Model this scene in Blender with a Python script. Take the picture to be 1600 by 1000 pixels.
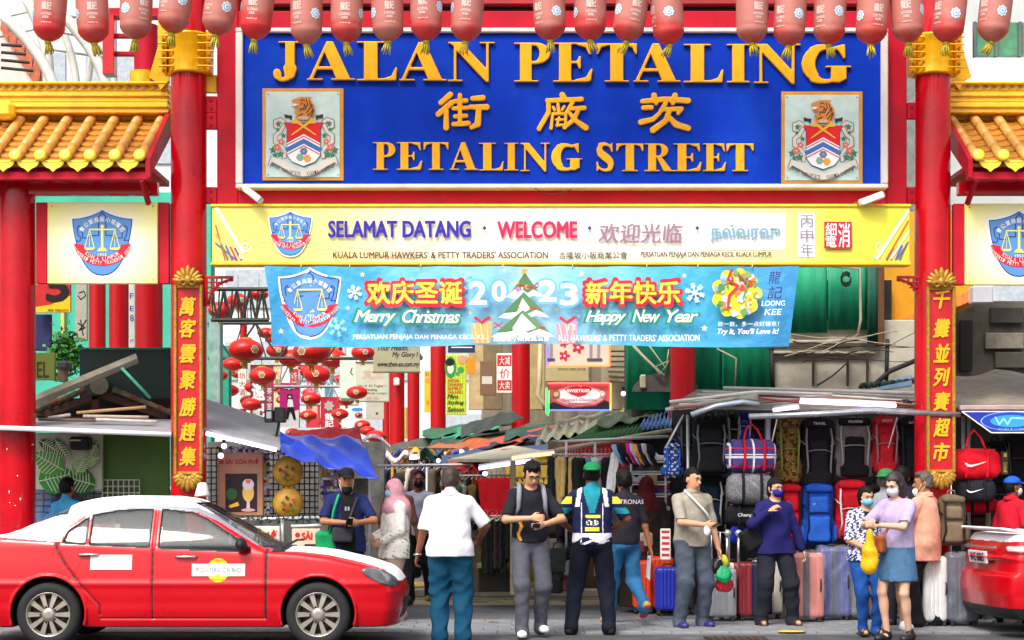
import bpy, bmesh, math, random
import numpy as np
from mathutils import Vector, Matrix, Euler
rad = math.radians
random.seed(7)
SC = bpy.context.scene
COL = SC.collection
for _o in list(bpy.data.objects): bpy.data.objects.remove(_o)
# ------------------------------------------------------------------ camera
FP = 2800.0; CAMY = -20.0; HC = 1.5; HY = 765.0        # focal length in photo pixels, camera depth, eye height, horizon row
cam = bpy.data.objects.new('camera', bpy.data.cameras.new('camera')); COL.objects.link(cam)
cam.location = (0, CAMY, HC); cam.rotation_euler = (rad(90), 0, 0)
cam.data.sensor_width = 36; cam.data.lens = 36*FP/1600
cam.data.shift_y = (HY-500)/1600.0
cam.data.clip_start = 0.1; cam.data.clip_end = 2000
SC.camera = cam
# ------------------------------------------------------------------ world and sun (bright overcast day)
SUN_EL, SUN_AZ = rad(52), rad(205)
W = bpy.data.worlds.new("World"); SC.world = W; W.use_nodes = True
nt = W.node_tree; nt.nodes.clear()
sky = nt.nodes.new('ShaderNodeTexSky'); sky.sky_type = 'NISHITA'; sky.sun_disc = False
sky.sun_elevation = SUN_EL; sky.sun_rotation = SUN_AZ; sky.air_density = 1.0; sky.dust_density = 6.0; sky.ozone_density = 0.6
bg = nt.nodes.new('ShaderNodeBackground'); bg.inputs['Strength'].default_value = 0.12
hs = nt.nodes.new('ShaderNodeHueSaturation'); hs.inputs['Saturation'].default_value = 0.35; hs.inputs['Value'].default_value = 1.6
out = nt.nodes.new('ShaderNodeOutputWorld')
nt.links.new(sky.outputs[0], hs.inputs['Color']); nt.links.new(hs.outputs[0], bg.inputs['Color']); nt.links.new(bg.outputs[0], out.inputs[0])
sl = bpy.data.lights.new('sun', 'SUN'); sl.energy = 1.5; sl.angle = rad(11); sl.color = (1, .92, .82)
so = bpy.data.objects.new('sun', sl); COL.objects.link(so)
_d = Vector((math.cos(SUN_EL)*-0.42, math.cos(SUN_EL)*-0.90, math.sin(SUN_EL)))
so.rotation_euler = _d.to_track_quat('Z', 'Y').to_euler()
vs = SC.view_settings; vs.view_transform = 'Standard'; vs.look = 'None'; vs.gamma = 1.0; vs.exposure = 0.32; vs.use_curve_mapping = False
# ------------------------------------------------------------------ photo pixel -> place
def S(Y): return FP/(Y-CAMY)
def X(px, Y): return (px-800)/S(Y)
def Z(py, Y): return HC-(py-HY)/S(Y)
def P(px, py, Y): return Vector((X(px, Y), Y, Z(py, Y)))
# ------------------------------------------------------------------ materials
def lin(h):
    h = h.lstrip('#'); c = [int(h[i:i+2], 16)/255 for i in (0, 2, 4)]
    return tuple((v/12.92 if v <= .04045 else ((v+.055)/1.055)**2.4) for v in c)
MATS = {}
def M(hexc, rough=.55, metal=0, var=.12, scale=6, bump=.0, bscale=60, coat=0, emit=0, alpha=1, trans=0, wear=None, wearamt=.0, spec=.5, sheen=0, stretch=None):
    key = (hexc, rough, metal, var, scale, bump, bscale, coat, emit, alpha, trans, wear, wearamt, spec, stretch)
    if key in MATS: return MATS[key]
    m = bpy.data.materials.new('m_'+hexc.strip('#')); m.use_nodes = True; n = m.node_tree; L = n.links.new
    b = n.nodes['Principled BSDF']; c = lin(hexc)
    b.inputs['Roughness'].default_value = rough; b.inputs['Metallic'].default_value = metal
    b.inputs['Specular IOR Level'].default_value = spec
    if coat: b.inputs['Coat Weight'].default_value = coat; b.inputs['Coat Roughness'].default_value = .04
    if trans: b.inputs['Transmission Weight'].default_value = trans; b.inputs['IOR'].default_value = 1.15
    if alpha < 1: b.inputs['Alpha'].default_value = alpha
    b.inputs['Base Color'].default_value = (*c, 1)
    src = None
    if var or wear or bump:
        tc = n.nodes.new('ShaderNodeTexCoord'); mp = n.nodes.new('ShaderNodeMapping')
        if stretch: mp.inputs['Scale'].default_value = stretch
        L(tc.outputs['Object'], mp.inputs['Vector'])
    if var:
        nz = n.nodes.new('ShaderNodeTexNoise'); nz.inputs['Scale'].default_value = scale; nz.inputs['Detail'].default_value = 6; nz.inputs['Roughness'].default_value = .65
        L(mp.outputs[0], nz.inputs['Vector'])
        mr = n.nodes.new('ShaderNodeMapRange'); mr.inputs[1].default_value = .3; mr.inputs[2].default_value = .7
        mr.inputs[3].default_value = 1-var*1.3; mr.inputs[4].default_value = 1+var*.6
        L(nz.outputs['Fac'], mr.inputs[0])
        mx = n.nodes.new('ShaderNodeMix'); mx.data_type = 'RGBA'; mx.blend_type = 'MULTIPLY'; mx.inputs[0].default_value = 1
        mx.inputs[6].default_value = (*c, 1); L(mr.outputs[0], mx.inputs[7]); src = mx.outputs[2]
        r2 = n.nodes.new('ShaderNodeMapRange'); r2.inputs[3].default_value = max(0, rough-.12); r2.inputs[4].default_value = min(1, rough+.12)
        L(nz.outputs['Fac'], r2.inputs[0]); L(r2.outputs[0], b.inputs['Roughness'])
    if wear:
        n2 = n.nodes.new('ShaderNodeTexNoise'); n2.inputs['Scale'].default_value = scale*.7; n2.inputs['Detail'].default_value = 10; n2.inputs['Roughness'].default_value = .75
        L(mp.outputs[0], n2.inputs['Vector'])
        rr = n.nodes.new('ShaderNodeMapRange'); rr.inputs[1].default_value = .5; rr.inputs[2].default_value = .72; rr.inputs[3].default_value = 0; rr.inputs[4].default_value = wearamt
        L(n2.outputs['Fac'], rr.inputs[0])
        m2 = n.nodes.new('ShaderNodeMix'); m2.data_type = 'RGBA'; L(rr.outputs[0], m2.inputs[0])
        if src: L(src, m2.inputs[6])
        else: m2.inputs[6].default_value = (*c, 1)
        m2.inputs[7].default_value = (*lin(wear), 1); src = m2.outputs[2]
    if src: L(src, b.inputs['Base Color'])
    if emit:
        b.inputs['Emission Color'].default_value = (*c, 1); b.inputs['Emission Strength'].default_value = emit
    if bump:
        n3 = n.nodes.new('ShaderNodeTexNoise'); n3.inputs['Scale'].default_value = bscale; n3.inputs['Detail'].default_value = 4
        L(mp.outputs[0], n3.inputs['Vector'])
        bp = n.nodes.new('ShaderNodeBump'); bp.inputs['Strength'].default_value = bump; bp.inputs['Distance'].default_value = .01
        L(n3.outputs['Fac'], bp.inputs['Height']); L(bp.outputs[0], b.inputs['Normal'])
    MATS[key] = m; return m
RED = M('#c80018', .3, var=.2, scale=2.4, coat=.45, spec=.25, wear='#a40a1c', wearamt=.45)
RED2 = M('#b8000f', .35, var=.12, scale=.8, stretch=(1, 1, .2))
REDM = M('#b80c26', .5, spec=.2, var=.2, scale=2.5, wear='#8c1c2c', wearamt=.5, bump=.05, bscale=20)
REDF = M('#c4162e', .55, spec=.2, var=.2, scale=2, wear='#a8404a', wearamt=.5)
GOLD = M('#f5b400', .32, metal=.2, var=.2, scale=6, bump=.1, bscale=30, wear='#9a6a10', wearamt=.35)
GOLDP = M('#ffb414', .5, var=.1, scale=9, wear='#e8920c', wearamt=.5, spec=.3)
GILT = M('#b98a2c', .4, metal=.3, var=.35, scale=25, bump=.3, bscale=60)
BLACK = M('#151518', .5, var=.2)
DARK = M('#25262b', .7, var=.3, scale=8)
WHITE = M('#f0f0ee', .5, var=.06, scale=5)
CHROME = M('#c8cacc', .22, metal=.9, var=.1)
STEEL = M('#9b9ca0', .35, metal=.7, var=.2)
def fab(h, var=.18, scale=14): return M(h, .85, var=var, scale=scale, bump=.35, bscale=180, spec=.25)
def flat(h): return M(h, .5, var=0, spec=.3)
# ------------------------------------------------------------------ scene bookkeeping
def tag(o, label=None, cat=None, group=None, kind=None):
    if label: o['label'] = label
    if cat: o['category'] = cat
    if group: o['group'] = group
    if kind: o['kind'] = kind
    return o
def thing(name, loc, label, cat, group=None, rz=0):
    o = bpy.data.objects.new(name, None); o.empty_display_size = .1; COL.objects.link(o)
    o.location = loc; o.rotation_euler = (0, 0, rz); return tag(o, label, cat, group)
def link(name, me, parent=None, loc=None, rot=None, scl=None):
    o = bpy.data.objects.new(name, me); COL.objects.link(o)
    if parent is not None: o.parent = parent
    if loc is not None: o.location = loc
    if rot is not None: o.rotation_euler = rot
    if scl is not None: o.scale = scl
    return o
def world_of(o):
    m = Matrix.LocRotScale(o.location, o.rotation_euler, o.scale)
    return world_of(o.parent) @ m if o.parent else m
def copy_tree(o, parent=None):
    c = o.copy(); COL.objects.link(c); c.parent = parent
    for ch in list(o.children): copy_tree(ch, c)
    return c
# ------------------------------------------------------------------ mesh builder (world or local coordinates)
def fr(d):                                                        # frame from a direction
    d = Vector(d).normalized(); up = Vector((0, 0, 1)) if abs(d.z) < .95 else Vector((1, 0, 0))
    a = d.cross(up).normalized(); return a, a.cross(d).normalized(), d
class MB:
    def __init__(s): s.v = []; s.f = []; s.m = []; s.mats = []; s.sm = []
    def mi(s, mat):
        if mat is None: return 0
        if mat not in s.mats: s.mats.append(mat)
        return s.mats.index(mat)
    def add(s, vs_, fs, mat=None, smooth=False):
        b = len(s.v); s.v.extend([tuple(v) for v in vs_]); k = s.mi(mat)
        for f in fs: s.f.append([b+i for i in f]); s.m.append(k); s.sm.append(smooth)
        return s
    def box(s, c, h, mat=None, R=None, ch=0.0):
        """box by centre and full size, edges chamfered by ch"""
        hx, hy, hz = [q/2 for q in h]; ch = min(ch, hx*.9, hy*.9, hz*.9); R = R or Matrix.Identity(3); c = Vector(c)
        if ch <= 0:
            v = [c+R@Vector((x*hx, y*hy, z*hz)) for z in (-1, 1) for y in (-1, 1) for x in (-1, 1)]
            return s.add(v, [(0, 2, 3, 1), (4, 5, 7, 6), (0, 1, 5, 4), (2, 6, 7, 3), (0, 4, 6, 2), (1, 3, 7, 5)], mat)
        v = []; idx = {}
        for x in (-1, 1):
            for y in (-1, 1):
                for z in (-1, 1):
                    for a, q in enumerate(((hx, hy-ch, hz-ch), (hx-ch, hy, hz-ch), (hx-ch, hy-ch, hz))):
                        idx[(x, y, z, a)] = len(v); v.append(c+R@Vector((x*q[0], y*q[1], z*q[2])))
        fs = []
        def I(x, y, z, a): return idx[(x, y, z, a)]
        for x in (-1, 1):
            q = [I(x, -1, -1, 0), I(x, 1, -1, 0), I(x, 1, 1, 0), I(x, -1, 1, 0)]; fs.append(q if x > 0 else q[::-1])
            q = [I(-1, x, -1, 1), I(-1, x, 1, 1), I(1, x, 1, 1), I(1, x, -1, 1)]; fs.append(q if x > 0 else q[::-1])
            q = [I(-1, -1, x, 2), I(1, -1, x, 2), I(1, 1, x, 2), I(-1, 1, x, 2)]; fs.append(q if x > 0 else q[::-1])
        for a in (-1, 1):
            for b in (-1, 1):
                q = [I(a, b, -1, 0), I(a, b, -1, 1), I(a, b, 1, 1), I(a, b, 1, 0)]; fs.append(q if a*b > 0 else q[::-1])
                q = [I(a, -1, b, 0), I(a, 1, b, 0), I(a, 1, b, 2), I(a, -1, b, 2)]; fs.append(q if a*b > 0 else q[::-1])
                q = [I(-1, a, b, 1), I(-1, a, b, 2), I(1, a, b, 2), I(1, a, b, 1)]; fs.append(q if a*b > 0 else q[::-1])
                for z in (-1, 1):
                    q = [I(a, b, z, 0), I(a, b, z, 1), I(a, b, z, 2)]; fs.append(q if a*b*z > 0 else q[::-1])
        return s.add(v, fs, mat)
    def pbox(s, x0, y0, x1, y1, Y, d, mat=None, ch=.006):
        """box whose front face fills the photo rectangle at depth Y, going d back"""
        a = P(x0, y0, Y); b = P(x1, y1, Y)
        return s.box(((a.x+b.x)/2, Y+d/2, (a.z+b.z)/2), (abs(b.x-a.x), d, abs(b.z-a.z)), mat, ch=ch)
    def tube(s, p0, p1, r0, r1=None, n=10, mat=None, cap=True):
        r1 = r0 if r1 is None else r1; p0 = Vector(p0); p1 = Vector(p1); a, b, d = fr(p1-p0)
        v = [p0+(a*math.cos(t)+b*math.sin(t))*r0 for t in [2*math.pi*i/n for i in range(n)]]
        v += [p1+(a*math.cos(t)+b*math.sin(t))*r1 for t in [2*math.pi*i/n for i in range(n)]]
        s.add(v, [(i, (i+1) % n, n+(i+1) % n, n+i) for i in range(n)], mat, True)
        if cap: s.add([v[i] for i in range(n)][::-1], [tuple(range(n))], mat); s.add(v[n:], [tuple(range(n))], mat)
        return s
    def path(s, pts, r, n=6, mat=None):
        pts = [Vector(p) for p in pts]; rs = r if isinstance(r, (list, tuple)) else [r]*len(pts); v = []
        a0 = None
        for i, p in enumerate(pts):
            d = (pts[min(i+1, len(pts)-1)]-pts[max(i-1, 0)])
            if d.length < 1e-9: d = Vector((0, 0, 1))
            a, b, d = fr(d)
            if a0 is not None:
                a = (a0-d*a0.dot(d)); a = a.normalized() if a.length > 1e-6 else fr(d)[0]; b = a.cross(d)
            a0 = a
            v += [p+(a*math.cos(t)+b*math.sin(t))*rs[i] for t in [2*math.pi*k/n for k in range(n)]]
        f = [(i*n+k, i*n+(k+1) % n, (i+1)*n+(k+1) % n, (i+1)*n+k) for i in range(len(pts)-1) for k in range(n)]
        f += [tuple(range(n))[::-1], tuple(range((len(pts)-1)*n, len(pts)*n))]
        return s.add(v, f, mat, True)
    def lathe(s, prof, c=(0, 0, 0), n=20, mat=None, R=None, sx=1, sy=1, smooth=True, caps=True):
        """prof: (radius, z) from bottom to top"""
        c = Vector(c); R = R or Matrix.Identity(3)
        v = [c+R@Vector((r*math.cos(2*math.pi*k/n)*sx, r*math.sin(2*math.pi*k/n)*sy, z)) for r, z in prof for k in range(n)]
        m = len(prof)
        f = [(i*n+k, i*n+(k+1) % n, (i+1)*n+(k+1) % n, (i+1)*n+k) for i in range(m-1) for k in range(n)]
        if caps: f += [tuple(range(n))[::-1], tuple(range((m-1)*n, m*n))]
        return s.add(v, f, mat, smooth)
    def ball(s, c, r, mat=None, n=12, R=None):
        rx, ry, rz = (r, r, r) if not isinstance(r, (tuple, list)) else r; c = Vector(c); R = R or Matrix.Identity(3)
        m = max(6, n//2+2); v = []; f = []
        for i in range(m+1):
            t = math.pi*i/m
            for k in range(n):
                u = 2*math.pi*k/n; v.append(c+R@Vector((rx*math.sin(t)*math.cos(u), ry*math.sin(t)*math.sin(u), -rz*math.cos(t))))
        f = [(i*n+k, i*n+(k+1) % n, (i+1)*n+(k+1) % n, (i+1)*n+k) for i in range(m) for k in range(n)]
        return s.add(v, f, mat, True)
    def prism(s, pts, dvec, mat=None):
        """closed polygon (3d points) extruded by dvec"""
        n = len(pts); pts = [Vector(p) for p in pts]; d = Vector(dvec); nrm = Vector((0, 0, 0))
        for i in range(n): nrm += pts[i].cross(pts[(i+1) % n])
        if nrm.dot(d) > 0: pts = pts[::-1]
        v = pts+[p+d for p in pts]
        f = [tuple(range(n)), tuple(range(n, 2*n))[::-1]]+[(i, n+i, n+(i+1) % n, (i+1) % n) for i in range(n)]
        return s.add(v, f, mat)
    def grid(s, fn, nu, nv, mat=None, smooth=True, thick=0):
        v = [Vector(fn(i/nu, j/nv)) for j in range(nv+1) for i in range(nu+1)]
        f = [(j*(nu+1)+i, j*(nu+1)+i+1, (j+1)*(nu+1)+i+1, (j+1)*(nu+1)+i) for j in range(nv) for i in range(nu)]
        if thick:
            nn = [Vector((0, 0, 0)) for _ in v]
            for q in f:
                w = (v[q[1]]-v[q[0]]).cross(v[q[3]]-v[q[0]])
                for i in q: nn[i] += w
            b = len(v); v = v+[p-(n_.normalized() if n_.length > 0 else Vector((0, 0, 1)))*thick for p, n_ in zip(v, nn)]
            f2 = [tuple(b+i for i in q[::-1]) for q in f]
            ring = list(range(nu+1))+[j*(nu+1)+nu for j in range(1, nv+1)]+[nv*(nu+1)+i for i in range(nu-1, -1, -1)]+[j*(nu+1) for j in range(nv-1, 0, -1)]
            f3 = [(ring[(i+1) % len(ring)], ring[i], b+ring[i], b+ring[(i+1) % len(ring)]) for i in range(len(ring))]
            f = f+f2+f3
        return s.add(v, f, mat, smooth)
    def mesh(s, name='mesh'):
        me = bpy.data.meshes.new(name); me.from_pydata(s.v, [], s.f)
        for m in s.mats: me.materials.append(m)
        me.polygons.foreach_set('material_index', s.m); me.polygons.foreach_set('use_smooth', s.sm); me.update(); return me
    def build(s, name, mat=None, parent=None, world=True):
        """verts are world coordinates when world=True and the parent gets subtracted"""
        if mat is not None and not s.mats: s.mats = [mat]
        me = s.mesh(name)
        if parent is not None and world: me.transform(world_of(parent).inverted())
        return link(name, me, parent)
def solo(mb, name, mat, label, cat, group=None, kind=None):
    """a top-level thing made of one mesh, origin at its bottom centre"""
    if mat is not None and not mb.mats: mb.mats = [mat]
    me = mb.mesh(name); co = np.array(mb.v); c = Vector(((co[:, 0].min()+co[:, 0].max())/2, (co[:, 1].min()+co[:, 1].max())/2, co[:, 2].min()))
    me.transform(Matrix.Translation(-c)); return tag(link(name, me, None, c), label, cat, group, kind)
# ------------------------------------------------------------------ signed distance modelling (soft things)
def surface_nets(D, org, vox):
    sg = D < 0
    nx, ny, nz = D.shape
    cs = np.zeros((nx-1, ny-1, nz-1), np.int8)
    offs = [(i, j, k) for i in (0, 1) for j in (0, 1) for k in (0, 1)]
    for (i, j, k) in offs: cs += sg[i:nx-1+i, j:ny-1+j, k:nz-1+k]
    act = np.argwhere((cs > 0) & (cs < 8))
    if len(act) == 0: return np.zeros((0, 3)), []
    val = np.stack([D[act[:, 0]+i, act[:, 1]+j, act[:, 2]+k] for (i, j, k) in offs], 1)
    acc = np.zeros((len(act), 3)); cnt = np.zeros(len(act)); co = np.array(offs, float)
    for a in range(8):
        for b in range(a+1, 8):
            if np.abs(co[a]-co[b]).sum() != 1: continue
            m = (val[:, a] < 0) != (val[:, b] < 0)
            t = val[m, a]/(val[m, a]-val[m, b]); acc[m] += co[a]+t[:, None]*(co[b]-co[a]); cnt[m] += 1
    vtx = (act+acc/cnt[:, None])*vox+org
    idx = -np.ones(cs.shape, np.int64); idx[act[:, 0], act[:, 1], act[:, 2]] = np.arange(len(act))
    F = []
    for ax in range(3):
        sl0 = [slice(None)]*3; sl1 = [slice(None)]*3; sl0[ax] = slice(0, -1); sl1[ax] = slice(1, None)
        ch = sg[tuple(sl0)] != sg[tuple(sl1)]; e = np.argwhere(ch); u, w = (ax+1) % 3, (ax+2) % 3
        e = e[(e[:, u] > 0) & (e[:, w] > 0) & (e[:, u] < D.shape[u]-1) & (e[:, w] < D.shape[w]-1)]
        if not len(e): continue
        ins = sg[e[:, 0], e[:, 1], e[:, 2]]; q = []
        for du, dw in ((-1, -1), (0, -1), (0, 0), (-1, 0)):
            c = e.copy(); c[:, u] += du; c[:, w] += dw; q.append(idx[c[:, 0], c[:, 1], c[:, 2]])
        q = np.stack(q, 1); q[~ins] = q[~ins][:, ::-1]; F.append(q[(q >= 0).all(1)])
    return vtx, (np.concatenate(F) if F else [])
class Sdf:
    def __init__(s): s.ops = []
    def _a(s, kind, lo, hi, fn, k): s.ops.append((kind, np.array(lo), np.array(hi), fn, k)); return s
    def cap(s, a, b, ra, rb=None, k=.02, op='u', fl=None):
        """tapered capsule; fl = (unit vector, factor) makes the section flatter along that direction"""
        rb = ra if rb is None else rb; a = np.array(a, float); b = np.array(b, float); ba = b-a; L2 = max(ba@ba, 1e-9); r = max(ra, rb)*(1 if not fl else max(1, 1/fl[1]))
        def fn(p):
            q = p-a; t = np.clip((q@ba)/L2, 0, 1); q = q-t[..., None]*ba
            if fl:
                n_ = np.array(fl[0]); dn = q@n_; q = q+(dn*(fl[1]-1))[..., None]*n_
            return (np.linalg.norm(q, axis=-1)-(ra+(rb-ra)*t))*(1 if not fl or fl[1] < 1 else 1/fl[1])
        return s._a(op, np.minimum(a, b)-r, np.maximum(a, b)+r, fn, k)
    def ell(s, c, r, R=None, k=.02, op='u'):
        c = np.array(c, float); r = np.array(r if not isinstance(r, (int, float)) else (r, r, r), float); Rm = np.array(R) if R is not None else np.eye(3); m = r.max()
        def fn(p):
            q = (p-c)@Rm; k0 = np.linalg.norm(q/r, axis=-1); k1 = np.linalg.norm(q/(r*r), axis=-1)
            return np.where(k0 < 1e-6, -r.min(), k0*(k0-1)/np.maximum(k1, 1e-9))
        return s._a(op, c-m, c+m, fn, k)
    def box(s, c, h, rr=.02, R=None, k=.01, op='u'):
        """rounded box by half sizes"""
        c = np.array(c, float); h = np.array(h, float)-rr; Rm = np.array(R) if R is not None else np.eye(3); m = np.abs(Rm)@(h+rr)
        def fn(p):
            q = np.abs((p-c)@Rm)-h; return np.linalg.norm(np.maximum(q, 0), axis=-1)+np.minimum(q.max(-1), 0)-rr
        return s._a(op, c-m, c+m, fn, k)
    def cut(s, p0, n_, k=.0):
        """keep the side where (p-p0).n < 0"""
        p0 = np.array(p0, float); n_ = np.array(n_, float); n_ = n_/np.linalg.norm(n_)
        return s._a('i', p0-99, p0+99, lambda p: (p-p0)@n_, k)
    def fnop(s, op, lo, hi, fn, k=.0): return s._a(op, lo, hi, fn, k)
    def field(s, vox, disp=None, pad=2):
        us = [o for o in s.ops if o[0] == 'u']; lo = np.min([o[1] for o in us], 0)-vox*pad-.004; hi = np.max([o[2] for o in us], 0)+vox*pad+.004
        n = np.ceil((hi-lo)/vox).astype(int)+1; D = np.full(n, 9.0, np.float32)
        for kind, a, b, fn, k in s.ops:
            i0 = np.clip(np.floor((a-k-vox*2-lo)/vox).astype(int), 0, n-1); i1 = np.clip(np.ceil((b+k+vox*2-lo)/vox).astype(int)+1, 1, n)
            if (i1 <= i0).any(): continue
            gx, gy, gz = [lo[q]+vox*np.arange(i0[q], i1[q]) for q in range(3)]
            p = np.stack(np.meshgrid(gx, gy, gz, indexing='ij'), -1); d = fn(p); sl = tuple(slice(i0[q], i1[q]) for q in range(3)); cur = D[sl]
            if kind == 'u':
                if k > 0: h = np.maximum(k-np.abs(cur-d), 0)/k; D[sl] = np.minimum(cur, d)-h*h*k*.25
                else: D[sl] = np.minimum(cur, d)
            else:
                e = -d if kind == 's' else d
                if k > 0: h = np.maximum(k-np.abs(cur-e), 0)/k; D[sl] = np.maximum(cur, e)+h*h*k*.25
                else: D[sl] = np.maximum(cur, e)
        if disp is not None:
            gx, gy, gz = [lo[q]+vox*np.arange(0, n[q]) for q in range(3)]; p = np.stack(np.meshgrid(gx, gy, gz, indexing='ij'), -1); D = D+disp(p)
        return D, lo
    def mesh(s, name, vox, mats, disp=None, matfn=None, T=None):
        D, lo = s.field(vox, disp); v, f = surface_nets(D, lo, vox); me = bpy.data.meshes.new(name)
        nf = len(f); me.vertices.add(len(v)); me.vertices.foreach_set('co', np.asarray(v, np.float32).ravel())
        me.loops.add(nf*4); me.loops.foreach_set('vertex_index', np.asarray(f, np.int32).ravel())
        me.polygons.add(nf); me.polygons.foreach_set('loop_start', np.arange(0, nf*4, 4, dtype=np.int32))
        me.polygons.foreach_set('use_smooth', np.ones(nf, bool))
        if not isinstance(mats, (list, tuple)): mats = [mats]
        for m in mats: me.materials.append(m)
        if matfn is not None and nf:
            cc = v[f].mean(1); me.polygons.foreach_set('material_index', np.asarray(matfn(cc), np.int32))
        me.update(calc_edges=True); me.validate()
        if T is not None: me.transform(T)
        return me
def wrinkle(amp, freq=14, seed=0, st=(1, 1, .55)):
    rg = np.random.RandomState(seed); ks = [(rg.randn(3)*freq*np.array(st)*(1+.6*i), rg.rand()*6.28) for i in range(5)]
    def fn(p):
        w = np.zeros(p.shape[:-1]); q = p+.02*np.sin(p[..., [1, 2, 0]]*17+seed)
        for i, (k, ph) in enumerate(ks): w = w+np.sin(q@k+ph)/(1+.5*i)
        return (amp*w/2.2).astype(np.float32)
    return fn
def basis(R): return np.array(R)
# ------------------------------------------------------------------ flat print and lettering
_tc = {}
def text_geo(sx, bold=0.0, shear=0.0, res=3, space=1.0):
    key = (sx, bold, shear, res, space)
    if key in _tc: return _tc[key]
    cu = bpy.data.curves.new('t', 'FONT'); cu.body = sx; cu.size = 1; cu.offset = bold; cu.shear = shear; cu.resolution_u = res; cu.space_character = space; cu.fill_mode = 'FRONT'
    o = bpy.data.objects.new('t', cu); COL.objects.link(o); dg = bpy.context.evaluated_depsgraph_get(); dg.update()
    me = bpy.data.meshes.new_from_object(o.evaluated_get(dg)); v = np.array([q.co[:2] for q in me.vertices]) if len(me.vertices) else np.zeros((0, 2)); f = [tuple(q.vertices) for q in me.polygons]
    bpy.data.objects.remove(o); bpy.data.curves.remove(cu); bpy.data.meshes.remove(me)
    _tc[key] = (v, f); return v, f
class Print:
    """thin printed sheets stacked in front of a board standing at depth Y; coordinates are photo pixels at that depth"""
    def __init__(s, Y, warp=None, step=.0016): s.Y = Y; s.mb = MB(); s.lv = 1; s.warp = warp; s.step = step
    def pt(s, x, y, lv=None):
        p = P(x, y, s.Y); p.y -= s.step*(s.lv if lv is None else lv)
        if s.warp: p.y += s.warp(x, y)
        return p
    def up(s, n=1): s.lv += n; return s
    def poly(s, pts, mat):
        pts = list(pts); a = sum(pts[i][0]*pts[(i+1) % len(pts)][1]-pts[(i+1) % len(pts)][0]*pts[i][1] for i in range(len(pts)))
        if a > 0: pts = pts[::-1]
        v = [s.pt(*p) for p in pts]; s.mb.add(v, [tuple(range(len(v)))], mat); s.lv += .12; return s
    def rect(s, x0, y0, x1, y1, mat): return s.poly([(x0, y0), (x1, y0), (x1, y1), (x0, y1)], mat)
    def circ(s, cx, cy, rx, mat, ry=None, n=20, a0=0, a1=360):
        ry = rx if ry is None else ry; pts = [(cx+rx*math.cos(rad(a0+(a1-a0)*i/n)), cy+ry*math.sin(rad(a0+(a1-a0)*i/n))) for i in range(n if a1-a0 >= 360 else n+1)]
        return s.poly(pts, mat)
    def line(s, pts, w, mat, closed=False):
        pts = [Vector(p) for p in pts]
        if closed: pts = pts+[pts[0]]
        for a, b in zip(pts[:-1], pts[1:]):
            d = b-a
            if d.length < 1e-6: continue
            d.normalize(); n_ = Vector((-d.y, d.x))*w/2; e = d*w*.3
            s.poly([tuple(a-e+n_), tuple(b+e+n_), tuple(b+e-n_), tuple(a-e-n_)], mat); s.lv -= .10
        s.lv += .15; return s
    def flower(s, cx, cy, r, mat, n=6, inner=.62, m=36, ph=0):
        return s.poly([(cx+r*(inner+(1-inner)*abs(math.cos(n*t/2+ph)))*math.cos(t), cy+r*(inner+(1-inner)*abs(math.cos(n*t/2+ph)))*math.sin(t)) for t in [2*math.pi*i/m for i in range(m)]], mat)
    def star(s, cx, cy, r, mat, n=5, inner=.42, ph=-90):
        return s.poly([(cx+(r if i % 2 == 0 else r*inner)*math.cos(rad(ph+180*i/n)), cy+(r if i % 2 == 0 else r*inner)*math.sin(rad(ph+180*i/n))) for i in range(2*n)], mat)
    def flake(s, cx, cy, r, mat, w=1.2):
        for k in range(6):
            a = rad(60*k+15); ex, ey = cx+r*math.cos(a), cy+r*math.sin(a); s.line([(cx, cy), (ex, ey)], w, mat)
            for q in (.5, .75):
                mx_, my = cx+r*q*math.cos(a), cy+r*q*math.sin(a)
                for sg in (-1, 1): s.line([(mx_, my), (mx_+r*.28*math.cos(a+sg*.8), my+r*.28*math.sin(a+sg*.8))], w*.8, mat)
        s.circ(cx, cy, r*.3, mat, n=6); return s
    def text(s, t, x0, y0, x1, y1, mat, bold=0.0, shear=0.0, res=3, rot=0, space=1.0):
        v, f = text_geo(t, 0.0, shear, res, space)
        if len(v) == 0: return s
        lo = v.min(0); hi = v.max(0); w = (v-lo)/np.maximum(hi-lo, 1e-6); cx, cy = (x0+x1)/2, (y0+y1)/2; px = (w[:, 0]-.5)*(x1-x0); py = (.5-w[:, 1])*(y1-y0); c, sn = math.cos(rad(rot)), math.sin(rad(rot))
        e = bold*(y1-y0)*.9; ds = [(0, 0)]
        if e > .12:                                                # heavier weight: the outline repeated round a small ring, each copy a hair further out
            nn = 4 if e < .7 else 8 if e < 1.6 else 12
            ds += [(e*math.cos(6.2832*(k+.5)/nn), e*math.sin(6.2832*(k+.5)/nn)) for k in range(nn)]
        for dx, dy in ds:
            s.mb.add([s.pt(cx+a*c-b*sn+dx, cy+a*sn+b*c+dy) for a, b in zip(px, py)], f, mat); s.lv += .04
        s.lv += .08; return s
    def arc_text(s, t, cx, cy, r, h, a0, a1, mat, bold=.02, inward=False, wf=.8):
        n = len(t)
        for i, ch in enumerate(t):
            if ch == ' ': continue
            a = a0+(a1-a0)*(i+.5)/n; x, y = cx+r*math.cos(rad(a)), cy+r*math.sin(rad(a)); w = abs(a1-a0)/n*math.pi/180*r*wf
            s.text(ch, x-w/2, y-h/2, x+w/2, y+h/2, mat, bold=bold, rot=(a-90 if inward else a+90)); s.lv -= .12
        s.lv += .12; return s
    def build(s, name, parent, label=None):
        o = s.mb.build(name, None, parent)
        if label: o['label'] = label
        return o
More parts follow.
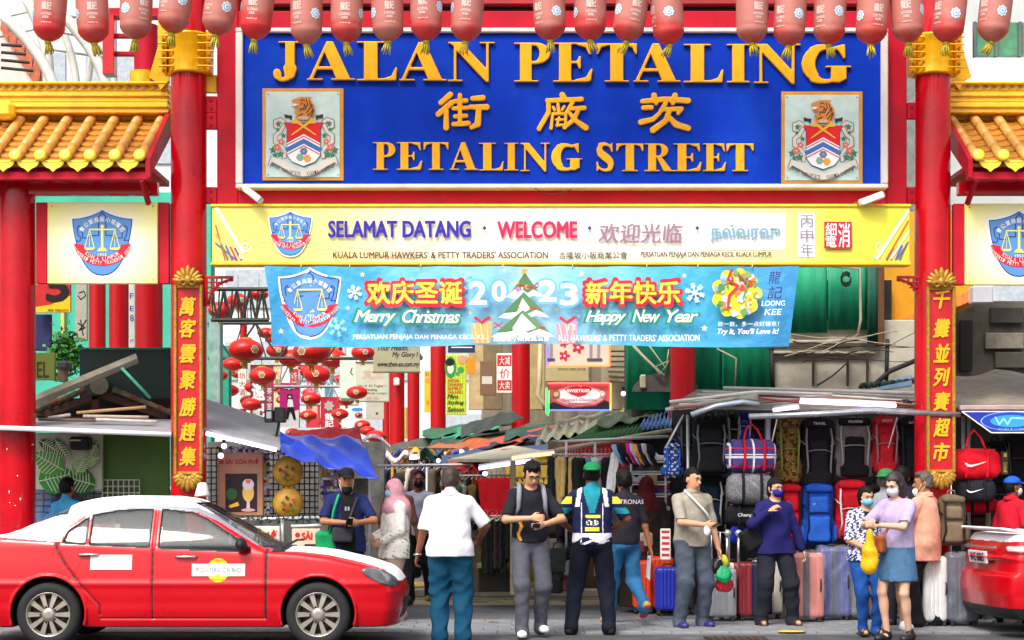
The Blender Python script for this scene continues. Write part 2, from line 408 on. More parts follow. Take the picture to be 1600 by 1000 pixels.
# ================================================================== the ground
def ground_sheet(name, y0, y1, z, mat, x0=-60, x1=60):
    mb = MB(); mb.add([(x0, y0, z), (x1, y0, z), (x1, y1, z), (x0, y1, z)], [(0, 1, 2, 3)], mat); return tag(mb.build(name), kind='structure')
ASPH = M('#4c4e52', .8, var=.3, scale=3, bump=.6, bscale=90, wear='#7c7d80', wearamt=.6)
ASPH2 = M('#626468', .75, var=.25, scale=2.2, bump=.5, bscale=80, wear='#96969a', wearamt=.5)
PAVE = M('#83868a', .7, var=.22, scale=4, bump=.3, bscale=40, wear='#7e8084', wearamt=.5)
YLINE = M('#c9b48a', .7, var=.25, scale=5, wear='#8c8880', wearamt=.9)
ground_sheet('ground', -60, 400, -.02, ASPH, -300, 300)
ground_sheet('road', -40, 8, -.012, ASPH)
ground_sheet('street_paving', 3.2, 60, -.004, M('#8d8378', .75, var=.3, scale=2, bump=.4, bscale=30, wear='#6d665e', wearamt=.6), -9, 9)
ground_sheet('paved_strip', .72, 3.2, -.006, ASPH2)
ground_sheet('road_marking', 3.35, 4.35, 0.0, YLINE, -5, 8)
mb = MB()
pv = []
tile_mb = MB().box((0, 0, 0), (.298, .298, .03), PAVE, ch=.006); tile_me = tile_mb.mesh('paving_tile')
strip = tag(link('pavement', MB().box((0, -.3, -.012), (60, 2.1, .01), M('#6f7276', .8, var=.2)).mesh('pavement')), kind='structure')
cnt = 0
for j in range(6):
    for i in range(-20, 30):
        px_ = i*.304+(.15 if j % 2 else 0)
        if cnt < 290 and px_ > -1.6: link('paving_tile', tile_me, strip, (px_, -1.1+j*.304, random.uniform(-.004, 0)), (random.uniform(-.006, .006), random.uniform(-.006, .006), 0)); cnt += 1
mb = MB()
for j in range(6):
    for i in range(-70, 71):
        px_ = i*.304+(.15 if j % 2 else 0)
        if px_ <= -1.6 or px_ > 7.46: mb.box((px_, -1.1+j*.304, -.002), (.298, .298, .03), PAVE, ch=.006)
tag(mb.build('far_paving', None, strip, world=False), kind='stuff')
# kerb and rubbish
kerb = MB().box((0, 5.2, .05), (7.2, .25, .12), M('#b9b3a6', .8, var=.25, scale=3, wear='#7d7468', wearamt=.6), ch=.02); tag(kerb.build('kerb'), kind='structure')
plank = MB().box((X(800, 6.4), 6.4, .10), (3.2, .12, .06), M('#d2b25e', .7, var=.3, scale=5), ch=.01); solo(plank, 'wooden_board', None, 'long pale yellow board lying on the ground before the clothes racks', 'board')
mb = MB()
for k in range(16): mb.tube((0, 0, .004), (.16*math.cos(k*.4)*(.5+random.random()*.6), .16*math.sin(k*.4)*(.5+random.random()*.6), .006), .018, .004, 5)
me = mb.mesh('s'); tag(link('paint_splash', MB().lathe([(0.11, 0), (.1, .006), (.02, .008)], n=9, mat=M('#e8c800', .6)).mesh('p'), None, (X(1237, -1.25), -1.25, .016), None, (1.4, .7, 1)), 'small splash of yellow paint on the pavement', 'paint mark')
# ================================================================== gate
gate = thing('street_gate', (0, 0, 0), 'tall red gate spanning the street with round columns, gold collars and tiled side roofs', 'gate')
def column(xc, Y, r, ztop, name, parent, zb=0, mat=RED):
    return MB().tube((xc, Y, zb), (xc, Y, ztop), r, n=36, mat=mat).build(name, None, parent)
XL, XR, XO = X(295, 0), X(1457, 0), X(27, 0)
for xc in (XL, XR): column(xc, 0, .198, 7.5, 'column', gate)
column(XO, 0, .2, Z(283, 0), 'column', gate); column(-XO+.75, 0, .2, Z(283, 0), 'column', gate)
_r = random.Random(2)
for k in range(10): a, z = _r.uniform(-1.3, 1.3), _r.uniform(1.1, 2.05); MB().ball((XO+.2*math.sin(a), -.2*math.cos(a), z), (.008, .008, _r.uniform(.006, .022)), WHITE, 6).build('paint_fleck', None, gate)
for xc, dx in ((XL, 0), (XR, 4)):                                  # gold collars with clamps
    zt, zb = Z(55+dx/2, 0), Z(118+dx/2, 0)
    c = MB().lathe([(.2, zb), (.232, zb), (.236, zb+.02), (.232, zb+.03), (.232, zt-.03), (.238, zt-.02), (.232, zt), (.2, zt)], (xc, 0, 0), 36, GOLD).build('gold_collar', None, gate)
    for sg in (-1, 1):
        m = MB(); xx = xc+sg*.245
        m.box((xx, -.06, (zt+zb)/2), (.05, .22, zt-zb), GOLD, ch=.006); m.build('collar_flange', None, c)
        for k in range(5):
            zz = zb+.06+k*(zt-zb-.08)/4.4
            MB().tube((xx-.11*sg, -.205, zz), (xx+.06*sg, -.2, zz), .012, .009, 8, GOLD).build('clamp_rib', None, c)
            MB().tube((xx+.01*sg, -.17, zz-.035), (xx+.01*sg, -.20, zz-.035), .016, n=6, mat=GILT).build('bolt', None, c)
# gold scroll brackets behind the collars
for xc, sg in ((X(248, .5), -1), (X(1502, .5), 1)):
    pts = [(0, .75), (.1, .72), (.12, 0), (.03, -.1), (-.02, 0), (-.1, .05), (-.04, .25), (0, .4)]
    MB().prism([(xc-sg*a, .45, Z(128, .5)+b) for a, b in pts], (0, .1, 0), GOLD).build('gold_bracket', None, gate)
# frame round the blue sign
YF = -.05
def gbox(name, x0, y0, x1, y1, Y, d, mat, ch=.008, par=None): return MB().pbox(x0, y0, x1, y1, Y, d, mat, ch).build(name, None, par or gate)
gbox('frame_beam', 372, 289.5, 1385, 321, YF, .2, REDF); gbox('frame_beam', 372, 17, 1385, 48, YF, .2, REDM)
gbox('frame_post', 339, -60, 371.6, 320.6, YF, .22, REDM); gbox('frame_post', 1385.4, -60, 1417, 322, YF, .22, REDM)
gbox('upper_beam', 280, -60, 1470, 8, .25, .3, M('#a81a22', .5, var=.3, scale=2), ch=.02)
gbox('shadow_fill', 300, 8.5, 1450, 17, .35, .2, M('#2a1a16', .8, var=.4, scale=6))  # dark strip painting in the shade of the void below the upper beam
for (x0, x1, yy) in ((320, 339, 150), (320, 339, 292), (320, 339, 176), (1417, 1432, 160), (1417, 1432, 292)):
    b = gbox('tie_plate', x0, yy, x1, yy+26, -.02, .05, REDM)
    for q in (6, 19): MB().tube(P((x0+x1)/2, yy+q, -.022), P((x0+x1)/2, yy+q, -.035), .016, n=6, mat=REDM).build('bolt', None, b)
gbox('tie_plate', 320, 117, 339, 145, .0, .05, GOLD)
# fretwork corner brackets
def fret(x0, y0, sg):
    m = MB(); Y = -.1; mt = RED
    def bx(a, b, c, d): xa, xb = x0+sg*a, x0+sg*c; m.pbox(min(xa, xb), y0+b, max(xa, xb), y0+d, Y, .05, mt, .003)
    bx(0, 0, 44, 4); bx(0, 4, 4, 44); bx(0, 44, 8, 47)
    for k in range(3):
        bx(4, 9+k*8, 34-k*10, 11+k*8); bx(9+k*8, 4, 11+k*8, 34-k*10)
    pts = [(X(x0+sg*(6+38*(1-math.sin(t))), Y), Y+.025, Z(y0+6+38*(1-math.cos(t)), Y)) for t in [math.pi/2*i/10 for i in range(11)]]
    m.path(pts, .017, 6, mt); return m.build('corner_bracket', None, gate)
fret(320, 431, 1); fret(1446, 431, -1)
# ------------------------------------------------------------------ tiled side roofs
TILE = M('#dc9c40', .45, var=.4, scale=4, coat=.15, wear='#f0dcb0', wearamt=.6); RIDGE = M('#fccb2a', .38, var=.14, scale=4, coat=.2, wear='#c98c12', wearamt=.35); CAPM = M('#ffdc3c', .35, var=.12, coat=.3)
def side_roof(edge, dirn, n, k0):
    """edge: photo column nearest the main pillar, dirn: -1 left roof, +1 right roof"""
    roof = thing('tiled_roof', (X(edge, 0), -.1, Z(250, 0)), ('yellow tiled roof with moulded ridge left of the blue street sign' if dirn < 0 else 'yellow tiled roof with moulded ridge cut by the right edge of the photo'), 'roof', 'tiled roofs of the gate')
    xa, xb = X(edge, 0), X(edge, 0)+dirn*4.6
    xm, xw = (xa+xb)/2, abs(xb-xa)
    y_r, z_r, y_e, z_e = .75, Z(178, .75), -.55, Z(246, -.55)       # ridge and eave lines
    def rail(name, py0, py1, Y, d, mat=RIDGE, ch=.01):
        a, b = Z(py0, Y), Z(py1, Y); return MB().box((xm, Y+d/2, (a+b)/2), (xw, d, a-b), mat, ch=ch).build(name, None, roof)
    rail('ridge_cap', 127, 131, .44, .3); o = rail('ridge_frieze', 131.3, 142, .5, .22)
    m = MB()
    for k in range(int(xw/.1)):
        cx = min(xa, xb)+.05+k*.1; m.add([(cx-.045, .495, Z(141, .5)), (cx, .495, Z(133, .5)), (cx+.045, .495, Z(136, .5)), (cx+.01, .485, Z(138, .5))], [(0, 3, 1), (0, 2, 3), (3, 2, 1)], GILT)
    tag(m.build('frieze_relief', None, roof), kind='stuff')
    for k in range(4): rail('ridge_band', 142.4+k*8.6, 150.4+k*8.6, .5+(k % 2)*.03, .25)
    deck = MB(); sl = Vector((0, y_e-y_r, z_e-z_r)); L = sl.length; ax = sl.normalized(); nr = Vector((0, ax.z, -ax.y)) if ax.y > 0 else Vector((0, -ax.z*-1, -ax.y)); nr = Vector((0, ax.z, -ax.y)); nr = nr if nr.z > 0 else -nr
    R = Matrix((Vector((-1, 0, 0)), ax, nr)).transposed()            # local x, down the slope, out of the slope
    mid = Vector((xm, (y_r+y_e)/2, (z_r+z_e)/2))
    MB().box(mid-nr*.09, (xw, L, .04), M('#b0701f', .6, var=.3), R=R).build('roof_deck', None, roof)
    # covers (round ridged tiles) and pans
    cov = MB(); nseg = 4; sg_ = L/nseg
    pr = MB(); v = []; N = 10
    for q in range(2):
        for i in range(N+1): t = math.pi*i/N; v.append((math.cos(t)*.055*(1+.06*q), q*sg_*1.0, math.sin(t)*.055*(1+.06*q)))
    pr.add(v, [(i, i+1, N+2+i, N+1+i) for i in range(N)]+[tuple(range(N+1, 2*N+2))], TILE, True); cov_me = pr.mesh('cover_tile')
    pn = MB(); v = []; np_ = 8; ps = L/np_; N2 = 8; hw = .11
    for (yy, dz) in ((0, .0), (ps*1.12, .03), (ps*1.12, 0.0)):
        for i in range(N2+1): t = math.pi*(1+i/N2); v.append((math.cos(t)*hw, yy+.012*math.sin(-t)*(1 if yy else 0)*1.6, math.sin(t)*.042+dz))
    pn.add(v, [(i, N2+1+i, N2+2+i, i+1) for i in range(N2)]+[(N2+1+i, 2*N2+2+i, 2*N2+3+i, N2+2+i) for i in range(N2)], TILE, False); pan_me = pn.mesh('pan_tile')
    cap_me = MB().lathe([(.001, .03), (.05, .028), (.066, .015), (.066, -.02)][::-1], n=16, mat=CAPM).mesh('end_cap')
    dr = MB(); dr.prism([(math.cos(math.pi*(1+i/10))*.125, 0, math.sin(math.pi*(1+i/10))*.125*(.78+.25*(i == 5))) for i in range(11)], (0, .02, 0), CAPM); drip_me = dr.mesh('drip_tile')
    base = Vector(roof.location); er = R.to_euler(); pitch = .27
    for i in range(n):
        cx = xa+dirn*(k0+i*pitch)
        for q in range(nseg):
            p = Vector((cx, y_r, z_r))+ax*sg_*q+nr*(-.02+.001*(q % 2)); link('cover_tile', cov_me, roof, p-base, er)
        e = Vector((cx, y_e, z_e))+ax*.012+nr*.03; link('end_cap', cap_me, roof, e-base, (rad(78), 0, 0))
        for side in ((0,) if i else (0,)):
            cx2 = cx+dirn*pitch/2
            for q in range(np_):
                p = Vector((cx2, y_r, z_r))+ax*ps*q+nr*(-.035+.004*(q % 2)); link('pan_tile', pan_me, roof, p-base, er)
            link('drip_tile', drip_me, roof, Vector((cx2, y_e-.012, z_e-.03))-base)
            s_ = MB().lathe([(.001, -.015), (.1, -.012), (.12, .0), (.001, .005)], n=12, mat=CAPM)
        # yellow scallop below the ridge
    m = MB()
    for i in range(n):
        cx2 = xa+dirn*(k0+i*pitch+pitch/2)
        m.prism([(cx2+math.cos(math.pi*(1+j/8))*.12, y_r-.05, z_r+.05+math.sin(math.pi*(1+j/8))*.075) for j in range(9)], (0, .04, 0), RIDGE)
    m.build('ridge_scallop', None, roof); MB().box((xm, y_r+.12, z_r+.04), (xw, .06, .3), RIDGE).build('ridge_base', None, roof)
    rd = lambda nm, py0, py1, Y, d, mat, e0=0: MB().box((xm-dirn*e0/2, Y+d/2, (Z(py0, Y)+Z(py1, Y))/2), (xw-e0, d, Z(py0, Y)-Z(py1, Y)), mat, ch=.008).build(nm, None, roof)
    rd('fascia', 268, 281, -.5, .08, REDF); rd('eave_beam', 283, 304, -.12, .12, RED); rd('soffit', 258, 268, -.4, 1.0, REDM)
    # gable end board and struts
    m = MB(); xe = xa-dirn*.01
    m.prism([(xe, y_r, z_r+.1), (xe, y_e-.02, z_e-.02), (xe, y_e-.02, z_e-.22), (xe, y_r, z_r-.22)], (dirn*.05, 0, 0), REDM); m.build('barge_board', None, roof)
    for k in (0, 2.2, 4.0):
        MB().tube((xa+dirn*(.1+k), -.48, Z(280, -.48)), (xa+dirn*(.1+k), -.1, Z(318, -.1)), .035, n=6, mat=REDM).build('strut', None, roof)
    return roof
side_roof(249, -1, 9, .1); side_roof(1494, 1, 6, .1)
MB().pbox(-10, 156, 20, 184, .3, .2, RIDGE, .05).build('ridge_ornament', None, gate)
# ------------------------------------------------------------------ emblem of the traders' association
BLU, BLUD, REDP, YEL, WHT, NAVY = flat('#5a94d0'), flat('#24408c'), flat('#d2213a'), flat('#f3e67c'), flat('#f4f4f2'), flat('#2a3f92')
def shield(p, cx, y0, w, h, halo=True, yellow=YEL):
    def sh(k, dy=0):
        pts = []; W2 = w/2*k; H = h*k; yt = y0+h*(1-k)/2+dy
        for i in range(9): t = i/8; pts.append((cx+W2*t, yt+H*(.0+.135*math.sin(t*math.pi/2)**.8)))
        for i in range(1, 15): t = i/14; pts.append((cx+W2*(math.cos(t*math.pi/2)**.75 if t < 1 else 0), yt+H*(.135+.865*(.12*t+.88*math.sin(t*math.pi/2)**1.35 if t > 0 else 0))))
        return pts+[(2*cx-a, b) for a, b in pts[::-1][1:-1]]
    if halo: p.poly(sh(1.07), WHT); p.up()
    p.poly(sh(1), BLUD); p.up(); p.poly(sh(.965), BLU); p.up()
    u = w/100.0; q = lambda a, b: (cx+a*u, y0+b*h/108)
    p.line([q(-44, 50), q(-40, 52), q(-36, 50), q(-36, 45), q(-40, 42), q(-42, 30), q(-38, 26), q(-33, 33), q(-33, 46), q(-20, 46), q(-20, 42), q(-6, 42), q(-6, 12), q(0, 4), q(6, 12), q(6, 42), q(20, 42), q(20, 46), q(33, 46), q(33, 33), q(38, 26), q(42, 30), q(40, 42), q(36, 50), q(44, 50)], 1.8*u, NAVY)
    pts = [q(-47, 53), q(-38, 58)]+[q(-33*math.cos(t), 58+20*math.sin(t)) for t in [math.pi*i/12 for i in range(1, 12)]]+[q(38, 58), q(47, 53)]+[q(43-(1-math.cos(t))*20-3*t, 53+37*math.sin(t)*.55+6*t) for t in [math.pi/2*i/6 for i in range(1, 6)]]
    outer = [q(47*math.cos(t), 55+37*math.sin(t)) for t in [math.pi*i/18 for i in range(0, 19)]]; inner = [q(31*math.cos(t), 57+19*math.sin(t)) for t in [math.pi*i/18 for i in range(18, -1, -1)]]
    p.poly(outer+inner, REDP); p.up()
    for a, b, c, d in ((-2, 28, 2, 62), (-22, 31, 22, 33.5)): p.rect(*q(a, b), *q(c, d), yellow)
    p.poly([q(-9, 68), q(-4, 62), q(4, 62), q(9, 68)], yellow); p.circ(*q(0, 27), 3*u, yellow, n=10)
    for sg in (-1, 1):
        a = sg*21; p.line([q(a, 33), q(a-8, 63)], 1.4*u, yellow); p.line([q(a, 33), q(a+8, 63)], 1.4*u, yellow); p.line([q(a, 40), q(a, 60)], .9*u, yellow); p.poly([q(a-9, 62), q(a+9, 62), q(a+6, 66), q(a-6, 66)], yellow)
    p.text('1953', *q(-7, 71), *q(7, 76), WHT); c0 = q(0, 40)
    p.arc_text('會公業商販小坡隆吉', cx, q(0, 58)[1], 43*u, 8.5*u, 212, 328, WHT, bold=.02)
    p.arc_text('KUALA LUMPUR', cx, q(0, 40)[1], 41*u, 6*u, 132, 48, WHT, inward=True); p.arc_text("HAWKERS' PETTY TRADERS' ASSN", cx, q(0, 33)[1], 55*u, 6*u, 150, 30, WHT, inward=True)
def board_mat(c0, c1, cx, cz, r):
    """print that fades from one colour at the middle to another outwards (a printed gradient)"""
    m = bpy.data.materials.new('m_print'); m.use_nodes = True; n = m.node_tree; L = n.links.new; b = n.nodes['Principled BSDF']; b.inputs['Roughness'].default_value = .4
    tc = n.nodes.new('ShaderNodeTexCoord'); mp = n.nodes.new('ShaderNodeMapping'); mp.inputs['Location'].default_value = (-cx/r[0], 0, -cz/r[1]); mp.inputs['Scale'].default_value = (1/r[0], 0, 1/r[1]); L(tc.outputs['Object'], mp.inputs[0])
    vl = n.nodes.new('ShaderNodeVectorMath'); vl.operation = 'LENGTH'; L(mp.outputs[0], vl.inputs[0]); cr = n.nodes.new('ShaderNodeValToRGB'); cr.color_ramp.elements[0].color = (*lin(c0), 1); cr.color_ramp.elements[1].color = (*lin(c1), 1); cr.color_ramp.elements[0].position = .25; cr.color_ramp.elements[1].position = 1
    L(vl.outputs['Value'], cr.inputs[0]); L(cr.outputs[0], b.inputs['Base Color']); return m
def side_sign(x0, y0, x1, y1, cx, label):
    t = thing('emblem_sign', P((x0+x1)/2, y1, -.12), label, 'sign', 'association emblem signs')
    sg = 1
    MB().pbox(x0-18, y0, x0-.5, y1, -.08, .1, REDF).build('side_panel', None, t); MB().pbox(x1+.5, y0, x1+18, y1, -.08, .1, REDF).build('side_panel', None, t)
    pm = board_mat('#fdfce8', '#f2e62e', X(cx, -.12)-t.location.x, .42, (.95, .75))
    MB().pbox(x0, y0, x1, y1, -.12, .08, pm).build('board', None, t)
    p = Print(-.12); shield(p, cx, y0+12, 94, 103); p.build('printed_emblem', t)
    m = MB()
    for a, b in ((x0+7, y0+6), (x1-7, y0+6), (x0+7, y1-6), (x1-7, y1-6)): m.ball(P(a, b, -.125), .008, STEEL, 6)
    m.build('screw', None, t)
side_sign(74, 316, 246, 443, 160, 'yellow sign board with blue shield emblem between the two left columns'); side_sign(1508, 318, 1680, 445, 1592, 'yellow sign board with blue shield emblem cut off by the right edge')
# ------------------------------------------------------------------ the blue street sign
sign = thing('street_name_sign', P(878, 293, -.2), 'large blue street name sign with raised golden letters and two crests', 'sign')
BLUE = M('#0036b8', .6, var=.16, scale=1.2, wear='#1a55c4', wearamt=.45, spec=.12)
MB().pbox(379, 50, 1377, 287, -.16, .12, BLUE, .004).build('panel', None, sign)
PINKW = M('#e6dcd8', .45, var=.12, scale=3, wear='#b99a92', wearamt=.35)
for r in ((368, 43, 1388, 50), (368, 287, 1388, 294)): MB().pbox(*r, -.21, .17, PINKW, .01).build('frame_rail', None, sign)
for r in ((368, 50.2, 379, 286.8), (1377, 50.2, 1388, 286.8)): MB().pbox(*r, -.208, .165, PINKW, .01).build('frame_rail', None, sign)
def g2d(shapes, x0, y0, x1, y1, Y, depth, vox, mat, name, parent, w_=1.0):
    """raised glyph: union of tapered strokes and polygons given in a unit box (x right, y up)"""
    a, b = P(x0, y1, Y), P(x1, y0, Y); sx, sz = b.x-a.x, b.z-a.z; s = Sdf()
    def ev(p):
        d = np.full(p.shape[:-1], 9.0)
        px, pz = p[..., 0], p[..., 2]
        for sh in shapes:
            if sh[0] == 'c':                                       # stroke [(x,y,r),...]
                pts = sh[1]
                for (ax, ay, ar), (bx, by, br) in zip(pts[:-1], pts[1:]):
                    A = np.array([a.x+ax*sx, a.z+ay*sz]); B = np.array([a.x+bx*sx, a.z+by*sz]); ba = B-A; L2 = max(ba@ba, 1e-9)
                    t = np.clip(((px-A[0])*ba[0]+(pz-A[1])*ba[1])/L2, 0, 1); d = np.minimum(d, np.hypot(px-A[0]-t*ba[0], pz-A[1]-t*ba[1])-(ar+(br-ar)*t)*sz*w_)
            elif sh[0] in ('p', 'h'):
                q = [(a.x+u*sx, a.z+v*sz) for u, v in sh[1]]; n = len(q); dd = np.full(px.shape, 9.0); ins = np.zeros(px.shape, bool)
                for i in range(n):
                    (x_, y_), (X_, Y_) = q[i], q[(i+1) % n]; ex, ey = X_-x_, Y_-y_; t = np.clip(((px-x_)*ex+(pz-y_)*ey)/(ex*ex+ey*ey+1e-12), 0, 1)
                    dd = np.minimum(dd, np.hypot(px-x_-t*ex, pz-y_-t*ey)); cnd = ((y_ > pz) != (Y_ > pz))
                    with np.errstate(divide='ignore', invalid='ignore'): ins ^= cnd & (px < ex*(pz-y_)/(ey if abs(ey) > 1e-12 else 1e-12)+x_)
                sd = np.where(ins, -dd, dd); d = np.minimum(d, sd) if sh[0] == 'p' else np.maximum(d, -sd)
        return np.maximum(d, np.abs(p[..., 1]-Y+depth/2)-depth/2)
    s.fnop('u', (a.x-.05, Y-depth, a.z-.05), (b.x+.05, Y, b.z+.05), ev, 0)
    me = s.mesh(name, vox, mat); me.transform(world_of(parent).inverted()); return link(name, me, parent)
def arc(cx, cy, rx, ry, a0, a1, n): return [(cx+rx*math.cos(rad(a0+(a1-a0)*i/n)), cy+ry*math.sin(rad(a0+(a1-a0)*i/n))) for i in range(n+1)]
def cap_(pts, rs): return ('c', [(x, y, r) for (x, y), r in zip(pts, rs)])
def ser(x0, x1, y, up): t = .035; return ('p', [(x0, y), (x1, y), (x1, y+t*up), (x0, y+t*up)])
def brk(x, y, up, w=.07): return ('p', [(x-w, y+.03*up), (x+w, y+.03*up), (x, y+.12*up)])
GL = {
 'J': [('p', [(.44, 1), (.78, 1), (.78, .3), (.44, .3)]), ser(.2, 1.0, 1, -1), cap_([(.61, .3), (.60, .18), (.52, .07)], (.17, .14, .07)), cap_([(.5, .07), (.38, .02), (.25, .04)], (.07, .045, .05)), cap_([(.25, .05), (.17, .13), (.15, .2)], (.06, .1, .1))],
 'A': [('p', [(.42, 1), (.56, 1), (.93, .03), (.63, .03), (.38, .72), (.13, .03), (.05, .03)]), ('p', [(.2, .27), (.7, .27), (.7, .35), (.2, .35)]), ser(0, .34, 0, 1), ser(.52, 1.03, 0, 1), ('h', [(.2, .035), (.56, .035), (.50, .27), (.225, .27)])],
 'L': [('p', [(.2, 1), (.53, 1), (.53, .02), (.2, .02)]), ser(.03, .7, 1, -1), ('p', [(.03, 0), (.97, 0), (1.0, .34), (.96, .34), (.86, .12), (.7, .06), (.03, .035)])],
 'N': [('p', [(.0, 1), (.3, 1), (.84, .33), (.84, .98), (.9, .98), (.9, -.02), (.84, -.02), (.19, .78), (.19, .02), (.13, .02), (.13, .9)]), ser(0, .28, 1, -1), ser(.7, 1.03, 1, -1), ser(.0, .33, 0, 1)],
 'P': [('p', [(.16, 1), (.48, 1), (.48, .02), (.16, .02)]), ser(0, .5, 1, -1), ser(0, .66, 0, 1), ('p', [(.4, 1), (.62, 1)]+arc(.6, .73, .38, .27, 80, -85, 12)+[(.4, .455)]), ('h', [(.48, .93), (.55, .93)]+arc(.55, .73, .14, .2, 80, -80, 10)+[(.48, .53)])],
 'E': [('p', [(.15, 1), (.46, 1), (.46, .02), (.15, .02)]), ser(0, .93, 1, -1), ser(0, .9, 0, 1), ('p', [(.6, .985), (.92, .985), (.95, .7), (.91, .7), (.82, .88), (.6, .945)]), ('p', [(.55, .015), (.95, .015), (1.0, .33), (.95, .33), (.83, .12), (.55, .055)]), ('p', [(.4, .53), (.6, .53), (.66, .66), (.7, .66), (.7, .33), (.66, .33), (.6, .47), (.4, .47)])],
 'T': [('p', [(.34, 1), (.66, 1), (.66, .02), (.34, .02)]), ('p', [(0, 1), (1, 1), (1.0, .72), (.96, .72), (.88, .9), (.7, .95), (.3, .95), (.12, .9), (.04, .72), (0, .72)]), ser(.2, .8, 0, 1)],
 'I': [('p', [(.24, 1), (.76, 1), (.76, .02), (.24, .02)]), ser(0, 1, 1, -1), ser(0, 1, 0, 1)],
 'G': [cap_(arc(.5, .5, .36, .42, 60, 130, 5), (.035, .05, .06, .08, .105, .13)), cap_(arc(.47, .5, .31, .38, 130, 230, 6), (.125, .15, .165, .17, .165, .15, .12)), cap_(arc(.5, .5, .36, .44, 232, 295, 5), (.12, .09, .065, .05, .05, .05)), ('p', [(.62, .42), (.93, .42), (.93, .12), (.78, .03), (.62, .05)]), ser(.5, 1.03, .45, -1), ('p', [(.86, .99), (.9, .99), (.91, .64), (.87, .64), (.78, .82), (.66, .93), (.74, .95)])],
 'S': [cap_(arc(.47, .76, .3, .2, 30, 130, 5), (.03, .04, .05, .06, .07, .09)), cap_([(.27, .87), (.22, .76), (.3, .62), (.5, .5), (.7, .37), (.78, .24), (.72, .12)], (.08, .1, .13, .14, .13, .1, .08)), cap_(arc(.5, .24, .34, .21, -40, -150, 5), (.07, .06, .05, .04, .04, .03)), ('p', [(.8, 1), (.84, 1), (.85, .68), (.8, .68), (.7, .86), (.72, .93)]), ('p', [(.1, 0), (.14, 0), (.24, .1), (.14, .34), (.08, .34)])],
 'R': [('p', [(.13, 1), (.42, 1), (.42, .02), (.13, .02)]), ser(0, .5, 1, -1), ser(0, .54, 0, 1), ('p', [(.35, 1), (.55, 1)]+arc(.53, .75, .33, .25, 80, -85, 12)+[(.35, .49)]), ('h', [(.42, .94), (.5, .94)]+arc(.5, .75, .12, .19, 80, -80, 10)+[(.42, .56)]), ('p', [(.42, .53), (.58, .56), (.98, .03), (.68, .03)]), ser(.68, 1.05, 0, 1)],
}
YS = -.16
ln1 = [('J', 427, 66, 471, 127), ('A', 480, 66, 553, 126), ('L', 556, 66, 621, 127), ('A', 624, 67, 696, 127), ('N', 700, 67, 771, 128), ('P', 803, 68, 861, 129), ('E', 864, 68, 926, 129), ('T', 932, 69, 995, 129), ('A', 989, 69, 1061, 129), ('L', 1066, 70, 1130, 130), ('I', 1135, 70, 1171, 130), ('N', 1177, 70, 1248, 131), ('G', 1250, 70, 1327, 132)]
ln2 = [('P', 583, 223, 619, 266), ('E', 620, 223, 660, 266), ('T', 662, 223, 701, 266), ('A', 703, 223, 746, 266), ('L', 747, 224, 787, 267), ('I', 788, 224, 810, 267), ('N', 813, 224, 858, 268), ('G', 861, 224, 909, 268), ('S', 929, 224, 962, 268), ('T', 963, 225, 1005, 268), ('R', 1007, 225, 1050, 268), ('E', 1052, 225, 1096, 268), ('E', 1098, 225, 1134, 268), ('T', 1135, 225, 1177, 268)]
for ch, *r in ln1: g2d(GL[ch], *r, YS, .045, .0085, GOLDP, 'letter', sign)
for ch, *r in ln2: g2d(GL[ch], *r, YS, .035, .007, GOLDP, 'letter', sign)
def st(*p, r=.06): return ('c', [(x, y, q[0] if q else r) for x, y, *q in p])
HZ = {  # brush strokes of the three large characters, unit boxes
 'street': [st((.28, .97, .06), (.1, .74, .055)), st((.3, .74, .06), (.05, .42, .06)), st((.2, .55, .05), (.2, .05, .065)), st((.46, .95, .05), (.46, .6, .055)), st((.36, .78, .05), (.58, .8, .05)), st((.34, .58, .045), (.6, .6, .045)), st((.46, .5, .045), (.46, .15, .05)), st((.37, .36, .045), (.58, .38, .045)), st((.34, .14, .05), (.62, .17, .055)), st((.7, .86, .05), (.9, .88, .06)), st((.66, .62, .05), (.97, .62, .065)), st((.82, .6, .06), (.8, .15, .07), (.68, .05, .045))],
 'hall': [st((.48, .98, .06), (.52, .88, .06)), st((.2, .82, .05), (.85, .86, .05)), st((.22, .82, .05), (.22, .5, .05), (.04, .05, .05)), st((.4, .72, .035), (.42, .48, .035)), st((.31, .64, .03), (.34, .56, .03)), st((.52, .66, .03), (.48, .56, .03)), st((.3, .45, .03), (.27, .06, .035)), st((.3, .46, .03), (.55, .46, .03)), st((.55, .46, .03), (.54, .08, .035)), st((.36, .3, .025), (.5, .3, .025)), st((.42, .36, .025), (.38, .14, .03), (.5, .16, .025)), st((.68, .78, .045), (.56, .5, .035)), st((.62, .6, .04), (.9, .62, .05)), st((.8, .6, .045), (.7, .3, .05), (.52, .08, .04)), st((.62, .48, .04), (.75, .26, .05), (.93, .08, .065))],
 'thatch': [st((.3, .98, .06), (.34, .78, .05)), st((.7, .98, .06), (.66, .78, .05)), st((.08, .82, .05), (.5, .88, .055), (.95, .84, .06)), st((.1, .65, .05), (.25, .66, .05)), st((.05, .26, .06), (.28, .34, .05), (.4, .5, .04)), st((.52, .76, .05), (.38, .46, .04)), st((.46, .6, .045), (.82, .62, .05), (.76, .5, .04)), st((.6, .58, .05), (.52, .3, .06), (.28, .05, .065)), st((.58, .4, .05), (.72, .2, .065), (.95, .1, .06))]}
for k, r in (('street', (681, 147, 763, 203)), ('hall', (839, 148, 921, 205)), ('thatch', (997, 149, 1079, 207))): g2d(HZ[k], *r, YS, .04, .007, GOLDP, 'character', sign, 1.3)
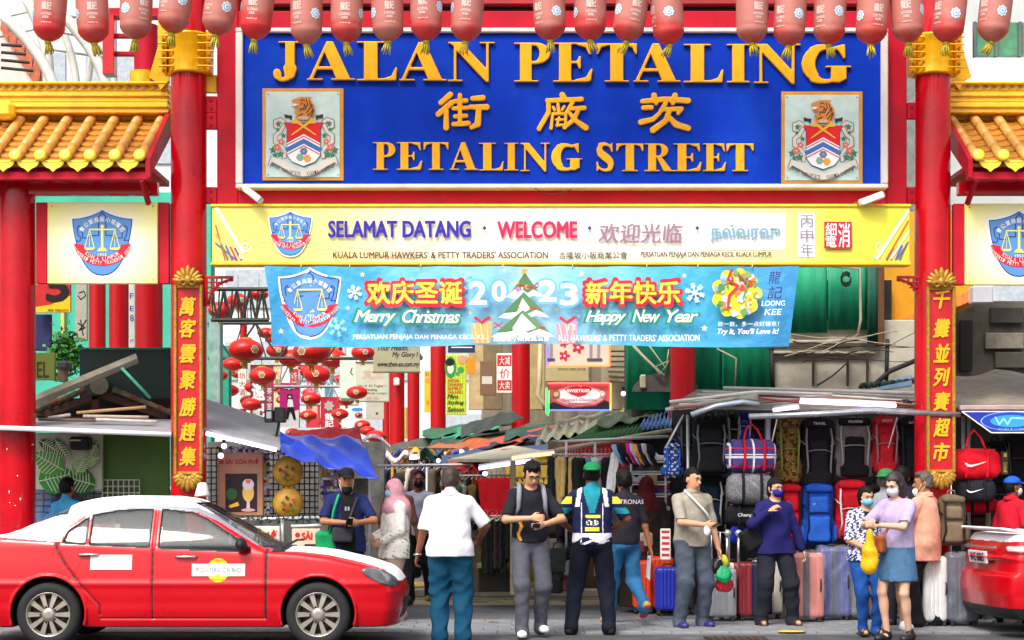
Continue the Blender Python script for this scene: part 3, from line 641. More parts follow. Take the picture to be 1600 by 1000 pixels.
# crests
def crest(x0, y0):
    c = MB().pbox(x0, y0, x0+127, y0+144, -.18, .03, M('#d9952a', .45, var=.15, wear='#a86a1a', wearamt=.3), .005).build('crest_frame', None, sign)
    MB().pbox(x0+5.5, y0+5.5, x0+121, y0+139, -.19, .02, M('#c3dcd6', .5, var=.12, scale=6, wear='#e6efe9', wearamt=.6), .003).build('crest_panel', None, c)
    p = Print(-.19); q = lambda a, b: (x0-4+a*.16, y0-6+b*.16)
    OR, DK, GR, PK, CR, GY = flat('#d98a3c'), flat('#3c2a26'), flat('#3c7a58'), flat('#d96a5a'), flat('#d8cfc4'), flat('#8a8076')
    def ql(l): return [q(*a) for a in l]
    for sg in (1, -1):
        g = lambda l: [q(430+sg*(a-430), b) for a, b in l]
        p.line(g([(240, 370), (200, 340), (150, 360), (150, 410), (190, 430)]), 7, GY); p.up(.3).line(g([(240, 370), (200, 342), (152, 362), (152, 408), (190, 430)]), 4.5, CR)
        p.line(g([(235, 400), (200, 460), (150, 500), (150, 560), (210, 600), (250, 650), (240, 710)]), 7.5, GY); p.up(.3).line(g([(235, 400), (200, 460), (152, 500), (152, 560), (210, 600), (250, 650), (240, 710)]), 5, CR); p.up(.4)
        for a in ((180, 385, 30), (230, 500, 28), (175, 440, 24), (130, 640, 40), (200, 680, 40), (150, 690, 30)): p.star(*g([a[:2]])[0], a[2]*.16*1.1, GR, 5, .45)
        for a in ((210, 560, 30), (170, 615, 34)): p.flower(*g([a[:2]])[0], a[2]*.16*1.1, PK, 5); p.up(.2).circ(*g([a[:2]])[0], 1.4, flat('#f6d0b0'), n=6)
        p.poly(g([(238, 290), (275, 300), (318, 305), (308, 355), (285, 330), (245, 330)]), DK)
    p.up(.5)
    p.poly(ql([(235, 372), (625, 372), (595, 430), (595, 690), (545, 760), (430, 805), (315, 760), (262, 690), (262, 430)]), flat('#4a2a30')); p.up(.5)
    p.poly(ql([(243, 376), (617, 376), (590, 430), (590, 690), (540, 756), (430, 798), (318, 756), (267, 690), (267, 430)]), flat('#e41a24')); p.up(.5)
    p.poly(ql([(267, 575), (430, 487), (590, 575), (590, 690), (540, 756), (430, 798), (318, 756), (267, 690)]), WHT); p.up(.5)
    for d, c_, w in ((18, '#d2303c', 1.6), (66, '#3f70b8', 7), (112, '#d2303c', 1.6)): p.line(ql([(267, 575+d), (430, 490+d), (590, 575+d)]), w, flat(c_))
    for a, b, c_ in ((430, 655, '#5b74b0'), (395, 715, '#7fae94'), (465, 725, '#f0a030')): p.circ(*q(a, b), 6.3, flat(c_), n=6); p.up(.3)
    p.circ(*q(432, 655), 2, flat('#e08a50'), n=8)
    for sg in (1, -1): p.poly([q(430+sg*a, b) for a, b in ((-120, 385), (-75, 320), (-50, 360), (125, 495), (112, 500), (-60, 385))], flat('#f3b422')); p.up(.5)
    p.poly(ql([(345, 330), (360, 300), (340, 285), (345, 265), (390, 235), (350, 240), (320, 215), (350, 205), (385, 205), (370, 185), (330, 190), (305, 165), (330, 150), (400, 125), (500, 125), (510, 135), (495, 150), (535, 210), (540, 270), (510, 330), (470, 350), (400, 350)]), OR); p.up(.6)
    p.poly(ql([(320, 215), (335, 190), (385, 195), (350, 212)]), WHT); p.up(.2).line(ql([(312, 222), (350, 226), (385, 215)]), 1, flat('#c84a4a'))
    for l in ([(400, 160), (420, 150), (440, 165)], [(410, 180), (405, 200)], [(430, 250), (400, 240), (395, 265)], [(455, 150), (470, 200), (440, 250)], [(485, 160), (500, 220), (460, 280)], [(510, 200), (515, 260), (470, 310)], [(530, 250), (500, 320)], [(380, 310), (420, 290)], [(430, 190), (445, 210), (425, 235)]): p.line(ql(l), 1.5, DK)
    for k in range(5): p.line(ql([(385+k*20, 345), (390+k*18, 318)]), 1.2, flat('#e8e0d0')); p.up(.05)
    rb = [(x0-4+a*.16, y0-6+b*.16) for a, b in ((75, 800), (110, 700), (230, 740), (330, 820), (430, 850), (530, 820), (640, 740), (750, 700), (775, 790), (740, 760), (650, 810), (540, 890), (430, 910), (320, 890), (210, 810), (120, 760))]
    p.poly(rb, GY); p.up(.3); cxm, cym = x0+65, y0+118; p.poly([(cxm+(a-cxm)*.975, cym+(b-cym)*.93+.2) for a, b in rb], CR); p.up(.4)
    p.arc_text('Dewan Bandaraya', x0+65, y0+42, 92, 5.5, 124, 93, DK, inward=True, wf=.85, bold=.01); p.arc_text('Kuala Lumpur', x0+65, y0+42, 92, 5.5, 87, 58, DK, inward=True, wf=.85, bold=.01)
    p.build('crest_print', c)
    m = MB()
    for a, b in ((9, 9), (118, 9), (9, 135), (118, 135)): m.ball(P(x0+a, y0+b, -.192), .007, DARK, 6)
    m.build('screw', None, c)
crest(410, 138); crest(1221, 143)
# hanging cable under the sign
pts = [P(x, 294+10*math.sin(math.pi*(x-835)/60), -.24) for x in range(835, 896, 6)]; solo(MB().path(pts, .004, 5, DARK), 'loose_cable', None, 'thin loose cable sagging under the lower frame of the blue sign', 'cable')
# spot lamps
for (xa, ya, xb, yb, lb) in ((382, 294, 408, 314, 'small silver lamp box fixed under the left end of the blue sign'), (1342, 318, 1382, 303, 'small silver lamp box fixed under the right end of the blue sign')):
    a, b = P(xa, ya, -.35), P(xb, yb, -.45); d = (b-a).normalized(); t = thing('spot_lamp', a, lb, 'lamp', 'spot lamps under the sign'); n_ = Vector((0, 1, 0)); z_ = d.cross(n_).normalized(); R = Matrix((d, z_.cross(d), z_)).transposed()
    MB().box((a+b)/2, ((b-a).length, .1, .075), M('#d5d5d2', .35, metal=.4, var=.2), R=R, ch=.015).build('housing', None, t); MB().box((a+b)/2-Vector((0, .06, .01)), ((b-a).length*.8, .01, .045), M('#eceae4', .2), R=R).build('glass', None, t); MB().tube(a, a+Vector((0, .2, .03)), .02, n=6, mat=GILT).build('arm', None, t)
# ================================================================== yellow welcome board
wb = thing('welcome_board', P(876, 413, -.35), 'long yellow and white welcome board in four scripts under the blue sign', 'sign')
def yel_mat():
    m = bpy.data.materials.new('m_welcome'); m.use_nodes = True; n = m.node_tree; L = n.links.new; b = n.nodes['Principled BSDF']; b.inputs['Roughness'].default_value = .38
    tc = n.nodes.new('ShaderNodeTexCoord'); sp = n.nodes.new('ShaderNodeSeparateXYZ'); L(tc.outputs['Object'], sp.inputs[0]); mr = n.nodes.new('ShaderNodeMapRange'); mr.inputs[1].default_value = -3.9; mr.inputs[2].default_value = 3.9; L(sp.outputs[0], mr.inputs[0])
    cr = n.nodes.new('ShaderNodeValToRGB'); e = cr.color_ramp.elements; e[0].color = (*lin('#f5e468'), 1); e[0].position = 0; e[1].color = (*lin('#f5ea3a'), 1); e[1].position = 1
    for p_, c_ in ((.14, '#f7ea80'), (.28, '#fbf3c8'), (.45, '#fcf9e4'), (.68, '#fdfbe0'), (.8, '#f8f2a0'), (.88, '#f5ea50')): q = e.new(p_); q.color = (*lin(c_), 1)
    L(mr.outputs[0], cr.inputs[0]); L(cr.outputs[0], b.inputs['Base Color']); return m
YB = -.3
MB().pbox(331, 321, 1422, 412, YB, .2, yel_mat(), .01).build('board', None, wb)
for r in ((329, 318.5, 1424, 323), (329, 409.5, 1424, 414)): MB().pbox(*r, YB-.02, .23, M('#f2cf2a', .4, var=.15), .006).build('edge_trim', None, wb)
p = Print(YB); OR = flat('#f3c08a'); PU, CRM, MV, TL = flat('#3526a8'), flat('#d0245c'), flat('#a07a8a'), flat('#7fa8c0')
p.line([(336, 365), (600, 392), (660, 400)], 1.5, OR).line([(336, 370), (600, 400), (650, 405)], 1.5, OR).line([(336, 378), (560, 402)], 1.2, OR)
for k in range(3): p.line([(600+k*6, 406), (680, 375+k*3), (760, 345+k*3)], 1.2, flat('#f7dcc8'))
p.up(); p.rect(908, 334, 1072, 378, WHT).rect(1102, 333, 1226, 391, WHT).rect(1246, 333, 1273, 402, WHT); p.up()
p.line([(339, 326), (380, 395)], 5, WHT)
for k, c in enumerate(('#e0584a', '#e8b04a', '#8a4a9a')): p.line([(337, 352+k*14), (352+k*9, 407)], 2.4, flat(c))
for k, c in enumerate(('#4a8a5a', '#4a6ab0', '#c84a4a', '#6a4aa0')): p.line([(346+k*7, 382+k*2), (356+k*7, 406)], 3, flat(c)); p.line([(1416-k*7, 382+k*2), (1406-k*7, 406)], 3, flat(c))
for cx in (384, 1374):
    for k in range(2): p.line([(cx+(9-k*5-i*.45)*math.cos(i*.5)+(k*-8), 385+k*16+(9-k*5-i*.45)*math.sin(i*.5)) for i in range(16)], 1.5, WHT)
p.line([(1418, 330), (1370, 404)], 5, WHT).line([(1419, 345), (1385, 404)], 2.4, flat('#d9584a')).line([(1419, 362), (1392, 404)], 3, WHT).line([(1419, 378), (1402, 404)], 2.4, flat('#8a4a9a')); p.up()
shield(p, 454, 331, 65, 69); p.up()
p.text('SELAMAT DATANG', 514, 346, 735, 371, PU, bold=.045, res=4).text('WELCOME', 778, 347, 901, 372, CRM, bold=.05, res=4).text('欢迎光临', 935, 350, 1066, 380, MV, bold=.02, shear=.1).text('நல்வரவு', 1111, 352, 1218, 378, TL, bold=.03)
for x in (757, 921, 1089): p.poly([(x-3.5, 357), (x, 353.5), (x+3.5, 357), (x, 360.5)], flat('#5a2a8a'))
p.text("KUALA LUMPUR HAWKERS' & PETTY TRADERS' ASSOCIATION", 521, 394, 856, 404, flat('#4a1430'), bold=.028).text('吉隆坡小販商業公會', 873, 394, 980, 405, flat('#4a3a3e'), bold=.02).text('PERSATUAN PENJAJA DAN PENIAGA KECIL KUALA LUMPUR', 1001, 394, 1205, 404, flat('#4a1430'), bold=.028)
for i, c in enumerate('丙申年'): p.text(c, 1250, 337+i*22, 1270, 356+i*22, flat('#8a7a9a'))
p.rect(1287, 347, 1330, 389, flat('#c4283c')); p.up(); p.text('細', 1289, 349, 1306, 369, WHT, bold=.01).text('電', 1289, 370, 1306, 387, WHT, bold=.01).text('消', 1309, 349, 1327, 387, WHT, bold=.01)
p.text('DBKL_JPPP NO.0001', 1339, 402, 1392, 406, flat('#8a8440')); p.build('print', wb)
# ================================================================== blue Christmas banner (hanging cloth)
bn = thing('christmas_banner', P(830, 540, -.3), 'light blue cloth banner with Christmas tree and 2023 greeting hanging under the yellow board', 'banner')
YN = -.42
def bwarp(x, y):
    t = min(1, max(0, (y-416)/124.0)); g = .012*math.sin(x*.055+t*2)+.009*math.sin(x*.021+1+t*4)
    for cx in (470, 546, 657, 785, 894, 1010, 1090, 1175): g += .02*math.exp(-((x-cx-(t*18))/16.0)**2)*(1-t)**1.2
    return g*1.3-.02*t*math.sin(x*.013)
def bxy(u, v):
    xl, xr = 413+10*v+4*math.sin(v*3), 1248-15*v; x = xl+(xr-xl)*u
    y = 415.5+(124.5+3*math.sin(u*9)*v)*v+1.5*abs(math.sin(u*math.pi*9))*(1-v); return x, y
def ban_mat():
    m = bpy.data.materials.new('m_banner'); m.use_nodes = True; n = m.node_tree; L = n.links.new; b = n.nodes['Principled BSDF']; b.inputs['Roughness'].default_value = .45
    tc = n.nodes.new('ShaderNodeTexCoord'); sp = n.nodes.new('ShaderNodeSeparateXYZ'); L(tc.outputs['Object'], sp.inputs[0]); mr = n.nodes.new('ShaderNodeMapRange'); mr.inputs[1].default_value = -3.0; mr.inputs[2].default_value = 3.0; L(sp.outputs[0], mr.inputs[0])
    cr = n.nodes.new('ShaderNodeValToRGB'); e = cr.color_ramp.elements; e[0].color = (*lin('#3796cf'), 1); e[0].position = 0; e[1].color = (*lin('#3b8fce'), 1); e[1].position = 1
    for p_, c_ in ((.2, '#48b0dc'), (.42, '#8ccdea'), (.5, '#b4dcf0'), (.58, '#8ed0ea'), (.75, '#46b4dc')): q = e.new(p_); q.color = (*lin(c_), 1)
    L(mr.outputs[0], cr.inputs[0]); L(cr.outputs[0], b.inputs['Base Color'])
    nz = n.nodes.new('ShaderNodeTexNoise'); nz.inputs['Scale'].default_value = 3.5; nz.inputs['Detail'].default_value = 3; L(tc.outputs['Object'], nz.inputs['Vector']); bp = n.nodes.new('ShaderNodeBump'); bp.inputs['Strength'].default_value = .5; bp.inputs['Distance'].default_value = .08; L(nz.outputs['Fac'], bp.inputs['Height']); L(bp.outputs[0], b.inputs['Normal']); return m
def bpos(u, v):
    x, y = bxy(u, v); q = P(x, y, YN); q.y += bwarp(x, y); return q
MB().grid(lambda u, v: bpos(u, 1-v), 160, 24, ban_mat(), True).build('cloth', None, bn)
p = Print(YN, warp=bwarp, step=.002)
shield(p, 484, 421, 92, 106); p.up()
SN, SKY = flat('#e9f6fb'), flat('#9cd4ee')
for a in ((554, 457, 11), (1085, 458, 15)): p.flake(*a, WHT, 2.2)
for a in ((723, 437, 17), (528, 512, 15), (896, 492, 10)): p.flake(*a, SKY, 1.8)
for a in ((567, 430, 5), (544, 482, 4), (440, 518, 5), (908, 428, 5.5), (1068, 432, 4.5), (870, 484, 4), (1099, 514, 6), (788, 424, 3.5), (736, 490, 4)): p.star(*a, flat('#ecd9a0'))
p.up()
RDO, GRN = flat('#d8263c'), flat('#2a8f6c')
for t, x0, x1 in (('欢庆圣诞', 575, 722), ('新年快乐', 915, 1061)):
    p.text(t, x0-3, 437, x1+3, 480, RDO, bold=.085, res=2); p.up(1.4); p.text(t, x0, 441, x1, 476, flat('#fbe04a'), bold=.03, res=3); p.up()
def script(words, boxes):                                          # brush-script lettering drawn with strokes
    for wd, bx in zip(words, boxes):
        p.text(wd, bx[0]-3, bx[1]-2.5, bx[2]+3, bx[3]+2.5, GRN, bold=.07, shear=.35, res=2, space=.86); p.up(1.4); p.text(wd, *bx, WHT, bold=.028, shear=.35, res=3, space=.86); p.up(.6)
script(('Merry', 'Christmas', 'Happy', 'New', 'Year'), ((555, 486, 619, 510), (630, 486, 719, 506), (915, 487, 977, 509), (987, 486, 1030, 505), (1041, 486, 1089, 505)))
p.up()
for c, b in (('2', (735, 443, 759, 477)), ('0', (770, 442, 790, 472)), ('2', (843, 441, 868, 472)), ('3', (876, 446, 901, 478))): p.text(c, b[0]-2, b[1]-2, b[2]+2, b[3]+2, flat('#78c2ea'), bold=.09); p.up(); p.text(c, *b, WHT, bold=.055); p.up()
GRT = flat('#5f8a5a')
for k, (y0, w) in enumerate(((428, 22), (458, 32), (486, 42))):
    cx = 820-k*1.5; b = y0+32+k*2
    p.poly([(cx-w-8, b+6), (cx-w*.6, b-8), (cx, y0+2), (cx+w*.6, b-8), (cx+w+8, b+6), (cx+w*.5, b+3), (cx+w*.2, b+9), (cx-w*.2, b+3), (cx-w*.6, b+9)], SN); p.up(.4)
    p.poly([(cx-w, b-1), (cx, y0), (cx+w, b-1), (cx+w*.6, b-6), (cx+w*.2, b), (cx-w*.2, b-6), (cx-w*.55, b)], GRT); p.up(.4)
    p.line([(cx-w*.55, b-14), (cx, b-10), (cx+w*.8, b-8)], 2.6, flat('#c62a3c')); p.star(cx+(k-1)*12, b-16, 4, flat('#f0d060')); p.circ(cx-w*.5, b-6, 4, flat('#d488c4'), n=10); p.circ(cx+w*.15, b-10, 3.6, flat('#e8a070'), n=10)
    for a in ((-1, -1), (1, -1), (-1, 1), (1, 1)): p.line([(cx+14-k*26, b-12), (cx+14-k*26+a[0]*6, b-12+a[1]*4)], 1.8, flat('#d02a34'))
p.star(819, 426, 8, flat('#f0b058')); p.up()
for x0, c in ((736, '#efb478'), (868, '#f09ac0')):
    p.poly([(x0, 508), (x0+34, 504), (x0+30, 538), (x0+5, 538)], flat(c)); p.up(.4)
    for k in range(3): p.line([(x0+5+k*10, 508), (x0+11+k*8, 537)], 2, flat('#f6dca0'))
    p.poly([(x0+17, 508), (x0+4, 500), (x0+8, 496), (x0+17, 504), (x0+28, 495), (x0+32, 500)], flat('#d23a50')); p.up(.4)
p.line([(887, 518), (888, 510), (893, 508), (897, 511), (896, 517)], 2.4, WHT)
p.up(); p.text('PERSATUAN PENJAJA DAN PENIAGA KECIL K.L.', 554, 525, 761, 534, WHT, bold=.02).text('吉隆坡小販商業公會', 771, 524, 858, 535, WHT, bold=.03).text("K.L. HAWKERS' & PETTY TRADERS' ASSOCIATION", 873, 525, 1090, 535, WHT, bold=.02)
# round badge with clouds, flames and leaves (plain generic ornament) and drink-shop lettering
rr = random.Random(3); cx, cy = 1148, 461
p.flower(cx, cy, 40, flat('#f2e23a'), 9, .82, 54); p.up()
for k in range(64):
    a = rr.random()*6.28; d = rr.random()**.5*35; c = rr.choice(('#8fb8e6', '#dfeafa', '#5f9a5a', '#d8503c', '#8fb46a', '#b8cff0', '#e88a50', '#cfe0f6')); p.flower(cx+d*math.cos(a), cy+d*math.sin(a), rr.uniform(3, 7), flat(c), rr.choice((3, 4, 5)), .6, 20, rr.random()*3); p.up(.1)
p.line([(1140, 425), (1134, 440), (1150, 450), (1136, 465), (1134, 485)], 4, flat('#d8403c')).line([(1150, 430), (1165, 445), (1158, 470)], 3, flat('#5f9a5a'))
IND = flat('#3a3a8a')
p.up(); p.text('龍', 1197, 427, 1216, 447, IND, bold=.01, shear=.2).text('記', 1195, 451, 1218, 470, IND, bold=.02, shear=.2).text('LOONG', 1186, 473, 1222, 481, SN, bold=.02, shear=.2).text('KEE', 1190, 486, 1217, 495, SN, bold=.02, shear=.2)
p.text('飲一飲，多一点好鍾意！', 1118, 505, 1212, 513, SN).text("Try It, You'll Love It!", 1118, 516, 1212, 527, flat('#f4eef8'), bold=.03, shear=.3)
p.build('print', bn)
for x in (470, 546, 657, 785, 894, 1010, 1090, 1175): MB().path([P(x, 418, YN), P(x+1, 413, YN+.05)], .006, 5, M('#c8c4b8', .6)).build('tie', None, bn)
# ================================================================== couplet boards
def couplet(xc, Y, y0, y1, chars, ys, label):
    t = thing('couplet_board', P(xc, y1, Y), label, 'sign', 'vertical couplet boards on the main columns')
    MB().pbox(xc-22, y0, xc+22, y1, Y, .05, M('#c4101c', .4, var=.2, scale=4), .004).build('panel', None, t)
    for r in ((xc-22.5, y0-2, xc-17.5, y1+1), (xc+17.5, y0-2, xc+22.5, y1+1)): MB().pbox(*r, Y-.03, .07, GILT, .008).build('frame_rail', None, t)
    for r in ((xc-17.3, y0-2, xc+17.3, y0+4), (xc-17.3, y1-4, xc+17.3, y1+1)): MB().pbox(*r, Y-.029, .07, GILT, .008).build('frame_rail', None, t)
    for c, y in zip(chars, ys):
        p = Print(Y, step=.012); p.text(c, xc-12.5, y-14, xc+12.5, y+14, flat('#f0b41e'), bold=.035, shear=.22); p.build('character', t)
    # gilt leaf crown and lotus foot: petals one by one
    def petals(cy, sg, n, R0, ww):
        for i in range(n):
            a = rad(-80+160*i/(n-1)); L = R0*(1-.25*abs(math.sin(a))); b = P(xc+5*math.sin(a), cy, Y-.05); u = Vector((math.sin(a), 0, sg*math.cos(a)))
            MB().ball(b+u*L*.55/142, (ww/142, .03, L*.5/142), GILT, 10, R=Matrix(((u.z, 0, u.x), (0, 1, 0), (-u.x, 0, u.z)))).build('gilt_petal', None, t)
    petals(y0-6, 1, 9, 25, 4.2); petals(y0-4, 1, 5, 15, 4.5); MB().ball(P(xc, y0-9, Y-.1), (.045, .03, .05), GILT, 10).build('gilt_boss', None, t)
    for sg in (-1, 1): MB().path([P(xc+sg*(8+5*math.cos(k*.7)), y0-5-4*math.sin(k*.7), Y-.1) for k in range(8)], .012, 6, GILT).build('gilt_scroll', None, t)
    petals(y1+3, -1, 9, 24, 5); petals(y1+1, -1, 6, 14, 5)
couplet(293.5, -.24, 446, 741, '萬客雲聚勝趕集', (479, 513, 553, 594, 636, 675, 713), 'red couplet board with seven golden characters on the left main column')
couplet(1471, -.24, 449, 738, '千攤並列賽超市', (468, 513, 552, 589, 627, 668, 706), 'red couplet board with seven golden characters on the right main column')
# ================================================================== row of long paper lanterns along the top
LR = M('#d43a34', .6, var=.25, scale=9, wear='#cfa79c', wearamt=.95, spec=.3)
def lantern_body(k):
    rr = random.Random(k); pr = []; H = .78; R = .162
    n = 46
    for i in range(n+1):
        t = i/n; e = min(t, 1-t); r = R*min(1, (1-(1-min(e/.24, 1))**2)**.62+.06) if e < .24 else R*(1+.03*math.sin(t*3)); pr.append((max(r, .02)*(1+(.03 if i % 2 else 0)), t*H))
    return pr
def fade_mat():                                                    # sun-bleached paper: pale above, red at the foot
    m = bpy.data.materials.new('m_lantern'); m.use_nodes = True; n = m.node_tree; L = n.links.new; b = n.nodes['Principled BSDF']; b.inputs['Roughness'].default_value = .5
    tc = n.nodes.new('ShaderNodeTexCoord'); sp = n.nodes.new('ShaderNodeSeparateXYZ'); L(tc.outputs['Object'], sp.inputs[0]); oi = n.nodes.new('ShaderNodeObjectInfo')
    nz = n.nodes.new('ShaderNodeTexNoise'); nz.inputs['Scale'].default_value = 5; nz.inputs['Detail'].default_value = 8; nz.noise_dimensions = '4D'; L(tc.outputs['Object'], nz.inputs['Vector']); L(oi.outputs['Random'], nz.inputs['W'])
    a = n.nodes.new('ShaderNodeMath'); a.operation = 'MULTIPLY_ADD'; L(sp.outputs[2], a.inputs[0]); a.inputs[1].default_value = 1.7; b2 = n.nodes.new('ShaderNodeMath'); b2.operation = 'MULTIPLY_ADD'; L(oi.outputs['Random'], b2.inputs[0]); b2.inputs[1].default_value = .5; b2.inputs[2].default_value = -.27; b3 = n.nodes.new('ShaderNodeMath'); L(nz.outputs['Fac'], b3.inputs[0]); L(b2.outputs[0], b3.inputs[1]); L(b3.outputs[0], a.inputs[2])
    cr = n.nodes.new('ShaderNodeValToRGB'); e = cr.color_ramp.elements; e[0].position = .42; e[0].color = (*lin('#d9262c'), 1); e[1].position = .86; e[1].color = (*lin('#bd7468'), 1); q = e.new(.62); q.color = (*lin('#c6443e'), 1)
    L(a.outputs[0], cr.inputs[0]); L(cr.outputs[0], b.inputs['Base Color']); b.inputs['Subsurface Weight'].default_value = .1; return m
LM = fade_mat(); lb_me = MB().lathe(lantern_body(0), n=28, mat=LM).mesh('lantern_body'); LYEL = M('#c9b832', .7, var=.3, scale=20)
ts = MB(); ts.lathe([(.02, -.02), (.035, -.015), (.035, .01), (.02, .02)], n=10, mat=LYEL)
for k in range(9): a = k*.7; ts.path([(.022*math.cos(a), .022*math.sin(a), -.015), (.035*math.cos(a), .035*math.sin(a), -.06), (.045*math.cos(a)+.006*(k % 3), .045*math.sin(a), -.115-.01*(k % 3))], [.012, .010, .007], 4, LYEL)
tas_me = ts.mesh('tassel')
def lat_pt(th, z, r=.17): return (r*math.sin(th), -r*math.cos(th), z)
def sticker():
    m = MB(); cw, cb = flat('#dfeaf6'), flat('#7fb0d8')
    for k, (R0, mt, o) in enumerate(((.058, cw, .004), (.04, cb, .006), (.03, cw, .008), (.013, cb, .01))):
        v = [lat_pt(0, .0, .168+o)]+[lat_pt(R0*(.8+.2*abs(math.cos(t*4)))*math.cos(t)/.17, R0*(.8+.2*abs(math.cos(t*4)))*math.sin(t), .168+o) for t in [6.2832*i/32 for i in range(32)]]
        m.add(v, [(0, 1+i, 1+(i+1) % 32) for i in range(32)], mt)
    return m.mesh('flower_sticker')
stk_me = sticker()
def lant_text():
    m = MB(); c = flat('#e6cfc6')
    for t, z0, z1, w in (('龍記', .33, .24, .05), ('LOONG', .215, .185, .055), ('KEE', .175, .15, .03), ('飲品生活', .115, .1, .06)):
        v, f = text_geo(t, .02, 0, 2); lo, hi = v.min(0), v.max(0); u = (v-lo)/(hi-lo); m.add([lat_pt((a-.5)*2*w/.17, z1+(z0-z1)*b, .173) for a, b in u], f, c)
    return m.mesh('lettering')
ltx_me = lant_text()
LX = [(75, 65), (147, 68), (211, 62), (268, 52), (337, 55), (397, 62), (479, 70), (541, 67), (607, 65), (666, 64), (727, 65), (860, 63), (922, 63), (979, 65), (1046, 70), (1175, 68), (1232, 72), (1295, 70), (1360, 70), (1420, 67), (1479, 67), (1549, 66)]
tilt = [4, -3, 2, 8, 9, 6, 0, 1, -2, 0, 4, -2, 0, 8, -4, 0, 3, 2, 4, -3, 6, 7]
ang = [-70, -60, -30, 35, 35, -80, 40, 70, -60, 60, -75, 25, -70, -55, 0, 88, 25, 25, -60, 55, 10, 12]
WIRE = M('#3a3030', .6)
for i, ((x, y), tl, an) in enumerate(zip(LX, tilt, ang)):
    nb = 'leftmost' if i == 0 else 'rightmost' if i == len(LX)-1 else None
    tw = {0: 'at the far left above the yellow roof', 1: 'second from the left above the yellow roof', 2: 'hanging left of the gold collar', 3: 'just left of the left gold collar', 4: 'just right of the left gold collar', 5: 'over the left corner of the blue sign', 6: 'touching the J of the big lettering', 7: 'over the first A of the big lettering', 8: 'over the L of the first word', 9: 'over the second A of the first word', 10: 'over the N of the first word', 11: 'over the P of the second word', 12: 'over the E of the second word', 13: 'over the T of the second word', 14: 'over the last A of the big lettering', 15: 'over the I of the second word', 16: 'over the last N of the big lettering', 17: 'over the final G', 18: 'over the right corner of the blue sign', 19: 'just left of the right gold collar', 20: 'in front of the right gold collar', 21: 'at the far right above the yellow roof'}[i]
    Y = -1.1; t = thing('paper_lantern', P(x, y, Y), 'long faded red paper lantern with yellow tassel, '+tw, 'lantern', 'long paper lanterns hanging in a row along the top'); t.rotation_euler = (0, rad(tl), rad(0)); t.scale = (1, 1, random.uniform(.96, 1.05))
    b = link('lantern_body', lb_me, t, None, (0, 0, random.random()*6)); link('tassel', tas_me, t, (0, 0, -.005), (random.uniform(-.2, .2), random.uniform(-.4, .4), random.random()*6))
    link('flower_sticker', stk_me, t, (0, 0, .30+random.uniform(-.03, .03)), (0, 0, rad(an))); link('lettering', ltx_me, t, (0, 0, random.uniform(.06, .09)), (0, 0, rad(an+(95 if an < 0 else -95)*(.75)))); MB().tube((0, 0, .77), (0, 0, .95), .006, n=5, mat=WIRE).build('hanging_wire', None, t, world=False)
solo(MB().path([P(x, -68+6*math.sin(x*.02), -1.1) for x in range(-60, 1700, 30)], .012, 5, WIRE), 'lantern_rope', None, 'dark rope from which the row of long lanterns hangs', 'rope')
# ================================================================== buildings and street behind the gate
CONC = M('#bdb7a8', .85, var=.3, scale=1.5, bump=.3, bscale=15, wear='#8a8478', wearamt=.7)
def quad_wall(name, x, y0, y1, z0, z1, mat, th=.2): return MB().box((x, (y0+y1)/2, (z0+z1)/2), (th, y1-y0, z1-z0), mat, ch=.01)
GREENW = M('#0ca274', .6, var=.4, scale=1.6, wear='#0a5844', wearamt=.8, stretch=(1, 1, .3)); GREEND = M('#0a5a44', .7, var=.3)
# right-hand shophouse: green sheeting above a pale stained wall, facing us
rb = thing('green_shophouse', (X(1210, 4.5), 4.5, 0), 'shophouse with green corrugated sheets above a stained pale wall behind the luggage stall', 'building')
def corr(x0, y0, x1, y1, Y, mat, pitch=.17, amp=.007, name='corrugated_sheet', par=None):
    a, b = P(x0, y0, Y), P(x1, y1, Y); n = int((b.x-a.x)/pitch*4)
    return MB().grid(lambda u, v: (a.x+(b.x-a.x)*u, Y+amp*math.sin(u*(b.x-a.x)/pitch*6.283), b.z+(a.z-b.z)*v), n, 1, mat, True, .01).build(name, None, par)
x = 978
for k, (w, mt) in enumerate(((72, GREENW), (78, GREENW), (82, GREENW))): corr(x, 380, x+w-.6, 640, 4.5+.02*(k % 2), mt, par=rb); x += w
for k in range(2): corr(1232+k*62, 380, 1232+k*62+61, 520-k*5, 4.5+.02*(k % 2), GREENW, par=rb)
corr(1355, 380, 1372, 536, 4.42, GREEND, par=rb); corr(1205, 380, 1232, 505, 4.56, GREEND, par=rb)
MB().pbox(1204, 500, 1440, 700, 4.6, .2, M('#cfc9b6', .85, var=.25, scale=1.6, wear='#8f8672', wearamt=.6, bump=.3, bscale=20), .01).build('wall', None, rb)
MB().pbox(1205, 531, 1380, 537, 4.5, .12, M('#b9b2a0', .8, var=.3), .01).build('ledge', None, rb); MB().pbox(1204, 548, 1368, 553, 4.5, .12, M('#b9b2a0', .8, var=.3), .01).build('ledge', None, rb)
for xx in (1271, 1325, 1356): MB().pbox(xx-1.6, 551, xx+1.6, 603, 4.48, .06, M('#4a4038', .8, var=.3)).build('joint_strip', None, rb)
MB().box((X(1190, 4.8), 5.6, 2.2), (3.6, 1.6, 4.4), M('#3a3530', .9, var=.3)).build('dark_shop_wall', None, rb)
MB().pbox(1372, 380, 1382, 540, 4.4, .15, M('#6a4426', .8, var=.3)).build('post', None, rb)
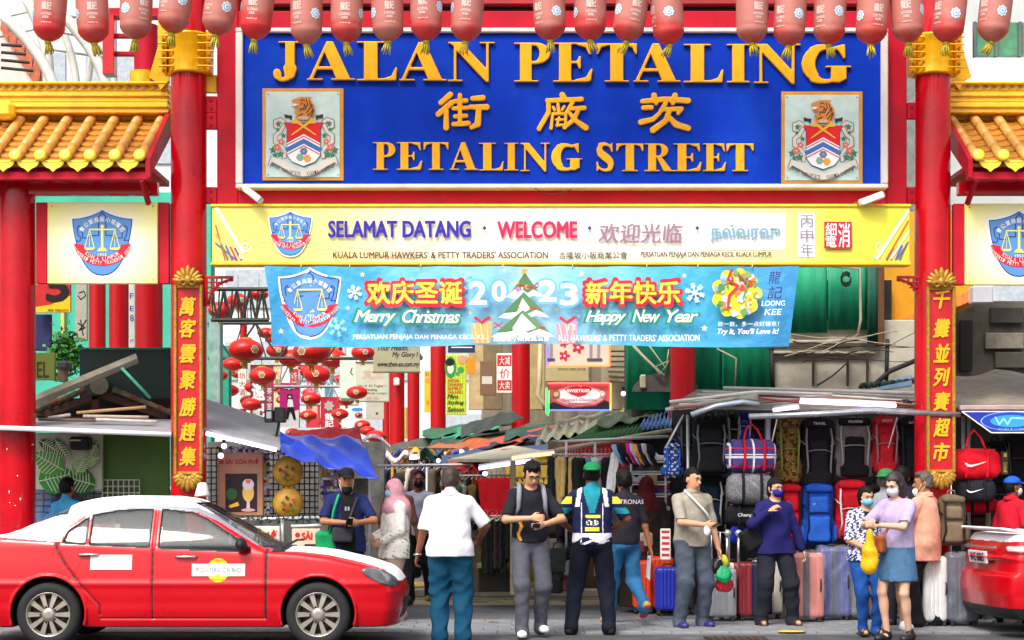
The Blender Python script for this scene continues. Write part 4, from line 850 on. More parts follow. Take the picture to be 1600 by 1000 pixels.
# yellow shophouse further right
yb = thing('yellow_shophouse', (X(1450, 5), 5, 0), 'shophouse with orange yellow wall and tiled orange eaves behind the right main column', 'building')
YW = M('#e8a010', .7, var=.2, scale=1.5, wear='#c47f10', wearamt=.5)
MB().prism([P(1378, 330, 5), P(1560, 330, 5), P(1520, 478, 5), P(1378, 540, 5)], (0, .3, 0), YW).build('wall', None, yb)
for k in range(14):
    x0 = 1380+k*9.6; yy = 530-k*4.1; MB().prism([P(x0, yy-18+.0, 4.9), P(x0+9, yy-21.6, 4.9), P(x0+9, yy-5, 4.85), P(x0, yy-1, 4.85)], (0, .08, 0), M('#d8742a', .7, var=.25)).build('eave_tile', None, yb)
MB().pbox(1420, 470, 1640, 660, 6, .3, M('#6f6a60', .9, var=.4, scale=1.2, wear='#3c3833', wearamt=.8), .01).build('grey_wall', None, yb)
for r, c in (((1500, 500, 1520, 580), '#2a2926'), ((1548, 480, 1600, 505), '#3a3832'), ((1540, 520, 1600, 545), '#8a8578'), ((1555, 550, 1625, 575), '#4a473f')): MB().pbox(*r, 5.9, .08, M(c, .8, var=.3), .01).build('window_bay', None, yb)
MB().pbox(1521, 446, 1553, 474, 4.6, .3, M('#c9cbd4', .6, var=.12), .02).build('wall_box', None, yb)
# pale block top right
pb = thing('pale_block', (X(1570, 9), 9, 0), 'pale grey building with green tinted window and white balcony above the right tiled roof', 'building')
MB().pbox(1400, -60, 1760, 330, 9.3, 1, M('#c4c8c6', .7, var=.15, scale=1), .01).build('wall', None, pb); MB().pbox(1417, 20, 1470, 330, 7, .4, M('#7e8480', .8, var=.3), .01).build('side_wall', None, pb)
MB().pbox(1522, 35, 1600, 87, 9.2, .05, M('#4f8a68', .3, var=.3), 0).build('window', None, pb)
for xx in (1521, 1555, 1592): MB().pbox(xx, 33, xx+5, 88, 9.12, .12, M('#5f6462', .5), .01).build('window_frame', None, pb)
MB().pbox(1520, 90, 1700, 132, 8.6, .6, M('#f1f1f4', .6, var=.08), .02).build('balcony', None, pb)
MB().pbox(1495, 35, 1520, 145, 8.9, .4, M('#d3d6d8', .7, var=.15), .01).build('pier', None, pb)
# ------------------------------------------------------------------ red inner columns
def rcol(px, w, Y, y0, label, nm='red_column'):
    t = solo(MB().tube((X(px, Y), Y, 0), (X(px, Y), Y, Z(y0, Y)), w/2/S(Y), n=24, mat=RED2), nm, None, label, 'column', 'red columns along the covered street'); return t
rcol(1067, 40, 3.9, 380, 'bright red round column in front of the green corrugated wall'); rcol(813.5, 29, 19, 380, 'tall red round column standing right of the striped hair salon poster')
rcol(684.5, 24, 26, 380, 'dark red round column just left of the striped hair salon poster'); rcol(646, 19, 33, 470, 'red column with a yellow strip beside it, right one of the close pair'); rcol(620, 24, 30, 480, 'broad red column carrying a small white box, left one of the close pair'); rcol(604, 13, 38, 560, 'thin red column at the left edge of the close pair')
rcol(152, 26, 7, 380, 'red column under the left yellow sign, left of three'); rcol(186, 31, 5.6, 380, 'red column under the left yellow sign, middle of three'); rcol(233, 42, 4.2, 380, 'red column under the left yellow sign, right of three'); rcol(380, 10, 24, 480, 'thin distant red column behind the maroon vertical sign')
solo(MB().pbox(615, 590, 624, 602, 29.5, .2, WHITE, .03), 'meter_box', None, 'small white box fixed on the broad red column', 'box')
solo(MB().pbox(631, 636, 636, 684, 32, .15, M('#d8b060', .7, var=.2), .02), 'yellow_strip', None, 'narrow yellow plate between the pair of red columns', 'plate')
# upper red steelwork behind the left roof
t = thing('rear_gate_frame', P(190, 130, 3), 'red rear column with gold band and red beams behind the left paper lanterns', 'frame')
MB().tube((X(228, 3), 3, Z(130, 3)), (X(228, 3), 3, Z(40, 3)), .15, n=20, mat=REDM).build('column', None, t); MB().tube((X(224, 3), 3, Z(133, 3)), (X(224, 3), 3, Z(113, 3)), .17, n=20, mat=GOLD).build('gold_band', None, t)
MB().pbox(160, 22, 178, 116, 3.2, .2, RED).build('post', None, t); MB().pbox(178, 52, 250, 58, 3.3, .1, REDM).build('beam', None, t); MB().pbox(178, 80, 212, 86, 3.3, .1, REDM).build('beam', None, t); MB().pbox(170, 12, 270, 26, 3.5, .2, REDM).build('beam', None, t); MB().pbox(207, 62, 245, 74, 3.1, .15, REDF).build('bracket', None, t)
# ------------------------------------------------------------------ arched roof over the street: white steel arches and translucent panels
cn = thing('street_canopy', (0, 30, 9), 'arched white steel canopy with translucent panels above the street, seen at the upper left', 'canopy')
CST = M('#d9d6cc', .5, var=.1)
for k, (xa, ya, xb, yb_, w) in enumerate(((0, 20, 90, 150, 1.2), (38, -10, 75, 150, 1.3), (95, 20, 170, 150, 1.3), (60, -20, 122, 150, .9), (120, 0, 135, 140, .8), (150, 60, 175, 150, .8), (-10, 60, 60, 150, .8))):
    Y = 11+k*1.2; MB().path([P(xa+(xb-xa)*u+14*math.sin(u*3.14), ya+(yb_-ya)*u, Y) for u in [i/8 for i in range(9)]], .05*w*1.6, 8, CST).build('arch_rib', None, cn)
for k in range(3): MB().path([P(-10, 30+k*28, 13+k), P(60, 14+k*30, 13+k), P(180, 40+k*26, 14+k)], .03, 6, CST).build('purlin', None, cn)
ob = thing('brick_tower', (X(20, 14), 14, 0), 'building with orange latticed bands seen slanting at the upper left corner', 'building')
MB().prism([P(-80, 10, 14), P(0, 10, 14), P(72, 128, 14), P(-80, 128, 14)], (0, 1, 0), M('#e6d4c8', .8, var=.15)).build('wall', None, ob)
for k in range(5):
    a, b = k/5, (k+.8)/5; MB().prism([P(4+62*a, 18+96*a, 13.9), P(4+62*b, 18+96*b, 13.9), P(4+58*b, 50+92*b, 13.9), P(0+58*a, 46+92*a, 13.9)], (0, .09, 0), M('#c86a4a', .8, var=.35, scale=10)).build('lattice_panel', None, ob)
for k in range(4): MB().tube(P(2, 70+k*12, 13), P(34+k*6, 72+k*13, 13), .03, n=5, mat=DARK).build('railing', None, ob)
# ------------------------------------------------------------------ left row of buildings
lb = thing('teal_shophouse', (X(100, 12), 12, 0), 'teal painted shophouse behind the three red columns at left', 'building')
MB().pbox(-60, 300, 330, 760, 12, .4, M('#3fb79c', .7, var=.2, scale=1), .01).build('wall', None, lb); MB().pbox(95, 430, 100, 560, 11.9, .1, M('#e8c860', .7), .01).build('pillar', None, lb)
MB().pbox(326, 480, 344, 660, 8, .3, M('#8fb0a8', .7, var=.3), .01).build('side_pillar', None, lb); MB().pbox(335, 540, 358, 650, 12, .3, M('#17997a', .7, var=.2), .01).build('green_pillar', None, lb)
# added pale backdrop, its tone standing in for bright haze down the street
ub = thing('haze_backdrop', (0, 46, 0), 'tall pale backdrop with window bands, added for the bright haze at the street end', 'building')
MB().box((-2, 60, 14), (50, 1, 28), M('#d9dcdc', .7, var=.1, scale=.4)).build('wall', None, ub)
for k in range(6):
    for j in range(16): MB().box((-24+j*3.1, 59.45, 4+k*3.2), (2.2, .1, 1.7), M('#b4bec6', .2, var=.2)).build('window', None, ub)
# market hall walls either side of the street (right hand, running away from us)
rw = thing('right_shop_row', (5.5, 20, 0), 'row of old shophouses along the right side of the street with brown awnings', 'building')
mb = MB(); mb.prism([(X(985, 10)+.6, 10, 0), (X(735, 45)+.4, 45, 0), (X(735, 45)+.4, 45, 9), (X(985, 10)+.6, 10, 9)], (.4, 0, 0), M('#8c8066', .8, var=.35, scale=.8, wear='#5a5244', wearamt=.6)); mb.build('wall', None, rw)
for k, (px, Y, w, c) in enumerate(((960, 12, 40, '#a39a7c'), (905, 16, 38, '#6a6250'), (868, 20, 26, '#8f7f5c'), (838, 24, 26, '#b09a6a'), (770, 30, 30, '#7a6a4c'), (745, 36, 26, '#c0a878'))):
    MB().pbox(px-w/2, 528-k*3, px+w/2, 640, Y, .3, M(c, .8, var=.3, scale=2), .01).build('shop_front', None, rw)
for k in range(7): MB().pbox(944+k*1.5, 545+k*8, 985, 549+k*8, 11.5, .2, M('#8f8870', .8, var=.3), .01).build('louvre', None, rw)
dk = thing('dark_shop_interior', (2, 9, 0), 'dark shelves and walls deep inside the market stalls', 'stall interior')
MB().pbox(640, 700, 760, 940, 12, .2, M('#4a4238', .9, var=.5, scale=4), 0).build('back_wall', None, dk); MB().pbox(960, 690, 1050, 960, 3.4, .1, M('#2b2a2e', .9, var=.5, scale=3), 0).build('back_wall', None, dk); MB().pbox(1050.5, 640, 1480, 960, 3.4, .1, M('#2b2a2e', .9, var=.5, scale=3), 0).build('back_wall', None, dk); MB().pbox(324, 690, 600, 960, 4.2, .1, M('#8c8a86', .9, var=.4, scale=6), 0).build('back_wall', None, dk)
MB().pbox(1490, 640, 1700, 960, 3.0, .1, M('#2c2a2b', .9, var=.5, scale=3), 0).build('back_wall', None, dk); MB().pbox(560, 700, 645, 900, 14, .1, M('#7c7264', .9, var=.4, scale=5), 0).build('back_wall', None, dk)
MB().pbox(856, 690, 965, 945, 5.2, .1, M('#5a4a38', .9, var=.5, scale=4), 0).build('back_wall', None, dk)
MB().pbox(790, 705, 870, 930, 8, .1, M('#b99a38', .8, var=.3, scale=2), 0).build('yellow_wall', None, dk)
# ------------------------------------------------------------------ round red lanterns inside the street
RL = M('#e0160e', .4, var=.18, scale=5, coat=.15); LG = M('#e8a828', .5, var=.2)
def rlan(seed=0):
    m = MB(); n = 40; pr = 14; v = []; f = []
    for i in range(pr+1):
        t = math.pi*(.06+.88*i/pr)
        for k in range(n): r = .5*math.sin(t)*(1+.018*(k % 2)); v.append((r*math.cos(6.2832*k/n), r*math.sin(6.2832*k/n), -.34*math.cos(t)))
    f = [(i*n+k, i*n+(k+1) % n, (i+1)*n+(k+1) % n, (i+1)*n+k) for i in range(pr) for k in range(n)]
    m.add(v, f, RL, True); return m.mesh('shade')
rl_me = rlan(); rc = MB(); rc.lathe([(.1, .31), (.16, .32), (.16, .345), (.1, .36)], n=14, mat=LG); rc_me = rc.mesh('gold_rim'); rc2 = MB(); rc2.lathe([(.1, -.38), (.17, -.36), (.17, -.325), (.1, -.31)], n=14, mat=LG); rb_me = rc2.mesh('gold_rim')
rt = MB()
for k in range(8): rt.tube((.05*math.cos(k*.8), .05*math.sin(k*.8), -.37), (.075*math.cos(k*.8), .075*math.sin(k*.8), -.56), .02, .014, 4, LG)
rt_me = rt.mesh('tassel')
def badge():
    m = MB()
    for R0, c, o in ((.13, '#f0d890', .012), (.1, '#6fa8a0', .02), (.06, '#e87a50', .028)):
        v = [(0, -.5-o, 0)]+[(R0*(.82+.18*abs(math.cos(3*a)))*math.cos(a), -.487-o+.1*R0*0, R0*(.82+.18*abs(math.cos(3*a)))*math.sin(a)) for a in [6.2832*i/24 for i in range(24)]]; m.add(v, [(0, 1+i, 1+(i+1) % 24) for i in range(24)], flat(c))
    return m.mesh('flower_badge')
bd_me = badge()
RLS = [(384, 547, 54, 4, 'largest round red lantern, just right of the left main column'), (486, 550, 58, 6, 'big round red lantern with flower badge right under the blue banner'), (410, 587, 42, 9, 'round red lantern above the maroon vertical sign'), (495, 585, 42, 9, 'round red lantern below the badge lantern, dark underside'), (341, 587, 30, 9, 'small round red lantern half behind the left main column'), (567, 551, 36, 8, 'round red lantern partly behind the beige health sign'),
       (404, 460, 30, 6, 'round red lantern cut by the left edge of the blue banner'), (486, 623, 31, 16, 'small round red lantern in the middle of the street, upper of two'), (482, 649, 27, 18, 'small round red lantern in the middle of the street, lower of two'), (531, 647, 27, 18, 'small red lantern above the blue tarpaulin'), (441, 625, 20, 20, 'small red lantern left of the magenta poster'), (566, 664, 25, 24, 'little flat red lantern by the far white van'), (541, 625, 27, 18, 'small red lantern below the white street sign'), (520, 560, 44, 13, 'red lantern behind the badge lantern, right side'), (455, 560, 40, 14, 'red lantern behind the badge lantern, left side'), (592, 680, 14, 30, 'tiny red lantern beside the left red column of the pair'), (433, 548, 34, 12, 'red lantern between the two big ones'), (345, 485, 40, 7, 'red lantern behind the red corner bracket'), (372, 470, 34, 10, 'red lantern seen between bracket and blue banner'), (515, 545, 40, 20, 'red lantern partly hidden under the banner middle'), (560, 648, 12, 26, 'tiny red lantern at the far end of the street')]
for px, py, w, Y, lb_ in RLS:
    t = thing('round_lantern', P(px, py, Y), lb_, 'lantern', 'round red lanterns strung inside the street'); k = w/S(Y); t.scale = (k, k, k*(.98 if w > 30 else .9)); t.rotation_euler = (0, rad(random.uniform(-4, 4)), rad(random.uniform(-30, 40)))
    for n_, me in (('shade', rl_me), ('gold_rim', rc_me), ('gold_rim', rb_me), ('tassel', rt_me), ('flower_badge', bd_me)): link(n_, me, t)
    MB().tube((0, 0, .3), (0, 0, 1.2), .012, n=4, mat=WIRE).build('cord', None, t, world=False)
for k in range(44):
    px, py, Y = random.Random(k).uniform(328, 600), 500+random.Random(k+50).random()**.7*185, 9+k*.6; w = random.Random(k+9).uniform(.26, .44)
    t = thing('round_lantern', P(px, py, Y), 'small distant round red lantern hanging far down the street', 'lantern', 'distant round red lanterns'); t.scale = (w, w, w*.9); t.rotation_euler = (0, rad(k % 5-2), k)
    for n_, me in (('shade', rl_me), ('tassel', rt_me), ('flower_badge', bd_me)): link(n_, me, t)
# trusses carrying the lanterns
DKG = M('#3c4440', .5, metal=.3, var=.2)
for j, (Y, y0, y1, x0, x1) in enumerate(((10, 505, 560, 325, 660), (15, 570, 604, 420, 560), (22, 604, 632, 440, 560), (5.2, 452, 500, 330, 420))):
    t = thing('lattice_truss', P(x0, y1, Y), ('dark', 'grey', 'far grey', 'near dark')[j]+' steel lattice truss crossing the street between the round lanterns', 'truss'); m = lambda a, b, r, nm: MB().tube(P(*a, Y), P(*b, Y), r, n=5, mat=DKG if j in (0, 3) else M('#a8aaa6', .5, metal=.3, var=.2)).build(nm, None, t)
    m((x0, y0), (x1, y0), .03, 'chord'); m((x0, y1), (x1, y1), .03, 'chord'); n = 9
    for k in range(n): xa = x0+(x1-x0)*k/n; xb = x0+(x1-x0)*(k+1)/n; m((xa, y1 if k % 2 else y0), (xb, y0 if k % 2 else y1), .018, 'brace'); m((xa, y1 if k % 2 else y0), ((xa+xb)/2-2, y0 if k % 2 else y1), .012, 'brace')
# ------------------------------------------------------------------ hanging signs in the street
def sign_board(name, x0, y0, x1, y1, Y, c, label, fn=None, d=.06, cat='sign', edge=None):
    t = thing(name, P((x0+x1)/2, y1, Y), label, cat); MB().pbox(x0, y0, x1, y1, Y, d, M(c, .5, var=.12, scale=4) if isinstance(c, str) else c, .008).build('board', None, t)
    if edge: 
        for r in ((x0-1.2, y0-1.2, x1+1.2, y0+.4), (x0-1.2, y1-.4, x1+1.2, y1+1.2)): MB().pbox(*r, Y-.02, d+.03, M(edge, .5), .004).build('edge_trim', None, t)
    if fn: p = Print(Y, step=.003); fn(p); p.build('print', t)
    return t
K = flat('#1c1a1c'); RDD = flat('#c42a2a')
for k in range(9):
    x = 345+k*27; Y = 17+k*2.3; sign_board('street_banner', x, 560+k % 3*16, x+13, 625+k % 4*14, Y, ('#c8203a', '#e8e0d4', '#b03050', '#d8c8a0', '#c41c2c', '#e0508a', '#3a8aa0', '#f0e8e0', '#a82838')[k], '%s narrow banner hanging deep in the street behind the lanterns' % ('first second third fourth fifth sixth seventh eighth ninth'.split()[k]+' from the left'), lambda p, x=x, k=k: [p.text('茶坊大酒店'[j+k % 2], x+2, 566+k % 3*16+j*13, x+11, 576+k % 3*16+j*13, flat('#f4e8c8' if k in (0, 2, 4, 5, 6, 8) else '#b8202c')) for j in range(3)])
sign_board('health_sign', 583, 535, 656, 581, 9, '#a8a684', 'beige sign reading Your Health, My Glory! hanging under the banner', lambda p: p.text('Your Health,', 590, 539, 638, 549, K, shear=.25, bold=.02).text('My Glory !', 613, 550, 653, 560, K, shear=.25, bold=.02).text('www.zhen-ao.com.my', 590, 565, 655, 575, K, shear=.2, bold=.02), edge='#6a6850')
sign_board('address_sign', 556, 566, 608, 627, 10, '#c9cbb4', 'pale hanging sign with a Jalan Petaling address left of the red columns', lambda p: p.text('No. 41-43, Tingkat 1,', 560, 601, 604, 606, K).text('Jalan Petaling,', 560, 607, 590, 612, K).text('50000 Kuala Lumpur', 560, 612.5, 605, 617, K).text('真澳', 566, 578, 600, 592, flat('#d9b8a0')).text('长乐', 572, 619, 592, 626, flat('#d88a80')), edge='#8a8c78')
sign_board('pale_hanging_sign', 531, 556, 557, 626, 12, '#d3dccb', 'narrow pale hanging sign beside the address sign', lambda p: p.line([(550, 575), (548, 582), (551, 586)], 1.5, K).rect(532, 622, 556, 625, flat('#3a8a6a')))
sign_board('maroon_vertical_sign', 391, 570, 427, 660, 13, '#8c3048', 'maroon vertical sign with large pale characters below a round lantern', lambda p: p.text('遠', 394, 598, 413, 625, WHT, bold=.05).text('記', 394, 630, 413, 652, WHT, bold=.05).text('茶', 417, 606, 425, 616, WHT).text('冰', 417, 618, 425, 628, WHT).text('室', 417, 630, 425, 640, WHT), edge='#d8c8b0')
def poster(p):
    p.poly([(437, 650), (467, 640), (467, 668), (437, 668)], WHT); p.circ(452, 606, 9, flat('#3a2a6a'), ry=4).up().text('Elegant', 444, 603, 460, 609, WHT, bold=.03); p.up()
    p.circ(453, 620, 3, flat('#e8c0a0')).poly([(449, 616), (457, 616), (458, 632), (455, 626), (451, 626), (448, 632)], K).up().circ(453, 620, 2.2, flat('#e8c0a0')).poly([(450, 624), (457, 624), (459, 636), (449, 636)], WHT).poly([(449, 636), (459, 636), (463, 656), (459, 656), (454, 642), (450, 655), (446, 655)], K)
sign_board('fashion_poster', 437, 598, 468, 668, 15, '#c4187c', 'magenta and white poster of a standing woman hanging in the street', poster)
sign_board('red_drink_banner', 501, 620, 530, 668, 20, '#c01830', 'red hanging banner with flower badge and two white characters', lambda p: p.flower(514, 634, 8, flat('#8fc0d0'), 7).up().circ(514, 634, 4, flat('#e8a060')).text('龍', 508, 646, 521, 656, WHT, bold=.04).text('記', 508, 657, 521, 667, WHT, bold=.04))
sign_board('small_red_banner', 478, 622, 500, 668, 22, '#c8323c', 'dull red banner left of the badge banner', lambda p: p.rect(482, 632, 496, 652, flat('#d8a890')))
sign_board('blue_white_sign', 545, 633, 572, 654, 26, '#dfe8ee', 'small white and blue sign at the far end of the street', lambda p: p.circ(558, 640, 9, flat('#3a8ad0'), ry=3))
sign_board('grey_shop_sign', 572, 628, 600, 655, 26, '#b9b6a8', 'grey shop sign with small emblem by the left red column', lambda p: p.star(589, 646, 3, K))
def salon(p):
    for k in range(8): p.rect(698+k*4, 555, 700+k*4, 647, flat('#a8c82a'))
    p.up(); p.circ(704, 574, 9, flat('#2f8f4a'), ry=17).circ(720, 578, 5, flat('#3a9a50')).circ(715, 584, 3, flat('#3a9a50')).circ(722, 562, 7, flat('#c89a78')); p.up(); p.circ(704, 576, 5, flat('#e8d8c0'), ry=8).circ(703, 566, 7, K, ry=6); p.up()
    for t, y in (('KEDAI', 594), ('DANDAN', 600), ('RAMBUT', 606), ('DAN KUKU', 612)): p.text(t, 700, y-2, 722 if t != 'KEDAI' else 717, y+2.6, RDD, bold=.03)
    for t, y in (('Miro', 619), ('Styling', 629), ('Saloon', 639)): p.text(t, 699, y-3, 699+(17 if t == 'Miro' else 26), y+4, K, shear=.3, bold=.03)
sign_board('salon_poster', 697, 554, 729, 648, 24, '#d8dc3c', 'yellow and green striped hair salon poster with a woman portrait between two red columns', salon)
sign_board('yellow_shop_sign', 663, 579, 673.5, 644, 28, '#e8b81c', 'narrow yellow shop sign left of the dark red column', lambda p: p.text('KI', 665, 582, 670, 588, K).text('KE', 665, 591, 671, 598, RDD).text('*', 666, 624, 671, 634, RDD))
sign_board('orange_sign', 729, 558, 742, 584, 26, '#e88a10', 'plain orange panel beside the salon poster', None); sign_board('navy_sign', 700, 536, 742, 551, 23, '#1c2450', 'dark navy sign with a white line of writing above the salon poster', lambda p: p.rect(705, 542, 738, 543.5, WHT))
sign_board('brown_sign_box', 750, 564, 775, 618, 18, '#7c5a40', 'brown sign box with small white label right of the salon poster', lambda p: p.rect(753, 588, 769, 600, flat('#c8c4b0')))
sign_board('red_character_banner', 776, 552, 800, 614, 17, '#f0e8e0', 'white banner with large red characters left of the tall red column', lambda p: p.rect(777, 555, 799, 572, RDD).rect(777, 594, 799, 610, RDD).up().text('大减', 780, 557, 797, 570, WHT).text('价', 781, 576, 797, 591, RDD).text('大卖', 780, 596, 797, 608, WHT))
def neon(name, x0, y0, x1, y1, Y, body, label, fn, cols):
    t = sign_board(name, x0, y0, x1, y1, Y, body, label, fn, .12)
    for (a, b), c in zip((((x0, y0), (x1, y0)), ((x1, y0), (x1, y1)), ((x1, y1), (x0, y1)), ((x0, y1), (x0, y0))), cols):
        if c: MB().tube(P(*a, Y-.06), P(*b, Y-.06), .016, n=6, mat=M(c, .3, var=0, emit=2.2)).build('neon_tube', None, t)
def hib(p):
    for cx, cy, r in ((882, 556, 9), (903, 543, 10), (881, 536, 7)): p.flower(cx, cy, r, flat('#c8283c'), 5, .4).up().circ(cx, cy, r*.2, WHT)
    for x in (859, 921, 933): p.rect(x, 534, x+4, 562, flat('#8a8c98')).rect(x-4, 560, x+8, 564, flat('#4a4c5a'))
neon('hibiscus_sign', 854, 532, 953, 572, 11, '#d3c8b4', 'beige sign with red hibiscus flowers and neon border under the blue banner', hib, (None, '#ff5a2a', '#ff6a2a', '#6a5aff'))
def sk(p):
    p.rect(858, 601, 952, 640, flat('#b8484c')).up(.4).circ(905, 618, 40, flat('#d88a88'), ry=16).up(.4).circ(905, 617, 33, flat('#f2dedc'), ry=13)
    p.up(); p.poly([(856, 641), (856, 632), (866, 628), (880, 634), (895, 637), (930, 634), (945, 625), (954, 630), (954, 641)], K); p.up(); p.poly([(882, 608), (895, 604), (903, 603), (907, 605), (911, 603), (920, 604), (925, 608), (915, 617), (904, 620), (892, 616)], flat('#c8202c')).up().text('SWEETKISS', 886, 608, 921, 613, WHT, bold=.05).text("Malaysia's Chocolate", 877, 622, 932, 628, flat('#6a1828'), shear=.2, bold=.02).text('马来西亚巧克力', 888, 629, 922, 633, K); p.circ(869, 616, 6, flat('#7a5a40')).circ(941, 616, 4.5, WHT).up().circ(869, 616, 4, flat('#c0a080')).circ(941, 616, 3.5, K).up().circ(941, 616, 2.6, WHT)
neon('chocolate_sign', 856, 599, 954, 641, 10.4, '#8c2a34', 'chocolate shop sign with red lips and coloured neon tubes round it', sk, ('#ff4a4a', '#ff9a3a', '#4a5aff', None))
x = 854; solo(MB().path([P(x, 606, 10.3), P(x, 646, 10.3), P(x+2, 649, 10.3), P(x+3, 645, 10.3), P(x+3, 610, 10.3)], .015, 6, M('#3aff4a', .3, var=0, emit=2.2)), 'green_neon', None, 'green neon loop on the left side of the chocolate sign', 'neon tube')
sign_board('slanted_beige_awning', 852, 573, 920, 596, 12, '#b3a578', 'beige valance hanging between the two neon signs', lambda p: p.text('KEDAI SERI JAYA', 872, 575, 915, 580, K))
solo(MB().path([P(845, 530, 12), P(843, 600, 12), P(840, 616, 12), P(848, 628, 12), P(853, 640, 12)], .045, 8, M('#b9ad88', .5, var=.2)), 'drain_pipe', None, 'beige drain pipe left of the neon signs', 'pipe')
solo(MB().pbox(1000, 585, 1010, 607, 4.3, .1, M('#b9b494', .6, var=.2), .02), 'switch_box', None, 'small beige electric box on the green wall', 'box')
# behind, left side signs
sign_board('price_sign', 53, 444, 110, 488, 4, '#c81c1c', 'red and yellow price sign with a big black numeral behind the left outer column', lambda p: p.poly([(53, 488), (53, 480), (80, 476), (110, 462), (110, 488)], flat('#e8c018')).up().text('5', 74, 425, 106, 470, K, bold=.06).text('PER PERSON', 75, 483, 107, 487, K, shear=.2))
sign_board('navy_sign', 55, 491, 80, 548, 4.2, '#16245a', 'dark blue panel under the red and yellow price sign', None)
sign_board('calligraphy_board', 118, 440, 136, 532, 5.5, '#a9a696', 'grey board with black brush drawing beside a red column', lambda p: p.line([(123, 458), (131, 455), (134, 462), (126, 468), (122, 462)], 1.6, K).line([(122, 505), (133, 512), (124, 516), (135, 500)], 2, K).line([(126, 500), (130, 524)], 1.6, K))
sign_board('white_vertical_strip', 201, 440, 211, 545, 4.4, '#c8cfc8', 'white vertical strip sign with blue writing between red columns', lambda p: p.text('F', 203, 458, 209, 467, BLUD).text('E', 203, 478, 209, 486, BLUD).text('8', 203, 492, 209, 502, BLUD).text('JP', 203, 530, 209, 535, BLUD))
sign_board('green_hotel_sign', 50, 551, 86, 594, 2.4, '#8f9a3a', 'olive green sign showing the letters EL, cut by the left outer column', lambda p: p.text('EL', 58, 566, 76, 590, flat('#3c4a1c'), bold=.03))
solo(MB().pbox(88, 563, 106, 577, 2.3, .25, M('#5a5a58', .6, var=.3), .03).pbox(90, 577, 102, 596, 2.4, .15, M('#8c7a60', .7)), 'floodlight', None, 'grey floodlight box beside the olive green sign', 'lamp')
def shrub(cx, cy, Y, w, h, n, label, seed):
    rr = random.Random(seed); t = thing('bush', P(cx, cy+h/2, Y), label, 'plant'); mats = [M(c, .6, var=.3) for c in ('#2f7a2a', '#4a9a34', '#1f5a26', '#5fae3c')]; m = MB()
    for k in range(n):
        a = rr.gauss(0, .42), rr.gauss(0, .4), rr.gauss(0, .42); c = P(cx+a[0]*w/2, cy+a[2]*h/2, Y+a[1]*.2); d = Vector((rr.gauss(0, 1), rr.gauss(0, 1), rr.gauss(0, .7))).normalized()*.09; s_ = Vector((rr.gauss(0, 1), rr.gauss(0, 1), rr.gauss(0, 1))).cross(d).normalized()*.028; m.add([c, c+d*.5+s_, c+d, c+d*.5-s_], [(0, 1, 2, 3)], rr.choice(mats))
    tag(m.build('leaves', None, t), kind='stuff')
    for k in range(5): MB().path([P(cx, cy+h/2, Y), P(cx+rr.uniform(-.2, .2)*w, cy, Y), P(cx+rr.uniform(-.45, .45)*w, cy-h*.4, Y)], [.02, .012, .005], 5, M('#5a4228', .8)).build('stem', None, t)
shrub(102, 552, 3.4, 48, 80, 700, 'bright green leafy bush behind the left stall roof', 4)
# wires on the right wall
rr = random.Random(12); WM = M('#2c2a26', .7); WP = M('#b8ae90', .7)
for k in range(13):
    x0, x1 = rr.uniform(1195, 1260), rr.uniform(1330, 1440); y0, y1 = rr.uniform(520, 575), rr.uniform(510, 570); sag = rr.uniform(-6, 16); Y = 4.2+rr.random()*.15
    solo(MB().path([P(x0+(x1-x0)*u, y0+(y1-y0)*u+sag*math.sin(3.14*u)+1.5*math.sin(u*12+k), Y) for u in [i/12 for i in range(13)]], rr.choice((.005, .007, .010)), 5, rr.choice((WM, WM, WM, WP))), 'wall_cable', None, 'loose cable strung across the stained wall right of the blue banner', 'cable', 'cables strung across the stained wall')
for pts, r, lb_ in (([(1290, 415), (1343, 420), (1345, 500), (1340, 525)], .02, 'pale conduit running down the green wall right of the blue banner'), ([(1120, 545), (1150, 560), (1148, 606)], .014, 'thin pale pipe on the green wall beside the black stain'), ([(1205, 540), (1208, 608)], .03, 'dark vertical pipe at the edge of the green wall'), ([(1366, 602), (1390, 580), (1434, 562)], .035, 'black diagonal stay on the stained wall'), ([(1387, 530), (1385, 600)], .03, 'black vertical bar under the orange eaves'), ([(1276, 603), (1300, 588), (1325, 566)], .012, 'brown cable rising to the right on the stained wall')):
    solo(MB().path([P(*q, 4.3) for q in pts], r, 7, WP if 'pale' in lb_ else WM), 'wall_pipe', None, lb_, 'pipe')
for k in range(8):
    pts = [(985+rr.uniform(-5, 30), 540), (1010+rr.uniform(-10, 30), 570+rr.uniform(-10, 20)), (1045, 545+rr.uniform(0, 30))] if k < 4 else [(1322+6*math.cos(a*.8)*1.3, 425+k*2+9*math.sin(a*.8)) for a in range(8)]
    solo(MB().path([P(*q, 4.25) for q in pts], .01, 5, WP if k < 4 else WM), 'wall_cable', None, 'pale cable on the green wall by the small electric box' if k < 4 else 'coil of dark cable hanging under the yellow board', 'cable', 'cables on the green wall' if k < 4 else 'cable coils under the yellow board')
m = MB(); m.prism([P(1040+52*math.cos(rad(180*i/16)), 612-30*math.sin(rad(180*i/16)), 4.35) for i in range(17)], (0, .1, 0), M('#5c5850', .9, var=.3)); solo(m, 'grey_arch', None, 'dark grey arched panel behind the bright red column', 'panel')
